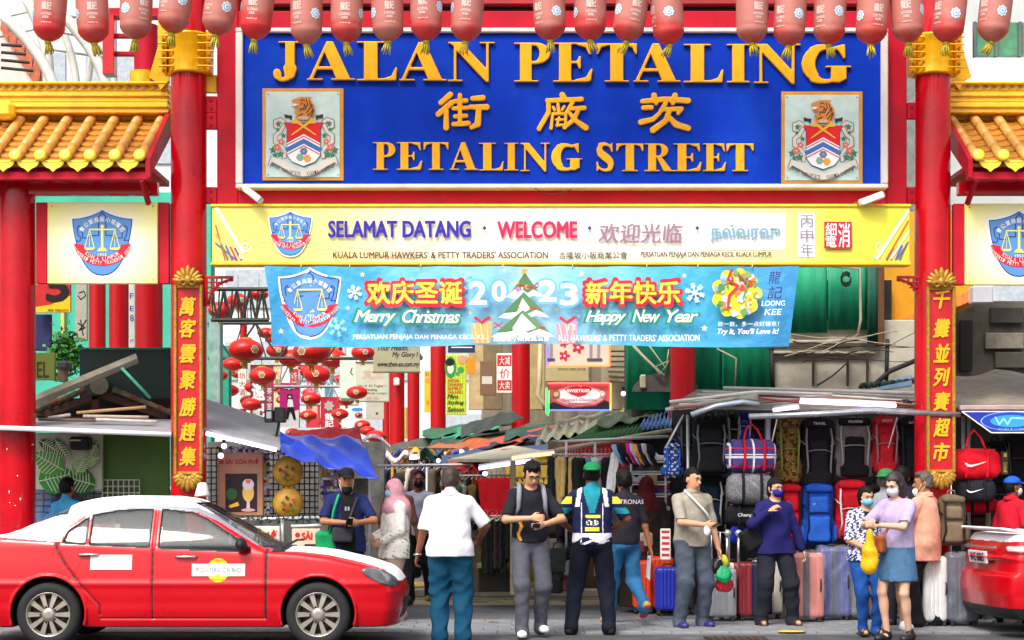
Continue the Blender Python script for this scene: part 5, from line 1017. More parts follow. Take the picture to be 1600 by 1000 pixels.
# ================================================================== cars
CW = .845
def car_fields(p):
    x, y, z = p[..., 0], np.abs(p[..., 1]), p[..., 2]; I = np.interp
    top = I(x, [-2.4, -2.3, -2.2, -1.85, -1.2, -.5, .8, 1.065, 1.388, 1.69, 1.895, 2.015, 2.1], [.93, 1.0, 1.055, 1.075, 1.03, .98, .93, .915, .87, .80, .735, .68, .60])
    top = top+(.045*(1-(y/CW)**2))*np.clip((x-.7)*2, 0, 1)-.02
    plan = CW-.13*np.clip((x-1.25)/.85, 0, 1)**2.2-.1*np.clip((-x-1.55)/.8, 0, 1)**2.2
    zz = np.clip((z-.18)/.8, 0, 1.1); side = plan-.05*(1-np.clip(zz/.35, 0, 1))**2-.075*np.clip((zz-.45)/.6, 0, 1)**1.7
    side = side+.012*np.exp(-((z-.60)/.03)**2)*(np.abs(x) < 2)-.006*np.exp(-((z-.42)/.05)**2)
    xf = I(z, [.15, .2, .35, .52, .62, .75], [1.98, 2.04, 2.09, 2.10, 2.06, 1.98])-.20*(y/CW)**3.2
    xr = I(z, [.15, .25, .45, .62, .66, .95, 1.1], [2.22, 2.30, 2.34, 2.33, 2.28, 2.24, 2.17])-.12*(y/CW)**3.5
    def smax(a, b, k): h = np.maximum(k-np.abs(a-b), 0)/k; return np.maximum(a, b)+h*h*k*.25
    low = smax(smax(z-top, y-side, .06), smax(x-xf, -x-xr, .02), .05); low = np.maximum(low, .185-z)
    # greenhouse
    roof = I(x, [-1.4, -1.25, -1.105, -.9, -.66, -.19, .0, .1], [1.25, 1.33, 1.39, 1.425, 1.443, 1.437, 1.415, 1.39])-.035*(y/.6)**2.4
    ws = (x-.06)*(.482)+(z-1.405)*.876+.10*(y/.6)**2.5*.5           # windscreen plane
    rw = (-x-1.12)*.43+(z-1.40)*.90+.05*(y/.6)**2.5
    gy = y-(.775-.30*np.clip((z-.95)/.5, 0, 1.1)**1.15)*(1-.03*np.clip(-x-1, 0, 1))
    gh = smax(smax(z-roof, gy, .10), smax(ws, rw, .05), .05); gh = np.maximum(gh, .8-z)
    return low, gh, gy
WIN = [[(-1.152, 1.0), (-1.12, 1.09), (-1.0, 1.18), (-.945, 1.22), (-.945, .985)], [(-.90, .982), (-.90, 1.245), (-.65, 1.292), (-.34, 1.30), (-.34, .955)], [(-.235, .95), (-.235, 1.30), (.06, 1.27), (.20, 1.21), (.55, .99), (.555, .915)]]
def inpoly(px_, pz, q):
    n = len(q); dd = np.full(px_.shape, 9.0); ins = np.zeros(px_.shape, bool)
    for i in range(n):
        (a, b), (c, d) = q[i], q[(i+1) % n]; ex, ey = c-a, d-b; t = np.clip(((px_-a)*ex+(pz-b)*ey)/(ex*ex+ey*ey), 0, 1); dd = np.minimum(dd, np.hypot(px_-a-t*ex, pz-b-t*ey)); cn = ((b > pz) != (d > pz)); ins ^= cn & (px_ < ex*(pz-b)/(ey if abs(ey) > 1e-12 else 1e-12)+a)
    return np.where(ins, -dd, dd)
def win_field(x, y, z):
    ya = np.abs(y); w = np.full(x.shape, 9.0)
    for q in WIN: w = np.minimum(w, np.maximum(inpoly(x, z, q), .45-ya))
    fw = np.maximum(np.maximum(.02-x, ya-(.665-.30*np.clip((z-.95)/.5, 0, 1.1)**1.15)), np.maximum(z-1.36, .96-z)); rw = np.maximum(np.maximum(x+1.16, ya-.58), np.maximum(z-1.33, 1.10-z)); return np.minimum(w, np.minimum(fw, rw))
WXF, WXR, WR = 1.285, -1.285, .31
def car_body(p):
    low, gh, gy = car_fields(p); x, y, z = p[..., 0], p[..., 1], p[..., 2]; k = .05; h = np.maximum(k-np.abs(low-gh), 0)/k; d = np.minimum(low, gh)-h*h*k*.25
    cav = np.maximum(np.maximum(gh+.045, low*0+(.55-z)), np.maximum(np.abs(x+.3)-1.15, np.abs(y)-.66)); cav2 = np.maximum(np.maximum(gh+.045, .88-z), np.abs(y)-.72); d = np.maximum(d, -np.minimum(cav, cav2))
    d = np.maximum(d, -np.maximum(win_field(x, y, z), .9-z))
    for wx in (WXF, WXR): r = np.hypot(x-wx, z-.32)-.355; d = np.maximum(d, -np.maximum(r, .50-np.abs(y)))
    for wx in (WXF, WXR): d = np.minimum(d, np.maximum(np.maximum(np.abs(np.hypot(x-wx, z-.32)-.362)-.012, .2-z), np.abs(np.abs(y)-(.815 if wx > 0 else .83))-.028))
    s = np.abs(y) > .5
    g = np.exp(-((x+.29)/.009)**2)*((z < 1.30) & (z > .26))+np.exp(-((x-.79+(z-.95)*-.0)/.009)**2)*((z < .93) & (z > .26))+np.exp(-((x+1.21-.42*np.clip((.95-z)/.55, 0, 1)**1.3)/.011)**2)*((z < 1.0) & (z > .30))+np.exp(-((z-.27)/.008)**2)*((x > -.8) & (x < .79))
    d = d+.012*g*s
    g2 = np.exp(-((np.abs(y)-.66+.1*np.clip(x-1, 0, 1))/.008)**2)*(x > .85)*(z > .6)+np.exp(-((x-1.86)/.009)**2)*(np.abs(y) < .7)*(z > .5); return (d+.010*g2).astype(np.float32)
CARP, CARW, CDK, CGY = M('#c20014', .3, var=.05, scale=2, coat=.4, spec=.25), M('#f6f6f8', .5, var=.02, spec=.15), M('#141416', .6, var=.2), M('#8f93a0', .35, var=.1)
def taxi_mat(c):
    x, y, z = c[:, 0], np.abs(c[:, 1]), c[:, 2]; r = np.zeros(len(c), int)
    zl = np.interp(x, [-2.4, -1.86, -1.23, -1.2], [1.06, 1.05, 1.0, 1.0]); r[(x < -1.17) & (z > zl)] = 1
    r[(x >= -1.2) & (z > np.interp(x, [-1.2, -1.0, -.7, -.3, .1, .3, .8], [1.1, 1.24, 1.325, 1.345, 1.325, 1.24, .945])) & (x < .86)] = 1
    edge = np.interp(x, [-1.2, -1.0, -.7, -.3, .1, .3, .8], [1.1, 1.24, 1.325, 1.345, 1.325, 1.24, .945]); r[(x > -.97) & (x < .7) & (z > edge-.042) & (z <= edge) & (y > .3)] = 3
    r[(x > .84) & (y < .66-.1*np.clip(x-1, 0, 1)) & (z > np.interp(x, [.8, 1.26, 1.75, 1.96, 2.05], [.90, .84, .76, .70, .66])-.05)] = 1; r[(x > .84) & (x < .95) & (z > .9)] = 2
    w = win_field(c[:, 0], c[:, 1], z); r[(np.abs(w) < .016) & (z > .9) & (x > -1.3)] = 2; r[(y < .62) & (x > -1.5) & (x < .9) & (z < 1.02)] = 2; return dark_in(c, r)
def dark_in(c, r):
    x, y, z = c[:, 0], np.abs(c[:, 1]), c[:, 2]; low, gh, gy = car_fields(c)
    for wx in (WXF, WXR): r[(np.hypot(x-wx, z-.32) < .352) | ((np.hypot(x-wx, z-.32) < .37) & (y < .78))] = 2
    r[(np.minimum(low, gh) < -.03)] = 2; r[z < .195] = 2
    for sx, a, b in ((-.29, .26, .94), (.79, .26, .93)): r[(np.abs(x-sx) < .007) & (z > a) & (z < b) & (y > .6)] = 2
    sx = -1.21+.42*np.clip((.95-z)/.55, 0, 1)**1.3; r[(np.abs(x-sx) < .008) & (z > .3) & (z < 1.0) & (y > .6)] = 2
    r[(x > 2.0) & (y < .42) & (z < .45) & (z > .25)] = 2; return r
def red_mat(c):
    x, y, z = c[:, 0], np.abs(c[:, 1]), c[:, 2]; r = np.zeros(len(c), int); r[(x < -1.2) & (z > np.interp(x, [-2.4, -2.2, -1.8, -1.2], [.96, .97, 1.02, 1.04]))] = 1; r[(x < -1.9) & (z < .30)] = 2
    w = win_field(c[:, 0], c[:, 1], z); r[(np.abs(w) < .016) & (z > .9)] = 2; r[(y < .62) & (x > -1.5) & (x < .9) & (z < 1.02)] = 2; return dark_in(c, r)
_s = Sdf(); _s.fnop('u', (-2.4, -.92, .15), (2.15, .92, 1.5), car_body, 0); _V = .0125
car_me = _s.mesh('body', _V, [CARP, CARW, CDK, CGY], matfn=taxi_mat)
def glass_f(p):
    low, gh, gy = car_fields(p); w = win_field(p[..., 0], p[..., 1], p[..., 2]); return np.maximum(np.maximum(gh+.008, -(gh+.034)), w-.02).astype(np.float32)
_s = Sdf(); _s.fnop('u', (-1.9, -.9, .88), (1.1, .9, 1.46), glass_f, 0); GLS = M('#2c363a', .03, var=0, alpha=.33, coat=.3); glass_me = _s.mesh('glass', .014, GLS)
TYR, RIM = M('#1d1d1f', .8, var=.2, scale=10, bump=.2), M('#b9b1a4', .32, metal=.65, var=.12)
def wheel(t, x, y, sd):
    Rw = Matrix.Rotation(rad(90*sd), 3, 'X'); w = link('wheel', MB().lathe([(.05, -.1), (.19, -.1), (.19, .02), (.05, .02)], n=24, mat=M('#4a4440', .5, metal=.5, var=.3)).mesh('wheel'), t, (x, y, .308), (rad(90*sd), 0, 0))
    prof = [(.205, -.1), (.255, -.11), (.295, -.1), (.308, -.07), (.309, 0), (.308, .05), (.296, .085), (.262, .098), (.225, .096), (.205, .085)]; MB().lathe(prof, n=40, mat=TYR, caps=False).build('tyre', None, w, world=False)
    m = MB(); m.lathe([(.195, .03), (.21, .055), (.214, .088), (.207, .092), (.200, .06), (.185, .04)], n=36, mat=RIM, caps=False)
    for k in range(10):
        a = 2*math.pi*k/10; d = Vector((math.cos(a), math.sin(a), 0)); e = Vector((-d.y, d.x, 0)); v = [d*.05+e*.014, d*.05-e*.014, d*.2-e*.026, d*.2+e*.026]; v2 = [q+Vector((0, 0, .075)) for q in v[:2]]+[q+Vector((0, 0, .07)) for q in v[2:]]; m.prism([v2[0], v2[1], v2[2], v2[3]], (0, 0, -.02), RIM)
    m.lathe([(.07, .045), (.062, .082), (.03, .088), (.002, .086)], n=20, mat=RIM)
    for k in range(5): a = 2*math.pi*(k+.5)/5; m.lathe([(.011, .08), (.011, .094), (.002, .094)], (.055*math.cos(a)*1.35, .055*math.sin(a)*1.35, -.012), 8, CDK)
    tag(m.build('rim', None, w, world=False), kind=None)
def car(name, me, X0, Y0, rzz, label, taxi=True):
    t = thing(name, (X0, Y0, 0), label, 'car', None, rzz); link('body', me, t); link('glass', glass_me, t)
    for wx in (WXF, WXR):
        for sd in (1, -1): wheel(t, wx, -.74*sd, sd)
    SEAT = fab('#7d7a78')
    for sx in (-.9, -.02):
        for sy in (-.36, .36): g = MB(); g.box((sx+.05, sy, .62), (.5, .5, .16), SEAT, ch=.05).box((sx-.22, sy, .87), (.14, .48, .55), SEAT, R=Matrix.Rotation(rad(-14), 3, 'Y'), ch=.05).box((sx-.29, sy, 1.19), (.09, .26, .17), SEAT, ch=.03); g.build('seat', None, t, world=False)
    m = MB().path([(.52+.04*math.sin(a), .36+.17*math.cos(a), .93+.165*math.sin(a)) for a in [i*.42 for i in range(16)]], .013, 6, CDK); m.build('steering_wheel', None, t, world=False); MB().box((.75, 0, .86), (.4, 1.3, .14), CDK, ch=.04).build('dashboard', None, t, world=False)
    def sd_y(x, z): ys = np.linspace(.5, .9, 161); pp = np.stack([np.full(161, x), -ys, np.full(161, z)], -1); l, g, _ = car_fields(pp); return float(ys[np.argmax(np.minimum(l, g) > 0)])
    for sy in (-1, 1):
        for hx, hz in ((-.90, .875), (.03, .855)): m = MB(); yy = sd_y(hx, hz); m.path([(hx-.1, sy*(yy-.005), hz), (hx-.08, sy*(yy+.022), hz+.003), (hx, sy*(yy+.03), hz+.005), (hx+.08, sy*(yy+.022), hz+.003), (hx+.1, sy*(yy-.005), hz)], .014, 8, CHROME); m.build('door_handle', None, t, world=False)
        g = Sdf(); g.ell((.56, sy*.86, .975), (.055, .10, .07), k=0).box((.6, sy*.77, .94), (.04, .08, .018), .012, k=.02); link('wing_mirror', g.mesh('wing_mirror', .012, CDK), t)
        def patch(nm, fc, mt, k0=.012):
            g = Sdf(); g.fnop('u', fc[0], fc[1], lambda p: np.maximum(np.maximum(car_fields(p)[0]-k0, -(car_fields(p)[0]+.02)), fc[2](p)).astype(np.float32), 0); return link(nm, g.mesh(nm, .012, mt), t)
        lo, hi = ((1.5, .3, .5), (2.15, .9, .8)) if sy > 0 else ((1.5, -.9, .5), (2.15, -.3, .8))
        patch('headlight', (lo, hi, lambda p: (((p[..., 0]-1.87)/.20)**2+((p[..., 2]-.665+.35*(p[..., 0]-1.87))/.068)**2+((np.abs(p[..., 1])-.66)/.26)**2-1)*.06), M('#5a5e62', .08, var=.3, scale=12, coat=1))
        if sy < 0 or not taxi:
            pass
        g = MB(); g.lathe([(.002, 0), (.06, 0), (.065, .02), (.05, .03)], n=16, mat=M('#6a7078', .1, coat=1, var=.3)); g2 = g.mesh('fog_lamp'); link('fog_lamp', g2, t, (1.975, sy*.60, .375), (0, rad(75), rad(-28*-sy)), (1, 1.2, 1))
        lo2 = (-2.4, min(sy*.3, sy*.95), .7); hi2 = (-1.6, max(sy*.3, sy*.95), 1.05); zt, zb2 = (.90, .80)
        patch('taillight', (lo2, hi2, lambda p: np.maximum(np.maximum(p[..., 2]-.945, .845-p[..., 2]), np.maximum(p[..., 0]+1.98, .47-np.abs(p[..., 1])))), M('#b01020', .12, coat=1, var=.1))
        if not taxi: patch('lamp_lens', (lo2, hi2, lambda p: np.maximum(np.maximum(p[..., 2]-.925, .872-p[..., 2]), np.maximum(np.abs(p[..., 0]+2.14)-.09, .47-np.abs(p[..., 1])))), M('#e8dcd4', .1, coat=1, var=.1), .018)
    return t, sd_y
tx, sdy = car('taxi', car_me, -3.135, -2.10, 0, 'red taxi with white roof and bonnet parked across the left foreground')
def decal(t, x0, z0, x1, z1, fn=None, mat=None, name='door_sticker'):
    m = MB(); n = 6; off = .006; m.grid(lambda u, v: (x0+(x1-x0)*u, -sdy(x0+(x1-x0)*u, z0+(z1-z0)*v)-off, z0+(z1-z0)*v), n, n, mat); 
    if fn:
        tt, col = fn; v, f = text_geo(tt, 0, 0, 3); lo, hi = v.min(0), v.max(0); u = (v-lo)/(hi-lo); xx = x0+(x1-x0)*(.08+.84*u[:, 0]); zz_ = z0+(z1-z0)*(.3+.4*u[:, 1]); m.add([(a, -sdy(a, b)-off-.003, b) for a, b in zip(xx, zz_)], f, flat(col))
    return m.build(name, None, t, world=False)
px2 = lambda px: (px-800)/164+3.135
pz2 = lambda py: 1.5-(py-765)/164
m = MB(); cx, cz = px2(341), pz2(891); pts = [(cx+.105*math.cos(a), cz+.115*math.sin(a)) for a in [2*math.pi*i/28 for i in range(28)]]; m.add([(cx, -sdy(cx, cz)-.005, cz)]+[(a, -sdy(a, b)-.004, b) for a, b in pts], [(0, 1+i, 1+(i+1) % 28) for i in range(28)], flat('#f2c818')); m.build('door_sticker', None, tx, world=False)
decal(tx, px2(141), pz2(890), px2(206), pz2(867), None, WHITE); decal(tx, px2(300), pz2(900), px2(383), pz2(881), ('PUDU TEKSI SDN BHD', '#5a5a5e'), WHITE)
for i, (tt, zz_) in enumerate((('TEKSI', pz2(876)), ('BUDIMAN', pz2(906)))): v, f = text_geo(tt, 0, 0, 2); lo, hi = v.min(0), v.max(0); u = (v-lo)/(hi-lo)-.5; m = MB(); m.add([(cx+.11*a, -sdy(cx+.11*a, zz_)-.009, zz_+.02*b) for a, b in u], f, flat('#b0283a')); m.build('lettering', None, tx, world=False)
g = MB(); g.lathe([(.075, 0), (.07, .02), (.045, .12), (.03, .135), (.002, .137)], n=20, mat=M('#f2efe4', .35, var=.05)); o = g.build('roof_lamp', None, tx, world=False); o.location = (px2(297)+.0, -.15, 1.435); o.scale = (1, 1.6, 1)
MB().box((px2(155), -.60, 1.10), (.30, .01, .14), M('#d8d4b8', .6, var=.1), ch=.002).box((px2(158), -.607, 1.12), (.16, .006, .11), M('#c8683a', .6, var=.4, scale=30), ch=.0).build('window_notice', None, tx, world=False)
MB().path([(.93, -.6, .945), (1.0, -.1, 1.0), (1.02, .3, .99)], .012, 6, CDK).build('wiper', None, tx, world=False)
red_me = car_me.copy(); cc_ = np.zeros(len(red_me.polygons)*3, np.float32); red_me.polygons.foreach_get('center', cc_); red_me.polygons.foreach_set('material_index', red_mat(cc_.reshape(-1, 3).astype(float)).astype(np.int32)); red_me.update()
rc_, _ = car('red_car', red_me, X(1540, -1.3)+2.25, -1.05, rad(5), 'red saloon car with white boot seen from its rear corner at the right edge', False)
MB().box((-2.325, 0, .80), (.02, .52, .125), M('#e9e9ec', .4, var=.05), R=Matrix.Rotation(rad(-8), 3, 'Y'), ch=.003).build('number_plate', None, rc_, world=False)
v, f = text_geo('WC 8865', 0, 0, 3); lo, hi = v.min(0), v.max(0); u = (v-lo)/(hi-lo)-.5; m = MB()
for dx in (0, .004, .008): m.add([(-2.338-.008*b-dx*.1, -.40*a+dx, .80+.09*b) for a, b in u], f, DARK)
m.build('lettering', None, rc_, world=False)
MB().box((-2.30, 0, .905), (.03, .9, .03), CHROME, R=Matrix.Rotation(rad(-8), 3, 'Y'), ch=.008).build('boot_trim', None, rc_, world=False)
g = Sdf(); g.box((-2.17, 0, 1.085), (.13, .62, .014), .012, Matrix.Rotation(rad(8), 3, 'Y')); link('spoiler', g.mesh('spoiler', .012, CARW), rc_)
# ================================================================== people
def rz(v, a): return Vector((v[0]*math.cos(a)-v[1]*math.sin(a), v[0]*math.sin(a)+v[1]*math.cos(a), v[2]))
def ik(a, b, l1, l2, pole):
    """elbow or knee position between a and b"""
    a, b = Vector(a), Vector(b); d = b-a; L = min(d.length, (l1+l2)*.999); u = d.normalized(); b = a+u*L
    x = (l1*l1-l2*l2+L*L)/(2*L); h = math.sqrt(max(l1*l1-x*x, 0)); p = Vector(pole); p = p-u*p.dot(u); p = p.normalized() if p.length > 1e-5 else Vector((0, 1, 0)); return a+u*x+p*h, b
def folds(amp, seed, st=(1, 1, 1)):
    """cloth folds: warped ridges, sharper than plain waves"""
    rg = np.random.RandomState(seed); D = [(np.array([rg.choice((-1, 1))*rg.uniform(.5, 1), rg.uniform(-.6, .6), rg.uniform(.4, 1.1)])*np.array(st)*rg.uniform(14, 34), rg.rand()*6.3, rg.uniform(.5, 1)) for _ in range(5)]
    def fn(p):
        q = p+.035*np.sin(p[..., [2, 0, 1]]*13+seed)+.012*np.sin(p[..., [1, 2, 0]]*41); w = np.zeros(p.shape[:-1])
        for k, ph, a in D: w = w+a*(1-np.abs(np.sin(q@k*.5+ph))*2)
        return (-amp*np.clip(w/2.4, -1, 1)).astype(np.float32)
    return fn
SK = {'tan': M('#a8714c', .5, var=.1, scale=9, spec=.35), 'light': M('#d09a78', .5, var=.08, scale=9, spec=.35), 'dark': M('#7c4a30', .5, var=.12, scale=9, spec=.35), 'pale': M('#dcae92', .5, var=.08, scale=9, spec=.35)}
HAIRM = M('#0e0b0a', .5, var=.4, scale=50, bump=.8, bscale=140, spec=.2, stretch=(1, 1, .25)); HAIRG = M('#57504a', .55, var=.4, scale=40, bump=.6, bscale=120)
def person(label, px, Y, h, face, skin='tan', build=1.0, top=None, sleeve=.55, topm=None, topfn=None, hem=.86, loose=1.0, pants=None, pleg=1.0, ploose=1.0, skirt=None, shoes='#222222', sole=None, feet=None, hands=None, hair='short', hairm=None, head=(0, 0), mask=None, cap=None, lean=0, robe=None, collar=None, female=False, group=None, bag=None, grip=False, shoefn=None):
    """px, Y: photo column and depth of the feet; face: turn in degrees (0 looks at the camera, 90 looks right, 180 away);
    local frame: -y ahead of the figure, +x its left side"""
    t = thing('person', (X(px, Y), Y, .012), label, 'person', group, rad(face)); k = h/1.70; b = build
    V = lambda x, y, z: np.array((x*k, y*k, z*k)); T = Matrix.Identity(4); vox = .0095
    sw = (.152*b if not female else .138*b)+.008; hw = .092 if not female else .098
    ly = lambda z: -lean*(z-.9) if z > .9 else 0                      # forward lean of the trunk
    sh = {s: V(s*sw, ly(1.37), 1.362) for s in (-1, 1)}; hp = {s: V(s*hw, 0, .90) for s in (-1, 1)}
    feet = feet or {-1: (-.1, 0, 0), 1: (.1, 0, 0)}; hands = hands or {}
    an, kn, el, wr = {}, {}, {}, {}
    for s in (-1, 1):
        f = feet[s]; an[s] = V(f[0], f[1]+.02, .085+f[2]); kn_, _ = ik(hp[s], an[s], .425*k, .415*k, (s*.12, -1, 0)); kn[s] = np.array(kn_)
        hd = hands.get(s) or (s*(sw+.11), -.03+ly(.85), .84); e_, w_ = ik(sh[s], V(*hd[:3]), .29*k, .25*k, hd[3] if len(hd) > 3 else (s*.7, 1, -.3)); el[s] = np.array(e_); wr[s] = np.array(w_)
    hc = V(0, ly(1.56)-.015, 1.575); yw, pt = rad(head[0]), rad(head[1]); HR = Matrix.Rotation(yw, 3, 'Z') @ Matrix.Rotation(pt, 3, 'X')
    nb = np.array(V(0, ly(1.45), 1.47)); hv = lambda x, y, z: nb+np.array(HR @ Vector((x*k, (y-.015)*k, (z+.105)*k)))
    RH = np.array(HR)
    # ---- body: one continuous skin surface
    s_ = Sdf()
    s_.ell(hv(0, .005, .03), V(.073, .092, .092), RH).ell(hv(0, -.025, -.035), V(.056, .062, .07), RH, k=.03)
    s_.cap(hv(0, -.085, .0), hv(0, -.104, -.028), .010*k, .014*k, k=.012).ell(hv(0, -.082, .028), V(.05, .018, .012), RH, k=.012).ell(hv(0, -.085, -.058), V(.022, .012, .008), RH, k=.008)
    for s in (-1, 1): s_.ell(hv(s*.076, .01, 0), V(.012, .02, .032), RH, k=.006).ell(hv(s*.03, -.094, .012), V(.017, .012, .010), RH, k=.008, op='s').ell(hv(s*.03, -.077, .012), V(.012, .011, .009), RH, k=.004)
    s_.cap(V(0, ly(1.38)+.01, 1.38), hv(0, .01, -.05), .056*k*b, .052*k, k=.04)
    s_.ell(V(0, ly(1.27), 1.27), V(.15*b, .098*b, .18), k=.05).ell(V(0, ly(1.07), 1.06), V(.13*b, .095*b, .17), k=.06).ell(V(0, 0, .92), V(.155*b, .105*b, .12), k=.05)
    for s in (-1, 1):
        s_.cap(V(0, ly(1.38), 1.375), sh[s], .056*k*b, .046*k*b, k=.04)
        s_.cap(sh[s], el[s], .046*k*b, .036*k*b, k=.02).cap(el[s], wr[s], .037*k*b, .024*k*b, k=.02)
        fd = wr[s]-el[s]; fd = fd/np.linalg.norm(fd); hz = hands.get(s)
        inn = np.array((-s, 0, 0.)); inn = inn-fd*(inn@fd); inn = inn/max(np.linalg.norm(inn), 1e-6); wd = np.cross(fd, inn)                # palm normal and palm width direction
        if wd@np.array((0, -1, .3)) < 0: wd = -wd                  # thumb side ahead / up
        pc = wr[s]+fd*.05*k; Rp = np.stack([inn, wd, fd], 1); s_.ell(pc, V(.017, .036, .052), Rp, k=.014)
        curl = 1.15 if (hz or grip) else .55
        for q, (o, L) in enumerate(((.028, .062), (.010, .07), (-.009, .066), (-.027, .052))):
            a = wr[s]+fd*.085*k+wd*o*k; d1 = fd*math.cos(curl*.4)+inn*math.sin(curl*.4); m1 = a+d1*L*.5*k; d2 = fd*math.cos(curl*1.2)+inn*math.sin(curl*1.2); s_.cap(a-fd*.02*k, m1, .0095*k, .0088*k, k=.004).cap(m1, m1+d2*L*.5*k, .0088*k, .0078*k, k=.002)
        a = wr[s]+fd*.025*k+wd*.028*k; m1 = a+(fd*.6+wd*.6+inn*.3)*.036*k; s_.cap(a, m1, .012*k, .0098*k, k=.008).cap(m1, m1+(fd*.8+inn*.5)*.032*k, .0098*k, .0085*k, k=.003)
        lr = (1.0 if not female else .95)*(.8 if pants and pleg > .9 else 1)
        s_.cap(hp[s], kn[s], .082*k*lr, .05*k*lr, k=.04).cap(kn[s], an[s], .048*k*lr, .034*k*lr, k=.02); cm = kn[s]*.7+an[s]*.3+V(0, .016, 0)
        if not (pants and pleg > .9): s_.ell(cm, V(.043, .046, .10), k=.03)
        ft = feet[s]; up = ft[2] > .05; toe = np.array((an[s][0]+s*.02*k, an[s][1]-(.155 if not up else .10)*k, max(.028*k, an[s][2]-(.055 if not up else .12)*k)))
        s_.cap(an[s]-V(0, -.02, .045), toe, .034*k, .026*k, k=.02)
    body = link('body', s_.mesh('body', vox, SK[skin]), t)
    # ---- trousers, skirt
    def tube_leg(g, s, length, r0, r1):
        q = length; a, m_, e = hp[s], kn[s], an[s]
        if q <= .5: e2 = a+(m_-a)*(q*2); g.cap(a, e2, r0*k, (r0+(r1-r0)*q)*k, k=.03)
        else: g.cap(a, m_, r0*k, (r0+r1)/2*k*1.02, k=.03); e2 = m_+(e-m_)*((q-.5)*2); g.cap(m_, e2, (r0+r1)/2*k, r1*k, k=.03)
        return e2
    if pants:
        g = Sdf(); g.ell(V(0, 0, .93), V(.168*b, .118*b, .12), k=.04).ell(V(0, .02, .88), V(.155*b, .12*b, .1), k=.04)
        for s in (-1, 1):
            e = tube_leg(g, s, pleg, .098*(.6+.4*ploose)*b, .058*ploose)
            if pleg > .9: g.cap(e-V(0, -.01, .03), e-V(0, .01, .052), .062*ploose*k, .064*ploose*k, k=.02)
        g.fnop('i', V(-9, -9, -9), V(9, 9, 9), lambda p: p[..., 2]-.99*k)
        for s in (-1, 1):
            if pleg < .9: g.fnop('i', V(-9, -9, -9), V(9, 9, 9), lambda p, z=(kn[s]*1.0)[2]-(pleg-.5)*.8*k: z-p[..., 2]) if s < 0 else None
        link('trousers' if pleg > .7 else 'shorts', g.mesh('trousers', .011, fab(pants), disp=folds(.008, int(px), (1, 1, 1.5))), t)
        if pleg > .7: pass
    if skirt:
        g = Sdf(); col_, z0, fl = skirt; g.fnop('u', V(-.3, -.3, z0), V(.3, .3, 1.0), lambda p: np.maximum((np.hypot(p[..., 0]/1.0, p[..., 1]/.80)-(.172*b+fl*np.clip((.98*k-p[..., 2])/k, 0, 1))*k)*.85, np.maximum(p[..., 2]-.99*k, z0*k-p[..., 2])), 0)
        link('skirt', g.mesh('skirt', .011, fab(col_), disp=wrinkle(.006, 20, int(px), (1, 1, .2))), t)
    # ---- top
    if top:
        g = Sdf(); lo = loose; c = .012
        [g.cap(V(0, ly(1.39)+.005, 1.392), V(q*sw, ly(1.37)+.003, 1.362), .058*k*b, .056*k*b, k=.03) for q in (-1, 1)]
        g.ell(V(0, ly(1.26), 1.26), V((.172+.008*lo)*b, (.118+.008*lo)*b, .2), k=.06).ell(V(0, ly(1.06), 1.05), V((.150+.018*lo)*b, (.112+.018*lo)*b, .22), k=.07)
        g.cap(V(0, ly(1.12), 1.12), V(0, ly(hem), hem-.1), (.125+.02*lo)*k*b, (.145+.026*lo)*k*b, k=.06, fl=((0, 1, 0), 1.22)).ell(V(0, .008, .92), V(.176*b, .134*b, .15), k=.04)
        if female: g.ell(V(0, ly(1.25)-.07, 1.25), V(.13, .07, .08), k=.05)
        if hem < .85 and pants:
            for s in (-1, 1): g.cap(hp[s], hp[s]*.75+kn[s]*.25, (.098*(.6+.4*ploose)*b+.02)*k, (.092*(.6+.4*ploose)*b+.024)*k, k=.04)
        g.cut(V(0, 0, hem), (0, 0, -1))
        nk = Sdf(); g.cap(V(0, ly(1.43)+.01, 1.40), hv(0, .02, -.10), .062*k, .060*k, k=.03)
        if collar != 'high': g.fnop('s', hv(-.1, -.1, -.1)-.1, hv(.1, .1, 0)+.1, lambda p: np.linalg.norm((p-V(0, ly(1.47)-.05, 1.49))/np.array((1., 1, 1.)), axis=-1)-.075*k, .01)
        for s in (-1, 1):
            sl = sleeve; a, m_, e = sh[s], el[s], wr[s]
            
            if sl <= .5: q = a+(m_-a)*(sl*2); g.cap(a, q, .057*k*b, (.054+.008*lo)*k, k=.03)
            else:
                g.cap(a, m_, .056*k*b, (.048+.007*lo)*k, k=.03); q = m_+(e-m_)*((sl-.5)*2); g.cap(m_, q, (.048+.008*lo)*k, (.036+.008*lo)*k, k=.02)
            if sl <= .5:                                           # open the sleeve end
                d = (m_-a)/np.linalg.norm(m_-a); g.fnop('s', q-.09, q+.13*d+.09, lambda p, q=q, d=d: np.maximum(-(p-q)@d+.0, np.linalg.norm(p-q-((p-q)@d)[..., None]*d, axis=-1)-.085*k), 0)
        link('shirt' if not robe else 'robe', g.mesh('shirt', .0105, topm or [fab(top)], disp=folds(.0075, int(px)+5), matfn=(lambda p: topfn(p/k)) if topfn else None), t)
        if collar == 'polo':
            g = Sdf(); g.fnop('u', V(-.12, -.12, 1.4), V(.12, .14, 1.52), lambda p: np.abs(np.hypot(p[..., 0], (p[..., 1]-(ly(1.45)+.012)*k)*.95)-(.073*k+.25*(1.47*k-p[..., 2])))-.006+np.maximum(0, np.abs(p[..., 2]-1.455*k)-.022)*2, 0); link('collar', g.mesh('collar', .009, fab(top)), t)
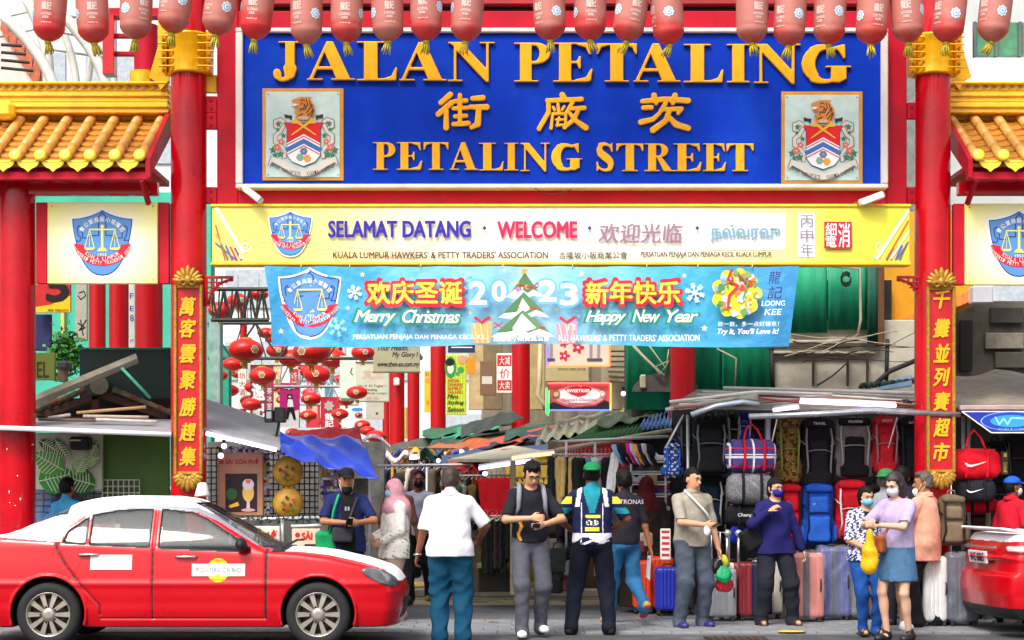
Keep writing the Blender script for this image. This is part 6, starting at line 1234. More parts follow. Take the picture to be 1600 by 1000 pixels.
    # ---- shoes
    for s in (-1, 1):
        ft = feet[s]; up = ft[2] > .05; a = an[s]; z0 = max(a[2]-.085*k, 0); g = Sdf(); pit = Matrix.Rotation(rad(38) if up else 0, 3, 'X'); c0 = Vector(a)+Vector((s*.008*k, 0, 0)); L = .128*k*(1 if not female else .92)
        def loc(x, y, z): return np.array(c0+pit @ Vector((x*k, y*k, z*k)))
        if shoes != 'sandal':
            g.cap(loc(0, .03, -.045), loc(0, .0, .005), .044*k, .04*k, k=.02).cap(loc(0, .03, -.055), loc(s*.012, -.14, -.062), .038*k, .036*k, k=.03, fl=None).ell(loc(s*.012, -.12, -.06), V(.046, .07, .034), k=.03)
            zb = loc(0, 0, -.088); nrm = np.array(pit @ Vector((0, 0, -1))); g.cut(zb, nrm)
            m2 = [M(shoes, .5, var=.15, scale=12), M(sole or '#e4e2dc', .6, var=.1)]; link('shoe', g.mesh('shoe', .0095, m2, matfn=(lambda p, zb=zb, nrm=nrm: (((p-zb)@nrm) > -.018).astype(int)) if sole else None), t)
        else:
            m = MB(); Rm = pit; m.box(loc(s*.01, -.045, -.078), (.085*k, .25*k, .02*k), M('#3c2a22', .7), R=Rm, ch=.008)
            for yy in (-.12, -.05): m.path([loc(-.045, yy, -.07), loc(-.02, yy, -.025), loc(.02, yy, -.025), loc(.05, yy, -.07)], .011, 6, M('#3c2a22', .7))
            m.build('sandal', None, t, world=False)
    # ---- hair and headwear
    hm = hairm if isinstance(hairm, bpy.types.Material) else HAIRM
    if hair in ('short', 'crop', 'long', 'bob', 'bald_back'):
        g = Sdf(); e = .012 if hair != 'crop' else .006; g.ell(hv(0, .014, .045), V(.074+e, .09+e, .086+e), RH, k=0)
        fw = np.array(HR @ Vector((0, -1, 0))); upv = np.array(HR @ Vector((0, 0, 1)))
        if hair in ('short', 'crop', 'bald_back'):
            g.ell(hv(0, .035, -.01), V(.072+e, .066+e, .075), RH, k=.02)
            if hair == 'short': g.ell(hv(.01, -.05, .1), V(.055, .04, .026), RH, k=.02)
            g.fnop('s', hv(0, 0, 0)-.3, hv(0, 0, 0)+.3, lambda p: np.maximum(-((p-hv(0, -.03, 0))@fw), ((p-hv(0, 0, .058))@upv)), .01)
            g.fnop('i', hv(0, 0, 0)-.4, hv(0, 0, 0)+.4, lambda p: (p-hv(0, 0, -.055))@-upv, .01)
        elif hair == 'bob':
            g.ell(hv(0, .03, -.02), V(.088, .075, .11), RH, k=.03); g.fnop('s', hv(0, 0, 0)-.3, hv(0, 0, 0)+.3, lambda p: np.maximum(-((p-hv(0, -.035, 0))@fw), ((p-hv(0, 0, .062))@upv)), .01)
        else:
            g.ell(hv(0, .03, -.02), V(.09, .078, .12), RH, k=.03).cap(hv(.0, .045, -.06), np.array(V(0, ly(1.3)+.075, 1.27)), .085*k, .06*k, k=.04)
            for s in (-1, 1): g.cap(hv(s*.07, .0, .0), hv(s*.085, -.02, -.2), .028*k, .02*k, k=.03)
            g.fnop('s', hv(0, 0, 0)-.3, hv(0, 0, 0)+.3, lambda p: np.maximum(np.maximum(-((p-hv(0, -.045, 0))@fw), ((p-hv(0, 0, .066))@upv)), np.abs((p-hv(0, 0, 0))@np.array(HR @ Vector((1, 0, 0))))-.058*k), .01)
        link('hair', g.mesh('hair', .009, hm, disp=wrinkle(.007, 60, int(px), (1, 1, .4))), t)
    if hair == 'hijab':
        g = Sdf(); g.ell(hv(0, .015, .03), V(.096, .112, .115), RH, k=0).cap(hv(0, .02, -.05), V(0, ly(1.38), 1.36), .1*k, .15*k, k=.06).ell(V(0, ly(1.3)+.02, 1.32), V(.19*b, .15, .11), k=.08).cap(V(0, .09, 1.38), V(.02, .13, 1.12), .11*k, .06*k, k=.07)
        g.ell(hv(0, -.095, -.012), V(.056, .05, .07), RH, k=.012, op='s'); link('headscarf', g.mesh('headscarf', .0105, fab(hairm or '#d9a3b0') if not isinstance(hairm, bpy.types.Material) else hairm, disp=wrinkle(.006, 24, int(px), (1, 1, .8))), t)
    if hair == 'turban':
        g = Sdf(); g.ell(hv(0, .012, .04), V(.086, .104, .095), RH, k=0).ell(hv(0, .04, -.03), V(.082, .07, .09), RH, k=.03); fw = np.array(HR @ Vector((0, -1, 0))); upv = np.array(HR @ Vector((0, 0, 1)))
        g.fnop('s', hv(0, 0, 0)-.3, hv(0, 0, 0)+.3, lambda p: np.maximum(-((p-hv(0, -.03, 0))@fw), ((p-hv(0, 0, .05))@upv)), .01); link('headscarf', g.mesh('headscarf', .009, fab('#14121c'), disp=wrinkle(.003, 30, 3)), t)
    if cap:
        cc, back = cap; g = Sdf(); g.ell(hv(0, .01, .06), V(.088, .104, .078), RH, k=0); upv = np.array(HR @ Vector((0, 0, 1))); g.cut(hv(0, 0, .05), -upv); sb = 1 if back else -1
        g.ell(hv(0, sb*-.0-.12*(1 if not back else -1), .052), V(.072, .075, .012), RH, k=.008); link('cap', g.mesh('cap', .009, fab(cc)), t)
    # ---- face
    if abs(((face+head[0]+180) % 360)-180) < 115:
        m = MB(); EK, EW, LP = M('#120d0b', .25, var=0), M('#d8d0c8', .3, var=0), M('#8a4a42', .5, var=0); q = HR
        for s in (-1, 1):
            m.ball(hv(s*.03, -.0865, .012), (.0125*k, .005*k, .005*k), EW, 8, q); m.ball(hv(s*.03, -.0905, .012), (.0062*k, .004*k, .0055*k), EK, 8, q); m.box(hv(s*.031, -.0995, .033), (.032*k, .007*k, .0055*k), hm if hm != HAIRG else HAIRM, R=q, ch=.002); m.box(hv(s*.03, -.0915, .0185), (.026*k, .006*k, .003*k), EK, R=q)
        if not mask: m.ball(hv(0, -.0935, -.055), (.022*k, .007*k, .0045*k), LP, 8, q); m.ball(hv(0, -.0935, -.063), (.018*k, .007*k, .0045*k), LP, 8, q)
        tag(m.build('facial_features', None, t, world=False), kind='stuff')
        if mask:
            g = Sdf(); dz = 0 if mask[1] else -.055; g.ell(hv(0, -.04, -.04+dz), V(.066, .075, .062), RH, k=0); g.fnop('i', hv(0, 0, 0)-.4, hv(0, 0, 0)+.4, lambda p: (p-hv(0, -.035-(.03 if dz else 0), 0))@np.array(HR @ Vector((0, 1, 0))), 0); g.fnop('i', hv(0, 0, 0)-.4, hv(0, 0, 0)+.4, lambda p: (p-hv(0, 0, -.004+dz))@np.array(HR @ Vector((0, 0, 1))), .01)
            mo = link('face_mask', g.mesh('face_mask', .008, fab(mask[0], .05)), t); m = MB()
            for s in (-1, 1): m.path([hv(s*.058, -.055, -.015+dz), hv(s*.075, -.02, .01), hv(s*.082, .015, .0)], .0025, 4, WHITE).path([hv(s*.055, -.05, -.06+dz), hv(s*.08, .012, -.03)], .0025, 4, WHITE)
            o = m.build('ear_loop', None, None, world=False); o.parent = mo
    t['_k'] = k; del t['_k']
    return t, dict(V=V, hv=hv, el=el, wr=wr, sh=sh, an=an, k=k, HR=HR, ly=ly)
def tolocal(t, mb): return mb
def hold(t, mb, name, label, cat, group=None):
    """a held thing modelled in the bearer's local frame, kept as its own top-level object"""
    me = mb.mesh(name) if isinstance(mb, MB) else mb; Wm = world_of(t); co = np.array([v.co for v in me.vertices]); c = Vector(co.mean(0)); me.transform(Matrix.Translation(-c)); o = link(name, me, None, Wm @ c, (0, 0, t.rotation_euler.z)); return tag(o, label, cat, group)
PHM = M('#17171c', .2, var=0)
def phone(t, J, s, label, tilt=-50):
    w = J['wr'][s]; d = w-J['el'][s]; d = d/np.linalg.norm(d); c = w+d*.11*J['k']; R = Matrix.Rotation(rad(tilt), 3, 'X'); m = MB().box(c, (.075, .15, .01), PHM, R=R, ch=.003); hold(t, m, 'phone', label, 'phone')
# 1 attendant behind the taxi, head and shoulders
person('man in light blue shirt seen from behind above the boot of the taxi', 104, .6, 1.62, 150, 'tan', top='#4aa6e0', hair='short', pants='#333a48')
person('person half hidden behind the light blue shirt, left of it above the taxi', 88, 1.3, 1.6, 160, 'tan', top='#5a7fb0', hair='short', pants='#333333')
# 2 man in navy shirt with phone and cap
t, J = person('man in black cap and open navy shirt looking at his phone behind the taxi bonnet', 541, -.5, 1.72, 14, 'tan', 1.08, top='#1c2a5a', topm=[fab('#182456'), fab('#141318'), M('#8a8f98', .7)], topfn=lambda p: np.where((np.abs(p[:, 0]-.0) < .075) & (p[:, 1] < -.03) & (p[:, 2] < 1.5), np.where((np.abs(p[:, 0]) < .04) & (np.abs(p[:, 2]-1.27) < .022) & (np.sin(p[:, 0]*190) > -.2), 2, 1), 0), sleeve=.42, loose=1.6, hem=.8, pants='#1b1b22', hair='crop', cap=('#17161a', False), head=(-4, 8), mask=('#16151a', False), hands={-1: (-.05, -.27, 1.12, (-1, .2, -.4)), 1: (.07, -.29, 1.12, (1, .2, -.4))}, shoes='#222222')
phone(t, J, 1, 'dark phone held by the man in the navy shirt')
m = MB(); m.path([J['V'](-.1, -.13, 1.42), J['V'](-.16, -.165, 1.25), J['V'](-.2, -.14, 1.0)], .014, 6, fab('#18a06a')); g = Sdf(); g.box(J['V'](-.24, -.1, .88), (.11, .05, .15), .045).ell(J['V'](-.24, -.1, .8), (.13, .06, .1), k=.04); hold(t, g.mesh('green_bag', .011, fab('#0f9a5c'), disp=wrinkle(.008, 22, 4)), 'green_bag', 'bright green cloth bag on the shoulder of the man in the navy shirt', 'bag')
hold(t, m, 'bag_strap', 'green strap over the shoulder of the man in the navy shirt', 'strap')
g = Sdf(); g.box(J['V'](-.07, -.19, .99), (.11, .04, .085), .03); g.cap(J['V'](.1, -.12, 1.38), J['V'](-.03, -.19, 1.06), .014); hold(t, g.mesh('crossbody_bag', .01, fab('#3a3a3e')), 'crossbody_bag', 'dark grey crossbody pouch worn by the man in the navy shirt', 'bag')
hold(t, MB().path([J['wr'][1]+np.array([.03*math.cos(a), .008, .03*math.sin(a)]) for a in [i*.63 for i in range(11)]], .008, 6, CHROME), 'wristwatch', 'metal wristwatch on the left wrist of the man in the navy shirt', 'watch')
# 3 woman in pink hijab
FLOR = fab('#f4f0e6'); t, J = person('woman in pink headscarf and white blouse standing sideways left of the white-shirted man', 617, .6, 1.6, -62, 'light', 1.12, female=True, top='#f0ece2', topm=[FLOR, fab('#8a8a86')], topfn=lambda p: ((np.sin(p[:, 0]*60+np.sin(p[:, 2]*50)*2)*np.sin(p[:, 2]*55+p[:, 1]*30) > .8) & (p[:, 2] < 1.1)).astype(int), sleeve=.95, loose=1.9, hem=.74, pants='#b59a8c', ploose=1.4, hair='hijab', hairm='#dc9fae', mask=('#7fb6d0', True), hands={-1: (-.12, -.22, 1.0), 1: (.12, -.22, .95)}, shoes='#b08a70')
# 4 grey haired man behind, 5 masked man, extra
person('grey haired man standing behind the woman in the pink headscarf', 622, 3.2, 1.69, 160, 'tan', top='#8a5a4a', hair='short', hairm=HAIRG, pants='#33343a')
person('man in black face mask and pale grey tee behind the white-shirted man', 655, 4.1, 1.74, -12, 'dark', top='#b9bcd0', sleeve=.4, hair='crop', pants='#17161e', mask=('#121114', True), feet={-1: (-.09, -.12, 0), 1: (.1, .12, 0)}, hands={-1: (-.25, .02, .9), 1: (.24, -.12, .9)}, shoes='#8a7a4a', head=(10, 0))
person('shopper in patterned olive shirt deep in the market beside the blue tarpaulin', 577, 9, 1.6, 60, 'tan', top='#7a7a4a', topm=[fab('#7a7a4a'), fab('#c9b88a')], topfn=lambda p: (np.sin(p[:, 0]*70)*np.sin(p[:, 2]*60) > .1).astype(int), hair='short', pants='#4a4a44', feet={-1: (-.1, 0, 0), 1: (.1, 0, 0)})
# 6 man in white shirt seen from behind
t, J = person('broad man in untucked white shirt and teal trousers seen from behind beside the taxi nose', 703, -2.36, 1.70, 176, 'dark', 1.16, top='#f2f1f6', sleeve=.47, loose=1.5, hem=.83, pants='#0a4664', ploose=1.42, hair='short', hairm=M('#3a2a28', .5, var=.4, scale=30, bump=.6, bscale=110), collar='polo', feet={-1: (-.13, 0, 0), 1: (.1, 0, 0)}, hands={1: (.34, -.08, .80, (.6, 1, 0)), -1: (-.27, -.26, 1.0, (-1, .6, -.3))}, shoes='#1a1a1e', head=(-12, 6))
hold(t, MB().path([J['wr'][1]+np.array([.034*math.cos(a), .034*math.sin(a), .0]) for a in [i*.63 for i in range(11)]], .009, 6, CHROME), 'wristwatch', 'metal wristwatch on the wrist of the man in the white shirt', 'watch')
# 7 young man with backpack straps looking at his phone
t, J = person('young man in black tee and grey trousers with backpack straps looking down at his phone', 828, -1.7, 1.79, 8, 'light', 1.0, top='#1c1d28', topm=[fab('#1c1d28'), M('#e09a2a', .6)], topfn=lambda p: ((np.abs(p[:, 0]+.115+.012*np.sin(p[:, 2]*40)) < .014) & (p[:, 2] < 1.12) & (p[:, 2] > .92) & (p[:, 1] < 0)).astype(int), sleeve=.42, loose=1.0, hem=.9, pants='#5a5b66', ploose=1.12, hair='short', head=(6, 26), feet={-1: (-.09, -.12, 0), 1: (.12, .10, .03)}, hands={-1: (-.03, -.26, 1.14, (-1, .1, -.5)), 1: (.09, -.30, 1.08, (1, .1, -.5))}, shoes='#eef0f4', sole='#ffffff', lean=.06)
phone(t, J, 1, 'phone held by the young man in the black tee', -30)
m = MB()
for s in (-1, 1): m.path([J['V'](s*.105, .04, 1.47), J['V'](s*.115, -.085, 1.44), J['V'](s*.125, -.135, 1.34), J['V'](s*.13, -.14, 1.24), J['V'](s*.165, -.06, 1.12)], [.02, .026, .026, .022, .01], 6, fab('#8a8c96'))
g = Sdf(); g.box(J['V'](0, .21, 1.24), (.15, .08, .22), .06); bp_ = hold(t, g.mesh('backpack', .012, fab('#6f7178')), 'backpack', 'grey backpack worn by the young man in the black tee', 'backpack'); o = hold(t, m, 'shoulder_straps', None, None); mw = world_of(bp_).inverted() @ world_of(o); o.parent = bp_; o.location = mw.translation; o.rotation_euler = (0, 0, 0)
m = MB()
for s in (-1, 1): m.path([J['hv'](s*.03+.022*math.cos(a), -.1, .01+.018*math.sin(a)) for a in [i*.7 for i in range(10)]], .0025, 4, DARK)
hold(t, m.path([J['hv'](-.008, -.102, .012), J['hv'](.008, -.102, .012)], .0025, 4, DARK), 'spectacles', 'thin spectacles on the young man looking at his phone', 'glasses')
# 8 man in racing jersey
JM = [fab('#1a1c48'), fab('#f0f0f4'), fab('#1c8a9a'), M('#e8e03a', .6), fab('#4a2a8a')]
def jersey(p):
    x, y, z = p[:, 0], p[:, 1], p[:, 2]; r = np.zeros(len(p), int); bk = y > -.02
    r[bk & (np.abs(x) < .085-.30*np.maximum(0, 1.40-z)) & (z > 1.2)] = 2; r[(np.abs(np.abs(x)-.13-(z-1.38)*-.15) < .022) & (z > 1.26)] = 1; r[(z < 1.0) & (z > .93+.03*np.sin(x*22))] = 1; r[(z < .93) & (np.sin(x*40+z*90) > .5)] = 1
    r[bk & (np.abs(z-1.165) < .014) & (np.abs(x+.01) < .075)] = 3; r[bk & (np.abs(z-1.035) < .02) & (np.abs(x) < .07)] = 3; e = ((x)/.065)**2+((z-1.10)/.028)**2; r[bk & (e < 1) & (e > .7)] = 1; r[bk & (e < .5) & (np.sin(x*160) > 0)] = 1
    r[(np.abs(x) > .2) & (z < 1.36) & (z > 1.29)] = 3; r[(np.abs(x) > .2) & (z < 1.25) & (z > 1.19)] = 2; r[(np.abs(np.abs(x)-.105-.1*(1.15-z)**2) < .004) & bk & (z < 1.3)] = 1; return r
t, J = person('man in purple and teal racing jersey and green cap seen from behind', 925, -1.33, 1.77, 178, 'dark', 1.08, top='#1a1c48', topm=JM, topfn=jersey, sleeve=.44, loose=1.5, hem=.88, pants='#0f1626', ploose=1.2, hair='crop', hairm=HAIRM, cap=('#12824a', True), collar='high', feet={-1: (-.17, 0, 0), 1: (.21, -.0, 0)}, hands={-1: (-.2, -.2, 1.02, (-1, .4, -.3)), 1: (.2, -.2, 1.02, (1, .4, -.3))}, shoes='#4a2e28')
# 9 man in black tee with white lettering
t, J = person('man in black tee with white lettering and blue jeans walking away holding papers', 975, -.15, 1.70, 200, 'tan', 1.0, top='#26222c', sleeve=.42, loose=1.4, hem=.88, pants='#2f6c9e', ploose=1.1, hair='short', feet={1: (.06, -.26, 0), -1: (-.1, .30, .16)}, hands={-1: (-.32, .02, .80, (-.4, 1, 0)), 1: (.24, -.1, .85)}, shoes='#c9a03a', sole='#b0485a')
v, f = text_geo('PETRONAS', 0, 0, 3); v = v-v.mean(0); Vv = J['V']; m = MB(); m.add([Vv(.0-a*.075, .1535+b*.01-.10*abs(a*.1)**2*3, 1.355+b*.07) for a, b in v], f, WHITE); o = m.build('lettering', None, t, world=False)
m = MB()
for k_ in range(3): q = J['wr'][-1]+np.array((-.01+.012*k_, -.03+.02*k_, -.09)); m.add([q+np.array(a) for a in ((-.01, -.07, 0), (.01, .07, 0), (.02, .06, -.27), (-.0, -.1, -.24))], [(0, 1, 2, 3)], M('#e6e4ea', .6, var=.1))
hold(t, m, 'papers', 'white folded papers held by the man in the black lettered tee', 'papers')
# 10 woman in maroon scarf and brown robe
person('woman in dark maroon headscarf and long brown robe seen from behind at the shoe rack', 1010, 2.05, 1.64, 165, 'tan', 1.2, female=True, top='#2a211c', sleeve=.95, loose=2.4, hem=.4, robe=True, skirt=('#281e1a', .06, .22), hair='hijab', hairm='#5a1620', shoes='#222222')
# 11 man in grey polo
t, J = person('heavy young man in beige-grey polo holding a phone and plastic bags', 1081, -.6, 1.72, 26, 'light', 1.12, top='#a19a8c', sleeve=.46, loose=1.3, hem=.86, pants='#4c5564', ploose=1.2, hair='crop', head=(12, 4), collar='polo', feet={-1: (-.13, .02, 0), 1: (.17, .04, 0)}, hands={-1: (-.04, -.32, 1.1, (-1, .3, -.5)), 1: (.30, -.06, .82, (.5, 1, 0))}, shoes='#2a2a78', sole='#5a2a6a')
phone(t, J, -1, 'phone held by the heavy young man in the polo', -20)
m = MB().path([J['V'](-.12, -.05, 1.46), J['V'](-.06, -.15, 1.36), J['V'](.08, -.17, 1.22), J['V'](.19, -.12, 1.08)], .012, 6, WHITE); hold(t, m, 'bag_strap', 'white strap across the chest of the heavy young man', 'strap')
g = Sdf(); w = J['wr'][-1]; g.ell(w+np.array((.02, -.02, -.06)), (.045, .02, .06), k=0); hold(t, g.mesh('mask', .009, fab('#f0f0ee')), 'hanging_mask', 'white face mask hanging from the wrist of the heavy young man', 'mask')
def plastic(t, J, s, c, off, r, label, seed):
    w = J['wr'][s]+np.array((0, -.02, -.12)); g = Sdf(); q = w+np.array(off); g.cap(w, q, .016, .05, k=.05).ell(q, r, k=.05); hold(t, g.mesh('plastic_bag', .01, M(c, .35, var=.15), disp=wrinkle(.01, 30, seed)), 'plastic_bag', label, 'bag', 'plastic bags carried by the man in the polo')
plastic(t, J, 1, '#12a868', (.05, -.02, -.17), (.10, .06, .085), 'green plastic bag carried by the heavy young man', 1); plastic(t, J, 1, '#16161a', (-.02, .02, -.08), (.07, .05, .08), 'black plastic bag carried by the heavy young man', 2); plastic(t, J, 1, '#c8202e', (.1, .05, -.28), (.12, .06, .08), 'red plastic bag lowest in the hand of the heavy young man', 3); plastic(t, J, 1, '#d8d83a', (.07, .04, -.03), (.05, .04, .08), 'yellow plastic bag uppermost in the hand of the heavy young man', 4)
# 12 woman in navy blouse
t, J = person('woman in navy blouse, black headwrap and blue mask leaning on the pink suitcase', 1210, -.3, 1.62, 12, 'light', 1.05, female=True, top='#1e1c5e', sleeve=.93, loose=1.8, hem=.82, pants='#20222c', ploose=1.35, hair='turban', head=(14, 2), mask=('#2c2c92', True), feet={-1: (-.15, 0, 0), 1: (.22, -.03, 0)}, hands={-1: (-.13, -.2, 1.32, (-1, .2, -.8)), 1: (.36, -.02, .80, (.8, .6, 0))}, shoes='sandal')
g = Sdf(); g.box(J['V'](-.30, -.05, 1.0), (.11, .05, .12), .03, Matrix.Rotation(rad(-28), 3, 'Y')); g.cap(J['V'](-.2, -.1, 1.12), J['el'][-1]+np.array((0, -.05, .12)), .012); hold(t, g.mesh('handbag', .011, fab('#18171c')), 'handbag', 'black handbag on the arm of the woman in the navy blouse', 'bag')
hold(t, MB().path([J['wr'][-1]+np.array([.034*math.cos(a), .034*math.sin(a), .0]) for a in [i*.63 for i in range(11)]], .010, 6, GOLD), 'bracelet', 'gold bracelet on the raised wrist of the woman in the navy blouse', 'bracelet')
# 15 man in green cap
person('man in green cap, grey tee and shorts striding behind the two women', 1384, -1.25, 1.70, 150, 'light', 1.05, top='#8f929c', sleeve=.42, loose=1.2, pants='#3a3c44', pleg=.5, ploose=1.3, hair='crop', hairm=HAIRG, cap=('#2f7a44', True), feet={-1: (-.1, -.30, 0), 1: (.16, .22, .0)}, shoes='#eeeef0', sole='#d8d8de', mask=('#c9d8e0', True))
# 16 black haired person behind
person('black haired person almost hidden behind the woman in lavender', 1408, -.3, 1.74, 170, 'light', top='#2a2a3a', hair='short', pants='#22222a')
# 17 man in salmon shirt
t, J = person('man in loose salmon shirt with his mask on his chin, turned away', 1444, -.5, 1.68, 232, 'tan', 1.12, top='#e6a58c', sleeve=.5, loose=1.9, hem=.72, pants='#17171e', ploose=1.4, hair='short', hairm=HAIRG, head=(35, 0), mask=('#e4e8ea', False), collar='polo', feet={-1: (-.12, .05, 0), 1: (.12, -.05, 0)}, hands={-1: (-.16, -.28, 1.0, (-1, .5, -.3)), 1: (.2, -.25, 1.0, (1, .5, -.3))}, shoes='#1a1a1e')
# 13 older woman with blue mask
PT = [fab('#e6e4ec'), fab('#2a3a78'), fab('#1c1c24')]
t, J = person('short haired older woman in blue and white floral blouse and blue face mask', 1352, -1.58, 1.52, 10, 'light', 1.1, female=True, top='#e6e4ec', topm=PT, topfn=lambda p: np.where((np.abs(p[:, 0]) < .055) & (p[:, 1] < 0) & (p[:, 2] > 1.2), 2, (np.sin(p[:, 0]*95+2*np.sin(p[:, 2]*60))*np.sin(p[:, 2]*85+p[:, 1]*60) > .0).astype(int)), sleeve=.5, loose=1.3, hem=.84, pants='#1c4f9c', ploose=1.02, hair='bob', head=(4, 6), mask=('#6cc0dc', True), feet={-1: (-.02, 0, 0), 1: (.13, -.03, 0)}, hands={-1: (-.04, -.2, .98, (-1, .3, -.5)), 1: (.12, -.22, 1.05, (1, .3, -.5))}, shoes='sandal')
# 14 young woman in lavender top
t, J = person('young woman with long dark hair in lavender top and denim skirt holding a yellow bag', 1402, -2.3, 1.66, -40, 'pale', 1.0, female=True, top='#b7a6cc', sleeve=.42, loose=1.2, hem=.93, skirt=('#4a7296', .60, .10), hair='long', hairm=M('#2a2022', .4, var=.35, scale=40, bump=.5, bscale=120), head=(-6, 18), mask=('#d8d4da', True), feet={-1: (-.1, -.05, 0), 1: (.1, .04, 0)}, hands={-1: (-.16, -.34, 1.18, (-1, .2, -.8)), 1: (-.02, -.36, 1.17, (1, .1, -.8))}, shoes='#1c1a20')
w = (J['wr'][-1]+J['wr'][1])/2; g = Sdf(); g.cap(w+np.array((0, -.05, -.06)), w+np.array((-.02, -.02, -.24)), .02, .07, k=.05).ell(w+np.array((-.03, -.0, -.36)), (.09, .07, .13), k=.06); hold(t, g.mesh('yellow_bag', .011, M('#f0b810', .45, var=.12), disp=wrinkle(.008, 26, 9)), 'yellow_bag', 'bright yellow bag hanging from the hands of the woman in lavender', 'bag')
g = Sdf(); g.box(J['V'](-.12, -.2, .97), (.085, .055, .085), .03); g.cap(J['V'](.11, .0, 1.45), J['V'](-.02, -.15, 1.15), .010).cap(J['V'](-.02, -.15, 1.15), J['V'](-.1, -.19, 1.03), .010); hold(t, g.mesh('handbag', .01, M('#b0562a', .5, var=.2)), 'handbag', 'tan leather shoulder bag between the two women', 'bag')
hold(t, MB().box(J['wr'][1]+np.array((0, -.02, .03)), (.035, .035, .02), M('#222226', .3), ch=.006), 'wristwatch', 'dark square watch on the wrist of the woman in lavender', 'watch')
# 18 man with blue cap at the right edge
person('man in red polo and blue cap at the right edge behind the red car', 1581, .0, 1.63, 118, 'dark', 1.05, top='#c4142c', sleeve=.45, hair='crop', cap=('#2060d0', False), mask=('#dfe4e6', True), collar='polo', pants='#2a2a30', feet={-1: (-.1, -.06, 0), 1: (.1, .1, 0)}, shoes='#ececee', sole='#ffffff', head=(-12, 0))
# ================================================================== market stalls and goods
TUBEW = M('#e4ccff', .3, var=0, emit=3.2); TUBEO = M('#ffb070', .3, var=0, emit=3); POLE = M('#c9cacc', .35, metal=.5, var=.15)
def bar(pts, r, Y, mat, name, label, cat='pole', group=None): return solo(MB().path([P(p[0], p[1], p[2] if len(p) > 2 else Y) for p in pts], r, 8, mat), name, None, label, cat, group)
def slab(q, th, mat, name, label, cat='awning', group=None):
    """four corners (px, py, Y) made into a thin board"""
    a, b, c, d = [P(*p) for p in q]; return solo(MB().grid(lambda u, v: (a*(1-u)+b*u)*(1-v)+(d*(1-u)+c*u)*v, 6, 6, mat, False, th), name, None, label, cat, group)
def drape(q, amp, c, name, label, cat='tarpaulin', seed=0, n=34, group=None, edge=.06, th=.008):
    """cloth or plastic sheet over four corners with folds and an uneven hem"""
    a, b, c_, d = [P(*p) for p in q]; rr = random.Random(seed); W = [(rr.uniform(2, 11), rr.uniform(-5, 5), rr.random()*6.3, rr.random()) for _ in range(5)]; nn = (b-a).cross(d-a).normalized()
    if nn.y > 0: nn = -nn
    def fn(u, v):
        p = (a*(1-u)+b*u)*(1-v)+(d*(1-u)+c_*u)*v; w = sum(k*(1-2*abs(math.sin(x*u+y*v+ph))) for x, y, ph, k in W)/2.2
        return p+nn*amp*w*.55+Vector((0, 0, -edge*v*abs(math.sin(u*9+seed))))
    mt = c if isinstance(c, bpy.types.Material) else M(c, .55, var=.3, scale=7, bump=.8, bscale=9, wear='#8f8a80', wearamt=.3, spec=.3); return solo(MB().grid(fn, n, max(8, n//2), mt, True, th), name, mt, label, cat, group)
def prt(mb, nm, t): return mb.build(nm, None, t)
# ---- left hut roof
OLD = M('#7d7a68', .85, var=.35, scale=6, bump=.4, bscale=30, wear='#3f4a3a', wearamt=.7); DW = M('#4a2e22', .8, var=.35, scale=8)
h = thing('stall_hut', P(160, 665, 1.2), 'old wooden stall roof with round log end and patched sheets at the left', 'stall')
prt(MB().tube(P(155, 602, 1.1), P(155, 602, 3), .108, n=22, mat=OLD), 'ridge_log', h)
for nm, q in (('rafter', [(155, 618), (60, 652)]), ('rafter', [(158, 616), (262, 652)]), ('post', [(150, 618), (150, 652)]), ('cross_beam', [(57, 655), (266, 662)])): a, b = P(*q[0], 1.3), P(*q[1], 1.3); d = (b-a).normalized(); prt(MB().box((a+b)/2, ((b-a).length, .1, .09), DW, R=Matrix((d, Vector((0, 1, 0)), d.cross(Vector((0, 1, 0))))).transposed(), ch=.01), nm, h)
for k in range(7):
    for sg in (-1, 1):
        x = 155+sg*(22+k*14); y = 608+k*5.6; prt(MB().tube(P(x, y, 1.1), P(x+sg*16, y+7, 1.1), .032, .026, 8, M(('#6a3a28', '#4d5a44', '#7a5c40')[(k+(sg > 0)) % 3], .8, var=.3)).tube(P(x, y+3, 1.2), P(x+sg*14, y+9, 2.0), .03, .02, 8, DW), 'roof_tile', h)
prt(MB().pbox(56, 622, 266, 664, 1.9, .05, M('#1c1512', .9, var=.4)), 'dark_boarding', h); prt(MB().pbox(124, 545, 266, 668, 2.0, .08, M('#12302c', .6, var=.3, scale=3)), 'back_board', h); prt(MB().pbox(124, 543, 266, 547, 1.98, .1, M('#1f6a54', .6)), 'board_edge', h)
slab([(52, 618, .6), (212, 552, .6), (214, 560, .9), (52, 628, .9)], .06, M('#a9a691', .7, var=.3, scale=4), 'long_plank', 'long pale grey plank lying aslant over the log end of the left stall roof', 'plank')
for k, (a, b, c, d, cc) in enumerate(((75, 653, 110, 648, '#c9c2bc'), (120, 645, 228, 636, '#b08a60'), (130, 650, 232, 652, '#b8a8a0'), (60, 655, 150, 657, '#6d5c4c'), (190, 575, 235, 622, '#2f9a78'), (150, 655, 245, 659, '#d0c8c0'))): bar([(a, b), (c, d)], .018, .4, M(cc, .7, var=.3), 'loose_stick', ('short pale batten', 'long tan stick', 'pale broken batten', 'brown batten', 'green plastic strip', 'white thin batten')[k]+' lying on the left stall roof', 'stick')
t = thing('tin_awning', P(130, 680, -.3), 'grey sheet awning with white front edge across the left stall', 'awning')
a, b, c, d = P(-12, 668, -.35), P(268, 679, -.35), P(268, 655, 1.2), P(-12, 652, 1.2); prt(MB().grid(lambda u, v: (a*(1-u)+b*u)*(1-v)+(d*(1-u)+c*u)*v, 4, 4, M('#a8a7ac', .5, metal=.2, var=.2, scale=3), False, .02), 'roof_sheet', t)
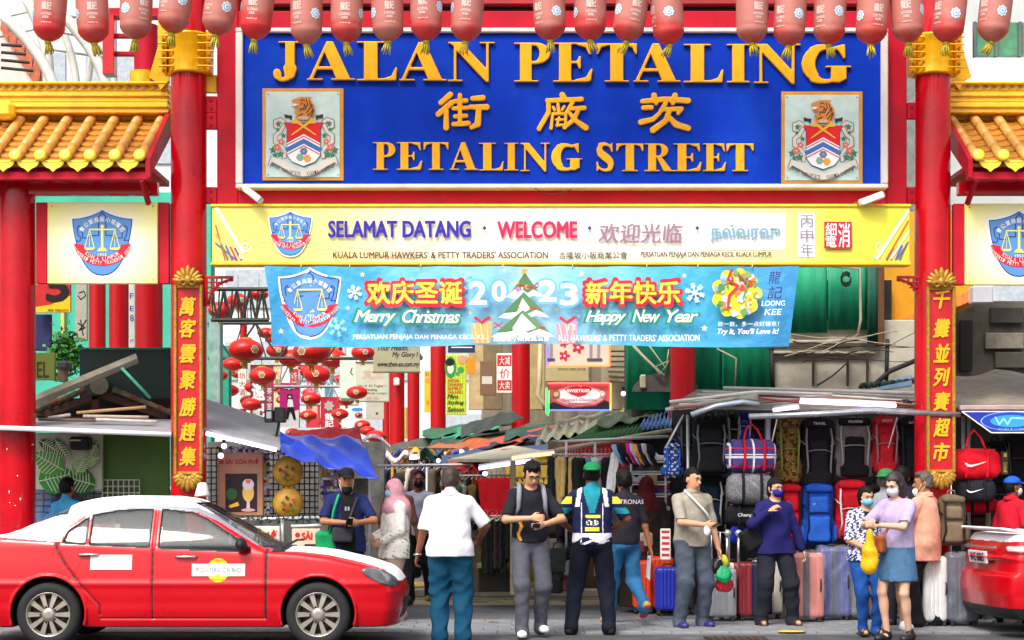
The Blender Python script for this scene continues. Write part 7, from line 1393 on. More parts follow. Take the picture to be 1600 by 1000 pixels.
prt(MB().path([a+Vector((0, -.02, -.0)), b+Vector((0, -.02, 0))], .03, 6, M('#f0eff4', .4, var=.05)), 'front_trim', t)
def mon(p):
    def leaf(cx, cy, L_, W_, a, c):
        ca, sa = math.cos(rad(a)), math.sin(rad(a)); q = lambda u, v: (cx+u*ca-v*sa, cy+u*sa+v*ca); n = 14
        top = [q(L_*i/n, -W_*math.sin(math.pi*(i/n)**.75)*(1 if i % 2 else .93)) for i in range(n+1)]; bot = [q(L_*i/n, W_*math.sin(math.pi*(i/n)**.75)*(1 if i % 2 else .93)) for i in range(n, -1, -1)]; p.poly(top+bot[1:-1], flat(c)); p.up(.3); p.line([q(0, 0), q(L_*.95, 0)], 1.6, flat('#cfe0b8'))
        for i in range(2, 9): u = L_*i/10; w = W_*math.sin(math.pi*(i/10)**.75); p.line([q(u, 0), q(u+L_*.1, w*.9)], 1.3, flat('#dfe6c8')).line([q(u, 0), q(u+L_*.1, -w*.9)], 1.3, flat('#dfe6c8'))
        p.up(.4)
    for a in ((60, 752, 60, 26, -12, '#3a9440'), (100, 735, 55, 22, -150, '#58a84c'), (150, 758, 50, 20, -165, '#2f7a34'), (62, 688, 40, 9, 30, '#2a6230'), (85, 684, 45, 8, 55, '#3c7a40'), (155, 690, 40, 9, 120, '#62a050'), (158, 715, 42, 10, 160, '#8cba6c'), (120, 742, 34, 12, -60, '#6ab058')): leaf(*a)
sign_board('leaf_poster', 55, 676, 160, 765, 1.0, '#c9cdb8', 'pale poster with large green tropical leaves under the left awning', mon)
solo(MB().pbox(160, 678, 264, 800, 1.2, .08, M('#4a7a1c', .45, var=.35, scale=1.4)), 'green_board', None, 'plain moss green board beside the leaf poster', 'board')
solo(MB().pbox(108, 682, 139, 703, .8, .2, BLACK, .02).pbox(110, 687, 126, 689, .79, .01, flat('#e8e0b0'), 0), 'speaker_box', None, 'black box hanging in front of the leaf poster', 'box')
def wire_panel(x0, y0, x1, y1, Y, nx, ny, mat, label, r=.008, group=None):
    t = thing('wire_rack', P((x0+x1)/2, y1, Y), label, 'rack', group)
    for i in range(nx+1): x = x0+(x1-x0)*i/nx; prt(MB().tube(P(x, y0, Y), P(x, y1, Y), r, n=5, mat=mat), 'wire', t)
    for i in range(ny+1): y = y0+(y1-y0)*i/ny; prt(MB().tube(P(x0, y, Y+.01), P(x1, y, Y+.01), r, n=5, mat=mat), 'wire', t)
    return t
solo(MB().pbox(54, 755, 118, 860, 1.4, .5, M('#6b7690', .6, var=.3, scale=4), .02), 'blue_grey_crate', None, 'blue grey crate behind the boot of the taxi', 'crate'); solo(MB().pbox(118, 765, 265, 860, 1.8, .4, M('#b8bcb4', .6, var=.3, scale=4), .02), 'pale_counter', None, 'pale counter behind the taxi roof under the green board', 'counter')
wire_panel(55, 752, 160, 800, 1.2, 8, 5, M('#3a4a6a', .5), 'blue wire cage front behind the boot of the taxi'); wire_panel(160, 750, 218, 800, 1.1, 7, 5, M('#d9dbd0', .5), 'pale wire tray behind the taxi roof')
# ---- Vietnamese food stall
t = thing('sloping_awning', P(380, 700, .2), 'white sloping awning with bright strip light right of the left main column', 'awning')
a, b, c, d = P(318, 668, -.1), P(438, 700, -.1), P(438, 660, 2.0), P(318, 622, 2.0); prt(MB().grid(lambda u, v: (a*(1-u)+b*u)*(1-v)+(d*(1-u)+c*u)*v, 4, 4, M('#909096', .6, var=.25, scale=3), False, .03), 'roof_sheet', t); prt(MB().path([P(322, 677, -.15), P(432, 703, -.15)], .022, 8, TUBEW), 'strip_light', t); prt(MB().path([P(318, 637, 1.9), P(430, 660, 1.9)], .03, 6, DARK), 'rear_edge', t)
t = thing('monitor_box', P(430, 665, .6), 'pair of black boxes on brackets above the sloping awning', 'box'); prt(MB().pbox(413, 640, 427, 660, .6, .1, BLACK, .01), 'box', t); prt(MB().pbox(428, 636, 445, 660, .62, .15, BLACK, .01), 'box', t); prt(MB().pbox(416, 643, 424, 654, .59, .01, M('#aab0a8', .3)), 'screen', t); prt(MB().tube(P(436, 660, .7), P(430, 690, .7), .015, n=5, mat=BLACK), 'bracket', t)
drape([(437, 678, .6), (562, 684, .8), (592, 742, -.4), (440, 704, -.3)], .07, M('#0d34b0', .4, var=.3, scale=3, coat=.25, spec=.3, bump=.8, bscale=7), 'blue_tarpaulin', 'bright blue plastic tarpaulin draped over the food stall beside the red sagging cloth', seed=3, n=50)
drape([(452, 672, 1.6), (560, 668, 1.8), (570, 690, 1.2), (455, 680, 1.2)], .05, '#c81420', 'red_tarpaulin', 'red cloth sagging behind the blue tarpaulin', seed=5)
solo(MB().grid(lambda u, v: P(560+50*u, 708-26*math.sin(math.pi*(.15+.75*u))-v*4, 3+.8*v), 12, 5, M('#b8c8dc', .2, coat=.6, var=.1), True, .02), 'windscreen_sheet', None, 'curved pale blue clear sheet behind the blue tarpaulin', 'sheet')
def pho(p):
    p.rect(352, 740, 402, 800, flat('#2a1c24')); p.text('SÀI GÒN PHỞ', 353, 716, 404, 725, flat('#a8202c'), bold=.05); p.circ(346, 722, 4, flat('#a8202c'), ry=3); p.up()
    p.circ(362, 772, 9, flat('#2e5a34')).poly([(357, 790), (372, 784), (374, 790), (360, 794)], flat('#e8b81c')).circ(388, 770, 9, flat('#d9b45c'), ry=14).circ(388, 757, 9, flat('#d8ccd0'), ry=9).poly([(386, 782), (390, 782), (391, 795), (385, 795)], flat('#c9b8b8')).circ(388, 797, 11, flat('#c8a0a0'), ry=2.5); p.up(.3).circ(388, 752, 4, flat('#d87a70'))
sign_board('drink_board', 340, 707, 411, 806, .3, '#b07a5c', 'faded pink board with red heading and a picture of an iced drink', pho)
sign_board('lower_board', 370, 822, 437, 872, .0, '#e8d8cc', 'pale board with red PHO lettering above the taxi bonnet', lambda p: p.text('PHỞ', 402, 828, 433, 840, RDD, bold=.06).circ(370, 832, 5, RDD))
sign_board('lower_board', 456, 826, 500, 880, .0, '#dccbb0', 'pale board reading SAI in red left of the man in the navy shirt', lambda p: p.text('SÀI GÒN', 472, 830, 520, 843, RDD, bold=.06).circ(465, 836, 4, RDD).poly([(476, 850), (500, 850), (500, 870), (476, 870)], flat('#3a2430')))
wire_panel(322, 700, 500, 812, .7, 22, 12, M('#2c2a34', .6), 'dark wire grid wall behind the drink board'); wire_panel(500, 700, 540, 812, .62, 1, 4, POLE, 'white frame of the key ring display', .02)
for (cx, cy, lb_) in ((450, 737, 'round yellow drum shaped hat with dark brush drawing, upper of two'), (450, 786, 'round yellow painted hat, lower of two')):
    t = thing('painted_hat', P(cx, cy+25, .3), lb_, 'hat', 'painted hats on the wire grid'); Rh = Matrix.Rotation(rad(90), 3, 'X'); prt(MB().lathe([(.17, -.03), (.175, 0), (.15, .04), (.09, .07), (.002, .085)], P(cx, cy, .3), 28, M('#c99a30', .5, var=.3, scale=8, wear='#8a6a20', wearamt=.6), R=Rh), 'brim', t)
    p = Print(.20, step=.003)
    for k in range(7): a = k*1.3+cy; p.flower(cx+13*math.cos(a)*(.4+.09*k), cy+13*math.sin(a)*(.4+.09*k), 3.5, flat(('#5a3a1c', '#b8401c', '#4a6a2c')[k % 3]), 3, .5, 18, k)
    p.line([(cx-9, cy+10), (cx, cy+14), (cx+9, cy+11)], 1.3, flat('#4a2a14')); p.build('painted_pattern', t)
rr = random.Random(5)
def stuffgrid(x0, y0, x1, y1, Y, dx, dy, cols, name, label, cat, sz=.02, prob=.9):
    m = MB(); y = y0
    while y < y1:
        x = x0
        while x < x1:
            if rr.random() < prob: m.ball(P(x+rr.uniform(-.5, .5), y+rr.uniform(-.5, .5), Y), (sz*rr.uniform(.7, 1.2), .012, sz*rr.uniform(.7, 1.4)), flat(rr.choice(cols)), 6)
            x += dx
        y += dy
    o = solo(m, name, None, label, cat); o['kind'] = 'stuff'; return o
def panelback(x0, y0, x1, y1, Y, c, label): return solo(MB().pbox(x0, y0, x1, y1, Y, .03, M(c, .6, var=.15), .004), 'display_board', None, label, 'panel')
CHS = ('#e8e4ee', '#c8c2d0', '#8a8aa0', '#d83a4a', '#3a5ac0', '#e8c02a', '#8a3a8a', '#3a3a44', '#d8d8e0')
for k, (y0, y1) in enumerate(((717, 744), (752, 778), (784, 806))): panelback(500, y0-2, 535, y1+2, .62, '#a8a2b4', ('top', 'middle', 'bottom')[k]+' display panel of key rings left of the man in the navy shirt'); stuffgrid(503, y0, 534, y1, .58, 5.2, 4.6, CHS, 'key_rings', ('top', 'middle', 'lowest')[k]+' block of small colourful key rings', 'key rings')
stuffgrid(340, 700, 425, 706, .5, 5, 3.5, CHS, 'key_rings', 'row of key rings hanging above the drink board', 'key rings'); stuffgrid(414, 712, 424, 806, .45, 5, 4.5, CHS, 'key_rings', 'column of key rings between drink board and hats', 'key rings'); stuffgrid(428, 704, 470, 712, .45, 4.5, 4, CHS, 'key_rings', 'cluster of key rings above the painted hats', 'key rings')
t = thing('tube_counter', P(440, 880, .1), 'white tubular stall counter frame wound with dark tinsel above the taxi bonnet', 'frame')
for q in ([(360, 812), (520, 808)], [(441, 812), (441, 880)], [(360, 812), (360, 880)], [(455, 822), (520, 820)]): prt(MB().path([P(*a, .08) for a in q], .018, 6, M('#d5dedc', .5)), 'rail', t)
m = MB()
for k in range(160): x = 380+k*.9; c = P(x, 812+3*math.sin(k*.3)+rr.uniform(-3, 3), .05+rr.uniform(-.04, .04)); m.add([c, c+Vector((rr.uniform(-.04, .04), rr.uniform(-.03, .03), rr.uniform(-.04, .04))), c+Vector((rr.uniform(-.04, .04), 0, rr.uniform(-.04, .04)))], [(0, 1, 2)], M('#1c3a3c', .4, metal=.3, var=.2))
o = solo(m, 'tinsel', None, 'dark green tinsel along the white counter rail', 'tinsel'); o['kind'] = 'stuff'
t = thing('glass_cabinet', P(550, 900, .9), 'glass food cabinet behind the man in the navy shirt under the blue tarpaulin', 'cabinet')
for x in (516, 575): prt(MB().pbox(x, 745, x+5, 905, .9, .05, POLE), 'post', t)
for y, nm in ((745, 'shelf'), (775, 'shelf'), (800, 'shelf'), (850, 'shelf')): prt(MB().pbox(516, y, 580, y+3, .92, .5, POLE), nm, t)
prt(MB().pbox(521, 748, 575, 800, 1.35, .02, M('#c8b890', .5, var=.4, scale=9)), 'back_panel', t); prt(MB().pbox(560, 778, 574, 790, 1.0, .2, M('#e8881c', .5), .02), 'orange_box', t); prt(MB().pbox(521, 748, 575, 774, .91, .01, GLS), 'pane', t)
for (x, y, Y, lb_) in ((350, 697, .1, 'upper bright bulb beside the left main column'), (345, 712, .1, 'lower bright bulb beside the left main column'), (498, 719, .1, 'bright white bulb below the blue tarpaulin'), (758, 740, 2.4, 'glaring bulb above the red hanging cloth'), (685, 720, 6, 'violet lit bulb among the clothes rails, left'), (703, 725, 6, 'small violet lit bulb among the clothes rails, right'), (974, 615, 4, 'small violet lamp beside the green wall')):
    t = thing('light_bulb', P(x, y, Y), lb_, 'lamp', 'bare bulbs of the stalls'); prt(MB().ball(P(x, y, Y), .032, TUBEW, 12), 'bulb', t); prt(MB().tube(P(x, y, Y)+Vector((0, 0, .035)), P(x, y, Y)+Vector((0, 0, .09)), .02, n=8, mat=BLACK), 'socket', t)
for q, Y, mt, lb_ in (([(748, 732), (832, 720)], 1.8, TUBEW, 'glowing violet white tube light above the red hanging cloth'), ([(800, 716), (866, 708)], 2.6, TUBEO, 'orange glowing tube light in the yellow stall'), ([(1250, 628), (1400, 634)], -.15, TUBEW, 'long white tube light under the luggage awning'), ([(1208, 641), (1248, 636)], .3, TUBEW, 'short white tube light left end of the luggage awning'), ([(640, 716), (655, 715)], 6, TUBEW, 'short violet light deep in the clothes stall')):
    t = thing('tube_light', P(*q[0], Y), lb_, 'lamp', 'tube lights of the stalls'); prt(MB().path([P(*a, Y) for a in q], .02, 8, mt), 'tube', t); prt(MB().path([P(a[0], a[1]-4, Y+.04) for a in q], .022, 6, M('#d8d8dc', .4)), 'fitting', t)
# ---- roofs over the middle of the market, far to near
rf = [([(660, 672, 24), (800, 652, 22), (800, 660, 19), (660, 682, 20)], '#1f6a50', 'dark green awning sheet beyond the dark red column'), ([(690, 674, 22), (790, 650, 20), (800, 656, 18), (690, 688, 18)], '#2a9a70', 'bright green sheet on the far market roof'), ([(700, 690, 18), (860, 655, 15), (880, 668, 13), (690, 712, 14)], '#55594a', 'grey olive tarpaulin between the two red columns'), ([(640, 700, 15), (760, 682, 14), (770, 702, 12), (600, 716, 12)], '#b8642c', 'orange brown cloth bundle over the clothes rails'), ([(690, 706, 12), (910, 650, 11), (915, 662, 10), (700, 718, 10)], '#c04a30', 'long orange red sheet running up to the right'), ([(860, 690, 9), (980, 636, 9.5), (1000, 650, 7), (850, 705, 6)], '#6d7058', 'grey green sheet left of the corrugated awnings'), ([(690, 712, 8), (860, 690, 7), (876, 702, 4), (690, 730, 4)], '#2a4a78', 'faded blue tarpaulin over the belts stall'), ([(700, 722, 5), (800, 700, 5), (760, 726, 3.5), (700, 734, 3.5)], '#c82c30', 'red cloth edge below the blue tarpaulin of the belts stall'), ([(590, 708, 14), (700, 700, 13), (700, 722, 9), (590, 722, 9)], '#3a5a8a', 'blue and white sheet over the deep clothes stall'), ([(870, 655, 11), (960, 640, 11), (955, 665, 9), (868, 700, 9)], '#8f9078', 'pale grey awning below the chocolate sign'), ([(760, 690, 14), (850, 665, 12), (860, 676, 10), (700, 706, 10)], '#141c34', 'navy cloth heap left of the tall red column'), ([(720, 664, 17), (800, 640, 16), (820, 650, 14), (720, 680, 14)], '#20322c', 'blackish green tarpaulin on the far roof')]
CN = (('olive', '#4c5440'), ('dark grey', '#3a3c3c'), ('rust', '#8a4a2c'), ('pale grey', '#9a9a90'), ('bottle green', '#164a3a'), ('navy', '#1c2a4a'), ('tan', '#a08a64'), ('slate', '#5a6468'))
for k in range(16):
    cn, ch = CN[k % 8]; x0 = 600+k*16+(k % 3)*12; Y = 21-k*.85; y0 = 700-k*2.0+(k % 4)*5; L_ = 95+(k*37) % 70
    drape([(x0, y0-4, Y+1), (x0+L_, y0-22, Y+1), (x0+L_+6, y0-13, Y-.4), (x0-6, y0+6, Y-.4)], .05, ch, 'roof_sheet', '%s narrow sheet in the %s row of roofs over the market lane' % (cn, 'farther' if k < 8 else 'nearer'), seed=40+k, n=18, group='sheets over the market roofs', edge=.1)
for k, (q, c, lb_) in enumerate(rf): drape(q, .10, c, 'roof_sheet', lb_, seed=k, n=30, group='sheets over the market roofs')
for k in range(13): x = 596+k*13; c = P(x, 712+rr.uniform(-5, 4), 8+rr.random()); g = MB(); g.grid(lambda u, v: c+Vector(((u-.5)*.35, (v-.5)*.3, .07*math.sin(u*7+k)+.06*math.cos(v*6+k)-.05*v)), 8, 6, M(('#c8762c', '#3a5ab0', '#e8e4dc', '#b83a2c', '#d8b04a', '#4a3a6a', '#2a6a5a')[k % 7], .6, var=.2), True, .02); solo(g, 'cloth_bundle', None, ('ochre', 'blue', 'white', 'brick red', 'yellow', 'purple', 'teal')[k % 7]+' cloth bundle on the roof edge, number '+'one two three four five six seven eight nine ten eleven twelve thirteen'.split()[k]+' from the left', 'cloth', 'cloth bundles along the roof edge')
slab([(868, 712, 2.6), (782, 722, 2.6), (700, 722, 4.5), (800, 700, 6)], .04, M('#b9b49c', .7, var=.2), 'plywood_canopy', 'pale flat board canopy over the yellow stall')
def corrug(q, mat, label, n=14, amp=.04):
    a, b, c, d = [P(*p) for p in q]; return solo(MB().grid(lambda u, v: (a*(1-u)+b*u)*(1-v)+(d*(1-u)+c*u)*v+Vector((0, 0, amp*math.sin(u*n*6.283))), n*6, 1, mat, True, .012), 'corrugated_roof', None, label, 'roof', 'corrugated roofs of the stalls')
corrug([(880, 697, 3), (1046, 668, 3), (1040, 640, 7), (960, 650, 7)], M('#3a6a3e', .6, var=.3, scale=3), 'green corrugated roof sheet left of the luggage stall', 22); corrug([(1000, 668, 2.9), (1048, 663, 2.9), (1050, 640, 5), (1010, 650, 5)], M('#5a82b8', .5, var=.2), 'small blue corrugated sheet beside the green one', 7); drape([(935, 650, 6), (1040, 632, 6), (1044, 642, 4), (930, 664, 4)], .05, '#34482c', 'roof_sheet', 'olive tarpaulin lying over the green corrugated roof', seed=22, group='sheets over the market roofs')
corrug([(840, 690, 8), (930, 672, 8), (930, 655, 10), (850, 668, 10)], M('#7a7c68', .7, var=.3), 'grey ribbed awning below the chocolate sign', 5)
bar([(868, 704), (1050, 672)], .03, 2.5, M('#b3a98c', .7, var=.2), 'roof_rail', 'beige timber rail under the green corrugated roof'); bar([(590, 728), (870, 724)], .02, 4, POLE, 'roof_rail', 'thin rail over the clothes stall'); bar([(880, 690), (1045, 682)], .02, 2.2, POLE, 'roof_rail', 'pale pipe above the caps')
# ---- hanging garments
def gar_me(kind):
    g = Sdf()
    if kind == 'shirt': g.box((0, 0, -.30), (.2, .045, .3), .04).cap((-.17, 0, -.06), (-.3, 0, -.25), .07, .06, k=.03, fl=((0, 1, 0), 1.6)).cap((.17, 0, -.06), (.3, 0, -.25), .07, .06, k=.03, fl=((0, 1, 0), 1.6))
    elif kind == 'jacket': g.box((0, 0, -.38), (.17, .07, .38), .05).cap((-.15, 0, -.07), (-.24, -.02, -.62), .07, .05, k=.03).cap((.15, 0, -.07), (.24, -.02, -.62), .07, .05, k=.03)
    elif kind == 'bagx': g.box((0, 0, -.3), (.15, .08, .17), .06).cap((-.08, 0, -.16), (-.03, 0, 0), .014, k=.01).cap((.08, 0, -.16), (.03, 0, 0), .014, k=.01)
    else: g.box((0, 0, -.35), (.07, .03, .36), .025)
    return g.mesh(kind, .016, WHITE, disp=folds(.012, hash_[kind]))
hash_ = dict(shirt=3, jacket=5, bagx=8, strip=11); GM = {k: gar_me(k) for k in hash_}; _mc = {}
def gmesh(kind, c):
    if (kind, c) not in _mc: m = GM[kind].copy(); m.materials[0] = fab(c); _mc[(kind, c)] = m
    return _mc[(kind, c)]
HK = MB().path([(0, 0, .0), (0, 0, .05), (.02, 0, .075), (0, 0, .095), (-.015, 0, .08)], .004, 5, STEEL).path([(-.17, 0, -.05), (0, 0, 0), (.17, 0, -.05)], .006, 5, M('#e0d8c8', .5)).mesh('hanger')
def rack(x0, x1, y, Y, n, kinds, cols, label, group, s=1.0, turn=70, rail=True):
    if rail: bar([(x0-4, y-2), (x1+4, y-2)], .012, Y, POLE, 'hanging_rail', 'hanging rail carrying '+group, 'rail')
    nm = 'first second third fourth fifth sixth seventh eighth ninth tenth eleventh twelfth thirteenth fourteenth fifteenth sixteenth'.split()
    for i in range(n):
        k = kinds[i % len(kinds)]; c = cols[i % len(cols)]; x = x0+(x1-x0)*(i+.5)/n; t = thing('hanging_'+dict(shirt='shirt', jacket='jacket', bagx='bag', strip='scarf')[k], P(x, y, Y+rr.uniform(-.05, .05)), '%s from the left on %s' % (nm[i], label), dict(shirt='shirt', jacket='jacket', bagx='bag', strip='scarf')[k], group, rad(turn+rr.uniform(-14, 14))); q = s*rr.uniform(.9, 1.1); t.scale = (q, q, q*rr.uniform(.9, 1.15)); link('hanger', HK, t); link('cloth', gmesh(k, c), t, (0, 0, -.02))
DKC = ('#14161e', '#2a3a5a', '#6a5a48', '#1c1c20', '#8a7a5c', '#3a5a4a', '#d8d0c0', '#4a2430')
rack(598, 740, 722, 9, 15, ('shirt', 'jacket'), ('#c8402c', '#2a4a8a', '#d8c8a0', '#1c1c20', '#3a7a5a', '#8a2a4a', '#e8e0d8'), 'the far rail under the cloth bundles', 'clothes on the far rail'); rack(592, 700, 730, 6, 13, ('shirt', 'jacket', 'bagx'), DKC, 'the deep rail behind the masked man in grey', 'clothes on the deep rail'); rack(600, 690, 775, 7, 8, ('jacket', 'shirt'), ('#c9b890', '#5a4a3a', '#2a3a6a', '#8a8a80', '#3a3a40'), 'the lower deep rail', 'clothes on the lower deep rail')
rack(700, 800, 745, 3.4, 14, ('bagx', 'strip', 'bagx'), ('#17171a', '#c9b03a', '#3a7a4a', '#b0a898', '#26262c', '#8a6a3a'), 'the pouch rail left of the red cloth', 'pouches and straps on the middle rail', .8); rack(756, 800, 808, 1.9, 12, ('strip',), ('#141416', '#1d1c1c', '#2c2622'), 'the belt rail below the red cloth', 'black belts in a row', .85, 60)
rack(800, 858, 745, 4, 7, ('bagx',), ('#2a2622', '#1a1a1c', '#4a4028'), 'the yellow stall wall', 'dark bags on the yellow wall', .7, 10, False); rack(866, 905, 712, 1.6, 9, ('jacket',), ('#1c1c1e', '#b99a5c', '#1c1c1e', '#c9a868', '#20252c', '#3a7a6a'), 'the jacket rail above the green cap', 'black and tan jackets above the green cap', .85, 75)
rack(875, 960, 765, 2.4, 12, ('jacket', 'strip', 'shirt'), ('#1c1c22', '#c82038', '#6a4a8a', '#24242a', '#d8d0c8', '#b89a4a'), 'the crowded rail behind the green cap', 'clothes behind the man in the jersey', .9); rack(905, 955, 712, 1.9, 8, ('strip', 'jacket'), ('#d02030', '#1c1c22', '#c41c2c', '#6a8ab0', '#1c1c22', '#d8d8dc'), 'the red and black rail right of the jackets', 'red and black clothes right of the jackets', .9, 60)
rack(800, 862, 790, 3.8, 7, ('bagx', 'shirt'), ('#b8a040', '#2a2a24', '#6a6a5a', '#c8c0a8'), 'the low rail in the yellow stall', 'goods low in the yellow stall', .8, 20); rack(560, 600, 745, 7, 5, ('shirt', 'strip'), ('#6a7a5a', '#b0a48c', '#3a5a8a'), 'the rail beside the glass cabinet', 'clothes beside the glass cabinet'); rack(590, 760, 815, 8, 16, ('shirt', 'bagx', 'jacket'), ('#3a3630', '#6a5f50', '#22242c', '#8f8468', '#54304a', '#2a4a50'), 'the lowest far rail', 'clothes on the lowest far rail')
drape([(746, 748, 2.0), (800, 746, 2.0), (796, 828, 1.9), (752, 800, 1.9)], .04, fab('#c4101c'), 'red_cloth', 'big plain red cloth hanging left of the young man in the black tee', 'cloth', 7, 30, edge=.0, th=.02)
t = thing('low_counter', P(700, 900, 2.6), 'low dark stall counter with pale shelf edge behind the belts', 'counter'); prt(MB().pbox(745, 882, 800, 888, 2.6, .5, M('#8a8c5a', .7, var=.3)), 'shelf', t); prt(MB().pbox(748, 888, 798, 925, 2.8, .4, M('#2a2622', .8, var=.4)), 'base', t); prt(MB().pbox(700, 830, 752, 925, 3.6, .4, M('#6d5f44', .8, var=.5, scale=6)), 'base', t)
solo(MB().pbox(797, 720, 806, 930, 1.7, .07, M('#8a7a62', .7, var=.3), .01), 'timber_post', None, 'brown timber post between red cloth and yellow stall', 'post'); bar([(613, 720), (613, 900)], .02, 5.5, M('#c88a2c', .6), 'yellow_pole', 'thin yellow pole beside the masked man in grey'); bar([(667, 730), (667, 880)], .02, 5, POLE, 'pale_pole', 'pale upright of the clothes stall left of the white shirt')
bar([(885, 690), (885, 900)], .016, 2.1, POLE, 'rack_pole', 'pale upright behind the green cap'); bar([(930, 690), (930, 900)], .016, 2.2, POLE, 'rack_pole', 'pale upright right of the green cap')
# ---- handbags on the floor
for k, (x0, y0, x1, y1, Y, c, lb_) in enumerate(((858, 850, 887, 898, 2.0, '#1c2624', 'dark green handbag in the pile left of the jersey man'), (880, 870, 903, 902, 2.0, '#5a5a58', 'grey bag in the pile left of the jersey man'), (879, 900, 905, 926, 2.2, '#5c3434', 'maroon bag lowest in the pile left of the jersey man'), (855, 838, 890, 862, 2.6, '#8c8478', 'beige bag on top of the pile'), (884, 848, 910, 875, 2.1, '#18181c', 'black printed bag in the pile left of the jersey man'), (938, 850, 962, 900, 2.4, '#20181c', 'black bag between the jersey man and the lettered tee'), (856, 895, 880, 928, 2.5, '#2a2c34', 'dark holdall standing on the ground in the pile'))):
    w, h_ = (x1-x0)/S(Y), (y1-y0)/S(Y); c0 = P((x0+x1)/2, (y0+y1)/2, Y); g = Sdf(); g.box((0, 0, 0), (w/2, .09, h_*.42), .045); t = thing('handbag', c0-Vector((0, 0, h_/2)), lb_, 'bag', 'bags piled on the ground'); link('bag_body', g.mesh('b', .014, fab(c), disp=folds(.008, k)), t, (0, 0, h_*.45)); prt(MB().path([c0+Vector((w*.3*math.cos(a), -.02, h_*.3+h_*.28*math.sin(a))) for a in [math.pi*i/8 for i in range(9)]], .01, 6, fab('#2a2020')), 'handle', t)
# ================================================================== luggage stall
def backpack(x0, y0, x1, y1, Y, c, c2, label, kind='day', logo=None, d=.13, c3='#c8c4c0', rot=0, mats=None, mfn=None):
    w, h_ = (x1-x0)/S(Y)*1.1, (y1-y0)/S(Y); t = thing('backpack', P((x0+x1)/2, y1, Y), label, 'backpack', 'backpacks on the luggage stall'); t.rotation_euler = (0, 0, rad(rot)); W, H = w/2, h_
    g = Sdf(); g.box((0, 0, H*.5), (W*.92, d, H*.5), min(.09, W*.6)).ell((0, 0, H*.93), (W*.7, d*.9, H*.09), k=.05); g.box((0, .0, H*.22), (W, d*.8, H*.2), .05, k=.04)
    link('bag_body', g.mesh('b', .013, mats or fab(c), disp=folds(.006, int(x0)), matfn=mfn), t); g = Sdf()
    if kind == 'day': g.box((0, -d, H*.27), (W*.68, .05, H*.22), .04).box((0, -d+.01, H*.66), (W*.6, .04, H*.14), .035)
    else: g.box((0, -d, H*.42), (W*.5, .05, H*.27), .04).box((0, -d-.0, H*.13), (W*.72, .06, H*.1), .04)
    link('front_pocket', g.mesh('p', .012, mats or fab(c2), disp=folds(.004, int(x0)+3), matfn=mfn), t)
    g = Sdf(); g.box((0, -.02, H*.93), (W*.8, d+.02, H*.065), .035); link('top_lid', g.mesh('l', .013, mats or fab(c if kind == 'day' else c2), matfn=mfn), t)
    for s in (-1, 1):
        MB().path([(s*W*.62, -d*.8, H*.95), (s*W*.72, -d-.045, H*.7), (s*W*.62, -d-.05, H*.3), (s*W*.7, -d*.8, H*.06)], .012, 6, fab(c3)).build('strap', None, t, world=False); MB().path([(s*W*.9, -.02, H*.7), (s*W*.85, -d-.02, H*.64), (s*W*.62, -d-.045, H*.6)], .008, 5, fab(c3)).build('strap', None, t, world=False)
        g = Sdf(); g.box((s*W*.93, -.02, H*.2), (.04, .08, H*.13), .03); link('side_pocket', g.mesh('s', .014, fab(c2)), t)
    MB().path([(-W*.62, -d-.045, H*.5+.02), (-W*.3, -d-.062, H*.545), (W*.3, -d-.062, H*.545), (W*.62, -d-.045, H*.52)], .006, 5, fab(c3)).build('zip', None, t, world=False); MB().path([(-.05, 0, H), (-.03, 0, H+.06), (.03, 0, H+.06), (.05, 0, H)], .01, 6, fab(c2)).build('haul_loop', None, t, world=False)
    if logo: v, f = text_geo(logo, 0, 0, 2); lo, hi = v.min(0), v.max(0); u = (v-lo)/(hi-lo)-.5; MB().add([(a*W*.7, -d-.028-.035*(kind != 'day'), H*(.93 if kind != 'day' else .68)+b*.03) for a, b in u], f, WHITE).build('lettering', None, t, world=False)
    return t
LB = 'backpack hanging in the luggage stall'
backpack(1082, 652, 1136, 742, 1.0, '#17171a', '#222226', 'black backpack with grey V shaped trim left of the plaid holdall', c3='#7a8890'); backpack(1112, 650, 1142, 735, 1.5, '#14304c', '#1c4a6a', 'dark teal blue backpack squeezed behind the black one', c3='#3ac86a'); backpack(1134, 648, 1154, 700, 1.3, '#23231f', '#2c2c26', 'small blackish backpack above the plaid holdall'); backpack(1150, 646, 1172, 692, 1.25, '#1a2a9a', '#2238b0', 'bright blue small backpack above the plaid holdall', logo='Z')
backpack(1085, 742, 1130, 825, 1.3, '#101820', '#16283c', 'navy backpack hanging behind the man in the polo'); backpack(1100, 745, 1136, 850, 1.6, '#111114', '#1a1a20', 'black backpack in shadow behind the man in the polo')
for k, (q, c, lb_) in enumerate((((1352, 754, 1390, 842, 1.2), '#23242c', 'black day pack behind the green cap'), ((1392, 758, 1432, 850, 1.2), '#5a5c66', 'grey day pack behind the long haired woman'), ((1186, 780, 1216, 850, 1.3), '#18181c', 'black day pack behind the head of the woman in the navy blouse'), ((1160, 655, 1196, 690, 1.5), '#2a2a30', 'dark pack high behind the plaid holdall'), ((1190, 655, 1216, 740, 1.5), '#3a3428', 'dark brown pack left of the camouflage one'), ((1060, 655, 1086, 745, 1.4), '#202228', 'dark pack at the left end of the luggage stall'))): backpack(*q, c, c, lb_, c3='#6a6a70')
cm = [fab('#8a6a34'), fab('#4a3418'), fab('#c9a050')]
backpack(1213, 655, 1249, 757, 1.1, '#8a6a34', '#6a4a24', 'gold and brown camouflage trekking pack', 'trek', None, c3='#8c9a50', mats=cm, mfn=lambda p: (np.sin(p[:, 0]*70+np.sin(p[:, 2]*38)*2)+np.sin(p[:, 2]*55+p[:, 0]*20) > .5).astype(int)+(np.sin(p[:, 0]*50+3)*np.sin(p[:, 2]*70) > .75))
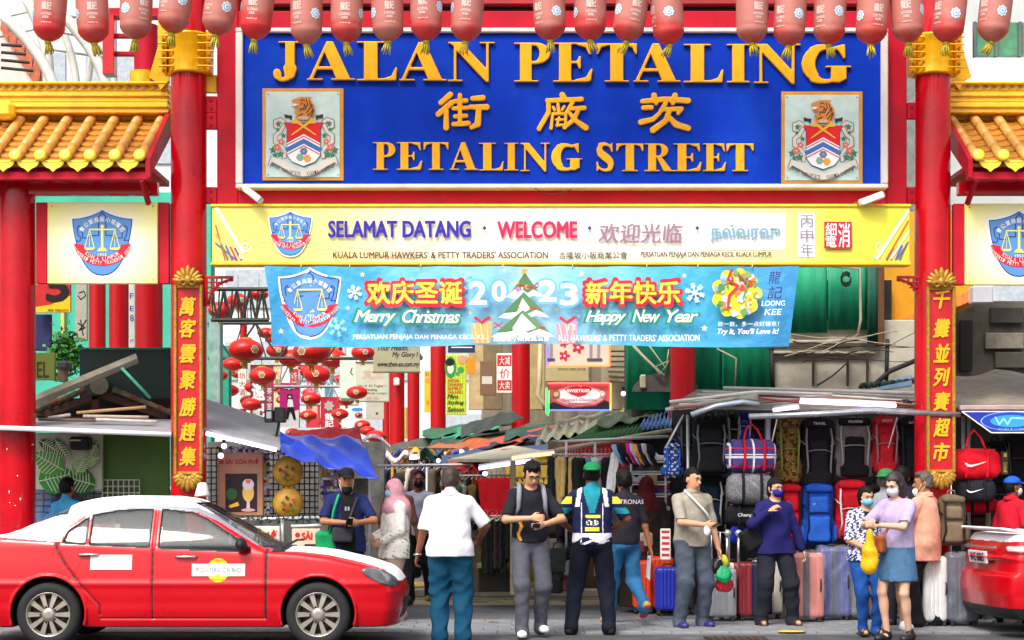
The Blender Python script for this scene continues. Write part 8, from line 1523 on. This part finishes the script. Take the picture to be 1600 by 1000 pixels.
backpack(1251, 655, 1302, 762, 1.1, '#17161c', '#1e1d24', 'black trekking pack right of the camouflage one', 'trek', 'TRAVEL', c3='#8c8c84'); backpack(1304, 653, 1360, 748, 1.1, '#7d7478', '#17161b', 'grey and black trekking pack with webbing in the middle of the row', 'trek', 'MOUNTAIN', c3='#a8a49c'); backpack(1361, 652, 1402, 742, 1.1, '#c41c2c', '#d62434', 'bright red trekking pack with grey straps', 'trek', 'SPORT', c3='#9a8e90'); backpack(1401, 654, 1443, 752, 1.1, '#16181e', '#1c1f26', 'black trekking pack beside the right main column', 'trek', 'ALPINE', c3='#2c303a')
backpack(1216, 757, 1251, 845, 1.0, '#cf1226', '#e01a30', 'glossy red backpack behind the woman in the navy blouse', c3='#1c1c1e', logo='Polo'); backpack(1253, 757, 1301, 852, .95, '#1c50b8', '#2a66d0', 'royal blue backpack between two red ones', c3='#14245a', logo='HIKING'); backpack(1304, 751, 1352, 845, 1.0, '#d01428', '#c01024', 'red and black backpack behind the older woman', c3='#e8e4e0', logo='STAR')
backpack(1466, 775, 1506, 852, -.4, '#6a5c48', '#7a6a54', 'khaki backpack right of the salmon shirt', c3='#2c2620'); backpack(1038, 694, 1063, 746, 1.2, '#1a4a9a', '#2a5ab0', 'blue floral printed backpack above the man in the polo', mats=[fab('#1a50a8'), fab('#e8e0d0'), fab('#d8604a')], mfn=lambda p: (np.sin(p[:, 0]*80)*np.sin(p[:, 2]*75+1) > .45).astype(int)+(np.sin(p[:, 0]*60+2)*np.sin(p[:, 2]*90) > .72), c3='#2a6ae0')
for k, (x0, y0, x1, y1, c, lb_) in enumerate(((1536, 690, 1572, 745, '#1a1a1e', 'black bag high at the right edge behind the red holdall'), (1566, 680, 1606, 760, '#202024', 'big black bag at the extreme right'), (1540, 750, 1580, 800, '#16161a', 'black bag behind the blue cap'), (1505, 800, 1545, 845, '#3a1418', 'dark red bag behind the boot of the red car'))): backpack(x0, y0, x1, y1, 1.2, c, c, lb_, c3='#55555a')
def duffel(x0, y0, x1, y1, Y, c, label, hy=None, mats=None, mfn=None, strapc='#1a1a1e', logo=None, logoc='#f2f2f2', yaw=0, end=None):
    w, h_ = (x1-x0)/S(Y), (y1-y0)/S(Y); r = h_/2; t = thing('duffel_bag', P((x0+x1)/2, y1, Y), label, 'holdall', 'holdalls on the luggage stall', rad(yaw)); g = Sdf(); g.box((0, 0, r), (w/2, r*.8, r), min(r*.7, .11)); g.ell((0, 0, r), (w*.49, r*.86, r*1.0), k=.06)
    link('bag_body', g.mesh('b', .012, mats or fab(c), disp=folds(.008, int(x0)), matfn=mfn), t)
    for s in (-1, 1):
        MB().path([(s*w*.2, -r*.86-.01+r*.3*(1-math.sin(a)), r-r*1.0*math.cos(a)) for a in [math.pi*(.1+.8*i/8) for i in range(9)]], .017, 6, fab(strapc)).build('strap', None, t, world=False)
    if hy: hh = (y0-hy)/S(Y); MB().path([(-w*.2, -r*.5, 2*r*.92), (-w*.12, -.03, 2*r+hh*.6), (0, 0, 2*r+hh), (w*.12, -.03, 2*r+hh*.6), (w*.2, -r*.5, 2*r*.92)], .013, 6, fab(strapc)).build('handle', None, t, world=False)
    MB().path([(-w*.4, -.02, 2*r*.985), (0, -.02, 2*r+.004), (w*.4, -.02, 2*r*.985)], .006, 5, STEEL).build('zip', None, t, world=False)
    if logo == 'swoosh':
        pts = [(-.5, .1), (-.38, -.28), (-.2, -.35), (.1, -.12), (.55, .32), (.1, .02), (-.15, -.12), (-.32, -.1), (-.42, .1)]; MB().add([(a*w*.42-.02, -r*.9-.02, r+b*h_*.30) for a, b in pts], [tuple(range(len(pts)))], flat(logoc)).build('logo', None, t, world=False)
    elif logo: v, f = text_geo(logo, 0, .2, 2); lo, hi = v.min(0), v.max(0); u = (v-lo)/(hi-lo)-.5; MB().add([(a*w*.5, -r*.9-.02, r+b*h_*.2) for a, b in u], f, flat(logoc)).build('logo', None, t, world=False)
    return t
PL = [fab('#4a3f80'), fab('#e4e0ea'), fab('#c82048'), fab('#2a2a5a')]
def plaid(p):
    x, z = p[:, 0], p[:, 2]; r = np.zeros(len(p), int); r[(np.abs(((x+5) % .13)-.065) < .012)] = 3; r[(np.abs(z-.06) < .012)] = 2; r[(np.abs(z-.27) < .010)] = 2; r[(np.abs(z-.20) < .009) | (np.abs(z-.17) < .008)] = 1; r[(np.abs(((x+5) % .26)-.05) < .009)] = 1; return r
duffel(1134, 687, 1213, 738, .4, '#4a3f80', 'purple, red and white plaid holdall hanging in the luggage stall', 662, PL, plaid, '#c8142c', yaw=8)
duffel(1135, 739, 1207, 787, .4, '#7a7a80', 'grey woven holdall with two dark straps below the plaid one', None, [fab('#8c8c92'), fab('#4c4c54')], lambda p: (((p[:, 0]+p[:, 2])*38 % 1) < .4).astype(int), '#1a1a1e', yaw=6)
duffel(1134, 788, 1200, 822, .45, '#141418', 'black holdall with white script logo beside the woman in the navy blouse', None, logo='Champion'); duffel(1480, 702, 1563, 748, .1, '#dc1428', 'bright red holdall with white tick logo at the right', 672, strapc='#e81a30', logo='swoosh'); duffel(1493, 749, 1555, 784, .1, '#20222c', 'black roll bag with white tick logo under the red holdall', None, logo='swoosh', yaw=-8); duffel(1500, 780, 1558, 800, .3, '#b80c20', 'dark red holdall mostly hidden under the black roll bag'); duffel(1140, 822, 1190, 850, .8, '#1c3ac0', 'bright blue holdall behind the arm of the woman in the navy blouse')
sign_board('price_tag', 1565, 705, 1576, 742, .0, '#2c2a20', 'dark label strip with gold lettering beside the red holdall', lambda p: p.rect(1568, 708, 1573, 714, flat('#c8a83a')).text('SALE', 1568, 722, 1573, 738, flat('#d8b84a')))
# ---- suitcases
def suitcase(x0, y0, x1, y1, Y, c, label, band=None, wrap=False, trolley=None, ribs=5, yaw=0, c2=None, wheels=True):
    w, h_ = (x1-x0)/S(Y), (y1-y0)/S(Y); t = thing('suitcase', Vector((X((x0+x1)/2, Y), Y, 0)), label, 'suitcase', 'suitcases standing at the luggage stall', rad(yaw)); z0 = .055; H = h_-z0; g = Sdf(); g.box((0, .02, z0+H/2), (w/2, .13, H/2), .055)
    mts = [M(c, .35, var=.1, scale=5, coat=.3), M(band or '#2a2a30', .5), M('#b8b8bc', .4, metal=.4)]
    def mf(p): r = np.zeros(len(p), int); r[np.abs(p[:, 1]-.02) < .014] = 2; return np.where((np.abs(p[:, 0]) < w*.10) & (p[:, 1] < -.05) & bool(band), 1, r)
    def dsp(p): q = ((p[..., 0]/w*ribs*1.0+.5) % 1); return (.007*(np.abs(q-.5) < .12)*(np.abs(p[..., 0]) < w*.42)*(np.abs(p[..., 2]-z0-H/2) < H*.44)+.006*(np.abs(p[..., 1]-.02) < .013)).astype(np.float32)
    link('shell', g.mesh('shell', .011, mts, disp=dsp, matfn=mf), t)
    if wheels:
        for sx in (-1, 1):
            for sy in (-.07, .11): MB().tube((sx*w*.36-.012, sy, .03), (sx*w*.36+.012, sy, .03), .03, n=12, mat=DARK).tube((sx*w*.36-.015, sy, .03), (sx*w*.36+.015, sy, .03), .014, n=8, mat=STEEL).box((sx*w*.36, sy, .06), (.05, .05, .03), DARK, ch=.008).build('wheel', None, t, world=False)
    MB().path([(-.06, -.0, z0+H), (-.05, -.0, z0+H+.03), (.05, -.0, z0+H+.03), (.06, -.0, z0+H)], .011, 6, DARK).build('handle', None, t, world=False); MB().path([(w*.38, -.125, z0+H*.42), (w*.38, -.15, z0+H*.44), (w*.38, -.15, z0+H*.58), (w*.38, -.125, z0+H*.6)], .009, 6, DARK).build('side_handle', None, t, world=False)
    if trolley:
        zt = (y1-trolley)/S(Y); MB().path([(-.1, .12, z0+H), (-.1, .12, zt), (.1, .12, zt), (.1, .12, z0+H)], .012, 8, CHROME).build('trolley_handle', None, t, world=False)
    if wrap:
        g = Sdf(); g.box((0, .02, z0+H/2+.01), (w/2+.02, .155, H/2+.02), .06); sh_ = g.mesh('plastic_wrap', .02, M('#dfe4ee', .08, var=0, alpha=.16, coat=.6, bump=1.0, bscale=14), disp=folds(.02, int(x0), (1.4, 1, .6))); link('plastic_wrap', sh_, t)
    return t
suitcase(988, 872, 1020, 955, 1.75, '#f0420c', 'orange suitcase, left one of the pair beside the jeans'); suitcase(1012, 866, 1052, 955, 1.8, '#f24a10', 'orange suitcase, right one of the pair, taller', trolley=830); suitcase(1023, 884, 1063, 960, 1.4, '#1c2eb0', 'glossy royal blue suitcase left of the man in the polo', ribs=7)
suitcase(1105, 890, 1150, 975, .3, '#a8aab0', 'silver suitcase with long trolley handle right of the plastic bags', trolley=835, c2='#d0d0d4'); suitcase(1122, 885, 1160, 975, .6, '#c02838', 'red and cream suitcase behind the silver one', band='#f0ece4', trolley=838); suitcase(1152, 882, 1200, 975, .4, '#8f2a34', 'flag printed suitcase with red and dark stripes beside the navy blouse', band='#20244a'); suitcase(1176, 880, 1222, 975, .8, '#d8d4cc', 'pale cream suitcase behind the woman in the navy blouse', band='#1c2a6a')
suitcase(1229, 866, 1286, 975, .2, '#d8705e', 'salmon pink suitcase wrapped in clear plastic under the woman\'s hand', '#3a2a34', True, ribs=7); suitcase(1277, 862, 1328, 977, .45, '#1a2c8c', 'dark blue suitcase wrapped in clear plastic right of the pink one', '#16204a', True, ribs=6); suitcase(1322, 866, 1352, 975, .5, '#5a5648', 'olive grey suitcase behind the older woman', None, True); suitcase(1352, 868, 1400, 976, .6, '#2a2c34', 'black suitcase behind the two women', None, True); suitcase(1440, 866, 1478, 977, -.42, '#e4e6e6', 'white suitcase right of the salmon shirt', None, ribs=6); suitcase(1478, 862, 1528, 977, -.42, '#2c3650', 'slate blue suitcase in crinkled clear plastic beside the red car', '#1c2434', True, ribs=6)
suitcase(1058, 890, 1085, 960, 1.6, '#2a2a30', 'black suitcase mostly behind the man in the polo'); suitcase(1530, 870, 1570, 972, .6, '#22222a', 'dark suitcase behind the boot of the red car')
for x in (1136, 1154): bar([(x, 890), (x, 838)], .014, .1, CHROME, 'trolley_tube', 'chrome luggage tube with ball end, '+('left' if x == 1136 else 'right')+' of two', 'pole')
for x in (1137, 1154): solo(MB().ball(P(x, 833, .1), .04, M('#c8c4c0', .3, metal=.5), 12), 'ball_end', None, 'round pale knob on the '+('left' if x == 1137 else 'right')+' chrome luggage tube', 'knob')
sign_board('striped_label', 1032, 826, 1048, 875, .8, '#e8e4e0', 'white and red striped label on the orange suitcase handle', lambda p: [p.rect(1034, 829+k*9, 1046, 833+k*9, flat('#c83040')) for k in range(5)])
# ---- shoe rack and caps
t = thing('shoe_rack', P(1010, 900, 2.4), 'white wire shoe rack with red backing between the brown robe and the polo man', 'rack')
for x in (986, 1040): prt(MB().tube(P(x, 700, 2.4), P(x, 890, 2.4), .014, n=6, mat=WHITE), 'post', t)
YSH = [722, 741, 757, 776, 800, 823, 846]
for y in YSH: prt(MB().tube(P(984, y, 2.35), P(1042, y, 2.35), .01, n=6, mat=WHITE).tube(P(984, y, 2.6), P(1042, y, 2.6), .01, n=6, mat=WHITE), 'shelf_bar', t)
prt(MB().pbox(1014, 745, 1046, 900, 2.75, .04, M('#a82028', .6, var=.3)), 'backing', t); prt(MB().pbox(1012, 742, 1027, 758, 2.3, .01, M('#c8a870', .7)), 'price_card', t)
g = Sdf(); g.cap((-.1, 0, .04), (.1, 0, .03), .045, .035, k=.02).ell((-.09, 0, .07), (.055, .04, .05), k=.03).cut((0, 0, .005), (0, 0, -1)); g.ell((-.1, 0, .12), (.035, .028, .04), op='s', k=.01); shm = g.mesh('shoe', .009, [WHITE, M('#ececea', .6)], matfn=lambda p: (p[:, 2] < .028).astype(int)); _sc = {}
def shoe_me(c):
    if c not in _sc: m = shm.copy(); m.materials[0] = M(c, .5, var=.15); _sc[c] = m
    return _sc[c]
n = 0
rows = 'top second third fourth fifth sixth lowest'.split()
for j, y in enumerate(YSH):
    for i in range(3): c = (('#e8eaf0', '#2a4ab0', '#d8d8dc'), ('#1a1a1e', '#22222a', '#1c1c22'), ('#e4e4e8', '#c8d0e0', '#1a1a1e'), ('#22222a', '#3a4ab0', '#2a3a9a'), ('#b0b4be', '#8a90a0', '#d8d8dc'), ('#d0d0d8', '#2a3a8a', '#c8c8d0'), ('#8a8a98', '#e0e0e4', '#4a5ab0'))[j][i]; x = 996+i*18; tag(link('shoe', shoe_me(c), None, P(x, y, 2.45)+Vector((0, 0, .012)), (0, 0, rad(rr.uniform(-12, 30)))), '%s shoe on the %s shelf of the shoe rack' % (('left', 'middle', 'right')[i], rows[j]), 'shoe', 'shoes on the white wire rack')
g = Sdf(); g.ell((0, 0, 0), (.09, .1, .08), k=0).cut((0, 0, 0), (0, 0, -1)); g.ell((0, -.12, .005), (.075, .08, .012), k=.01); cpm = g.mesh('cap', .01, [WHITE])
for i, c in enumerate(('#8ab0d0', '#1a1c3a', '#1c1c22', '#d0307a', '#c8b8e0', '#e8a020', '#2a1c4a', '#b8b0a8', '#14141c')): m = cpm.copy(); m.materials[0] = fab(c); tag(link('cap', m, None, P(962+i*6.4, 705+rr.uniform(-2, 2), 1.5), (rad(60), rad(rr.uniform(-10, 10)), rad(70))), ('pale blue', 'navy', 'black', 'magenta', 'lilac', 'orange', 'dark violet', 'grey beige', 'coal black')[i]+' cap in the row above the shoe rack', 'cap', 'row of caps above the shoe rack')
drape([(955, 708, 1.5), (970, 700, 1.5), (958, 775, 1.5), (946, 770, 1.5)], .02, fab('#e8e6e8'), 'white_garment', 'white garment hanging left of the caps', 'cloth', 4, 16, edge=0, th=.03); solo(MB().pbox(880, 690, 990, 830, 2.7, .04, M('#c4141c', .7, var=.25)), 'red_backdrop', None, 'red backdrop cloth behind the jackets and caps', 'backdrop')
for k, (x, y, c) in enumerate(((984, 838, '#6a2a4a'), (996, 846, '#8a3a3a'), (1008, 835, '#c8b0a0'))): g = Sdf(); g.box((0, 0, 0), (.1, .08, .09), .04); g.cap((-.05, 0, .08), (.05, 0, .16), .012, k=.01); solo_ = link('small_bag', g.mesh('b', .014, fab(c), disp=folds(.01, k)), None, P(x, y+8, 1.9)); tag(solo_, ('plum', 'brick', 'beige')[k]+' small bag on the orange suitcases', 'bag')
# ---- luggage awning: poles, frames, clear sheets
W2 = M('#e6e2de', .4, var=.12, scale=5)
slab([(1046, 634, .3), (1500, 643, .3), (1492, 618, 2.4), (1090, 608, 2.4)], .03, M('#a8a49e', .4, var=.35, scale=3, wear='#6c5c54', wearamt=.6, alpha=.55), 'awning_sheet', 'white patched sheet awning over the luggage stall')
for k in range(6): bar([(1052+k*9, 637-k*5), (1300, 622-k*2+(k % 2)*8), (1496, 640-k*4)], .014, .15+k*.3, W2 if k % 3 else M('#8c5a48', .6), 'awning_pole', '%s thin bar from the front across the luggage awning' % 'first second third fourth fifth sixth'.split()[k], 'pole')
for k, (q, r, Y, mt, lb_) in enumerate((([(1130, 606), (1440, 614), (1496, 622)], .02, 1.2, W2, 'white front pipe along the top of the luggage awning'), ([(1046, 628), (1180, 612), (1300, 616)], .018, .6, W2, 'second white pipe of the luggage awning'), ([(1040, 640), (1150, 622), (1480, 634)], .022, .2, M('#b8ada4', .6, var=.3), 'grey beige pipe of the luggage awning'), ([(1170, 651), (1300, 646), (1360, 642), (1500, 648)], .032, -.25, M('#a9adb4', .25, metal=.6, var=.25), 'thick silver pipe wrapped in plastic at the front of the awning'), ([(1080, 648), (1120, 634), (1160, 628), (1186, 632)], .03, -.1, M('#a8b4c4', .2, metal=.4, var=.25), 'rolled clear plastic at the left end of the awning'), ([(1184, 622), (1260, 630), (1500, 640)], .012, .0, M('#7a3a24', .6), 'thin reddish brown rod along the awning'), ([(1186, 618), (1310, 624), (1500, 630)], .014, .4, M('#6a2a24', .6), 'dark red rod behind the tube light'), ([(1075, 648), (1075, 870)], .02, .9, POLE, 'pale upright left of the black backpack'), ([(1200, 650), (1200, 740)], .03, .9, M('#b8b8c8', .4), 'grey upright between plaid holdall and camouflage pack'), ([(1505, 650), (1505, 870)], .022, .5, POLE, 'steel upright right of the right main column, left of two'), ([(1514, 650), (1514, 870)], .018, .6, POLE, 'steel upright right of the right main column, right of two'), ([(1544, 790), (1544, 880)], .03, .5, M('#8a8468', .6), 'olive post behind the red car boot'), ([(1040, 700), (1068, 648)], .012, .6, W2, 'slanting white rod above the floral backpack'), ([(1204, 700), (1214, 655)], .008, .5, W2, 'slanting thin hook rod beside the plaid holdall'), ([(1388, 700), (1402, 652)], .008, .6, W2, 'slanting thin rod over the red trekking pack'))): bar(q, r, Y, mt, 'awning_pole', lb_)
for k in range(7): x = 1060+k*16; slab([(x, 640-k*3, .3), (x+26, 636-k*3, .3), (x+30, 628-k*2.4, .9), (x+4, 632-k*2.4, .9)], .008, M(('#d8ccc8', '#b8a49c', '#e4e0dc')[k % 3], .3, var=.2, alpha=.8), 'clear_sheet', ('first', 'second', 'third', 'fourth', 'fifth', 'sixth', 'seventh')[k]+' torn pale sheet from the left end of the awning', 'sheet', 'torn sheets at the left end of the awning')
for i in range(9): x = 1084+i*13; bar([(x, 645), (x+2, 650), (x, 656)], .006, .5, DARK, 'hook', '%s black hook from the left above the backpacks' % 'first second third fourth fifth sixth seventh eighth ninth'.split()[i], 'hook', 'hooks above the backpacks')
for (x, y) in ((1420, 622), (1424, 628)): pass
solo(MB().path([P(1418+4*math.cos(k*1.1)*(1+.1*k), 627+3*math.sin(k*1.3), -.05) for k in range(18)], .006, 5, DARK), 'wire_knot', None, 'tangled dark wire knot beside the long tube light', 'wire')
slab([(1380, 600, 3), (1425, 588, 3), (1425, 604, 2.2), (1372, 612, 2.2)], .02, M('#8ab0d0', .5, var=.15), 'blue_sheet', 'pale blue sloping sheet behind the luggage awning', 'sheet')
for k in range(8): x = 1350+k*11; solo(MB().path([P(x+5*math.cos(math.pi*i/6), 607-k*1.0-6*math.sin(math.pi*i/6), 2.6) for i in range(7)], .035, 6, M('#2a5a44' if k % 2 else '#1a2a24', .5, var=.2)), 'green_coil', None, 'green awning fold, %s from the left behind the pale blue sheet' % 'first second third fourth fifth sixth seventh eighth'.split()[k], 'awning', 'green folded awning behind the blue sheet')
# ---- right edge: grey tarpaulin tent and blue emblem valance
TP = M('#8c8478', .8, var=.3, scale=4, bump=.3, bscale=25, wear='#5c564c', wearamt=.6)
def tent(u, v):
    x = 1486+230*u; pk = 575+abs(x-1555)*.42*(1 if x > 1555 else .45)+8*math.sin(u*9); y = pk+(638-pk)*v; f = .10*(1-2*abs(math.sin((x-1555)*.05/(0.3+v))))*(.3+v)
    return P(x, y, 2.4-2.4*v-f*.6)
solo(MB().grid(tent, 60, 20, TP, True, .015), 'grey_tarpaulin', None, 'grey brown tarpaulin draped to a peak at the right edge', 'tarpaulin'); solo(MB().grid(lambda u, v: P(1436+56*u, 612-10*u+(14-6*math.sin(u*6))*v, 2.2-.6*v), 12, 4, TP, True, .015), 'grey_tarpaulin', None, 'low end of the grey tarpaulin left of the right main column', 'tarpaulin')
solo(MB().pbox(1500, 633, 1720, 641, -.2, .1, M('#b89a98', .6, var=.2), .01), 'pink_fascia', None, 'dull pink fascia board under the grey tarpaulin', 'board')
bt = thing('blue_valance', P(1580, 676, -.3), 'blue sloping valance with round pale emblem at the right edge', 'awning'); Yv = -.3
prt(MB().prism([P(1503, 643, Yv), P(1640, 643, Yv), P(1640, 676, Yv), P(1549, 676, Yv)], (0, .03, 0), M('#2030a8', .4, var=.15, scale=4)), 'cloth', bt)
p = Print(Yv); p.line([(1503, 643), (1549, 676), (1640, 676)], 1.6, WHT).line([(1503, 643), (1640, 643)], 1.6, WHT); p.circ(1580, 658, 48, flat('#7fb4e0'), ry=15, n=40); p.up().circ(1580, 658, 46, flat('#2244b4'), ry=14, n=40).up().circ(1580, 658, 33, flat('#3a9ad8'), ry=9.5, n=32).up(); p.line([(1555, 652), (1561, 663), (1568, 654), (1574, 663), (1580, 653), (1602, 654)], 2.6, flat('#8fd8f0')); p.text('KUALA LUMPUR', 1560, 669, 1612, 672.5, flat('#9cc4e8')).build('print', bt)
# ---- litter
m = MB().add([(0, 0, 0), (.05, .03, .012), (.11, .0, .004), (.05, -.035, .01)], [(0, 3, 1), (3, 2, 1)], M('#8a5a2c', .8)); lf = m.mesh('leaf')
for k, (x, y, lb_) in enumerate(((688, 948, 'left of two dry leaves right of the white-shirted man'), (712, 943, 'dry leaf close beside the knee of the white-shirted man'), (873, 938, 'dry leaf on the yellow line left of the jersey man'), (880, 941, 'curled dry leaf beside the other one on the yellow line'), (760, 975, 'single dry leaf on the paving between two men'))):
    D = 1.5*FP/(y-HY); tag(link('dry_leaf', lf, None, ((x-800)*D/FP, D+CAMY, .012), (0, 0, k*1.7), (1.6, 1.6, 1.6)), lb_, 'leaf')
t = thing('drain_cover', (X(1150, -1.9), -1.9, -.01), 'rusty slotted drain cover on the dark road in front of the luggage stall', 'drain cover')
MB().box((0, 0, 0), (.62, .42, .02), M('#3a3430', .7, metal=.5, var=.4), ch=.004).build('plate', None, t, world=False)
for k in range(7): MB().box((-.24+k*.08, 0, .011), (.045, .32, .006), M('#5a4c42', .6, metal=.5, var=.4), ch=.002).build('rib', None, t, world=False)
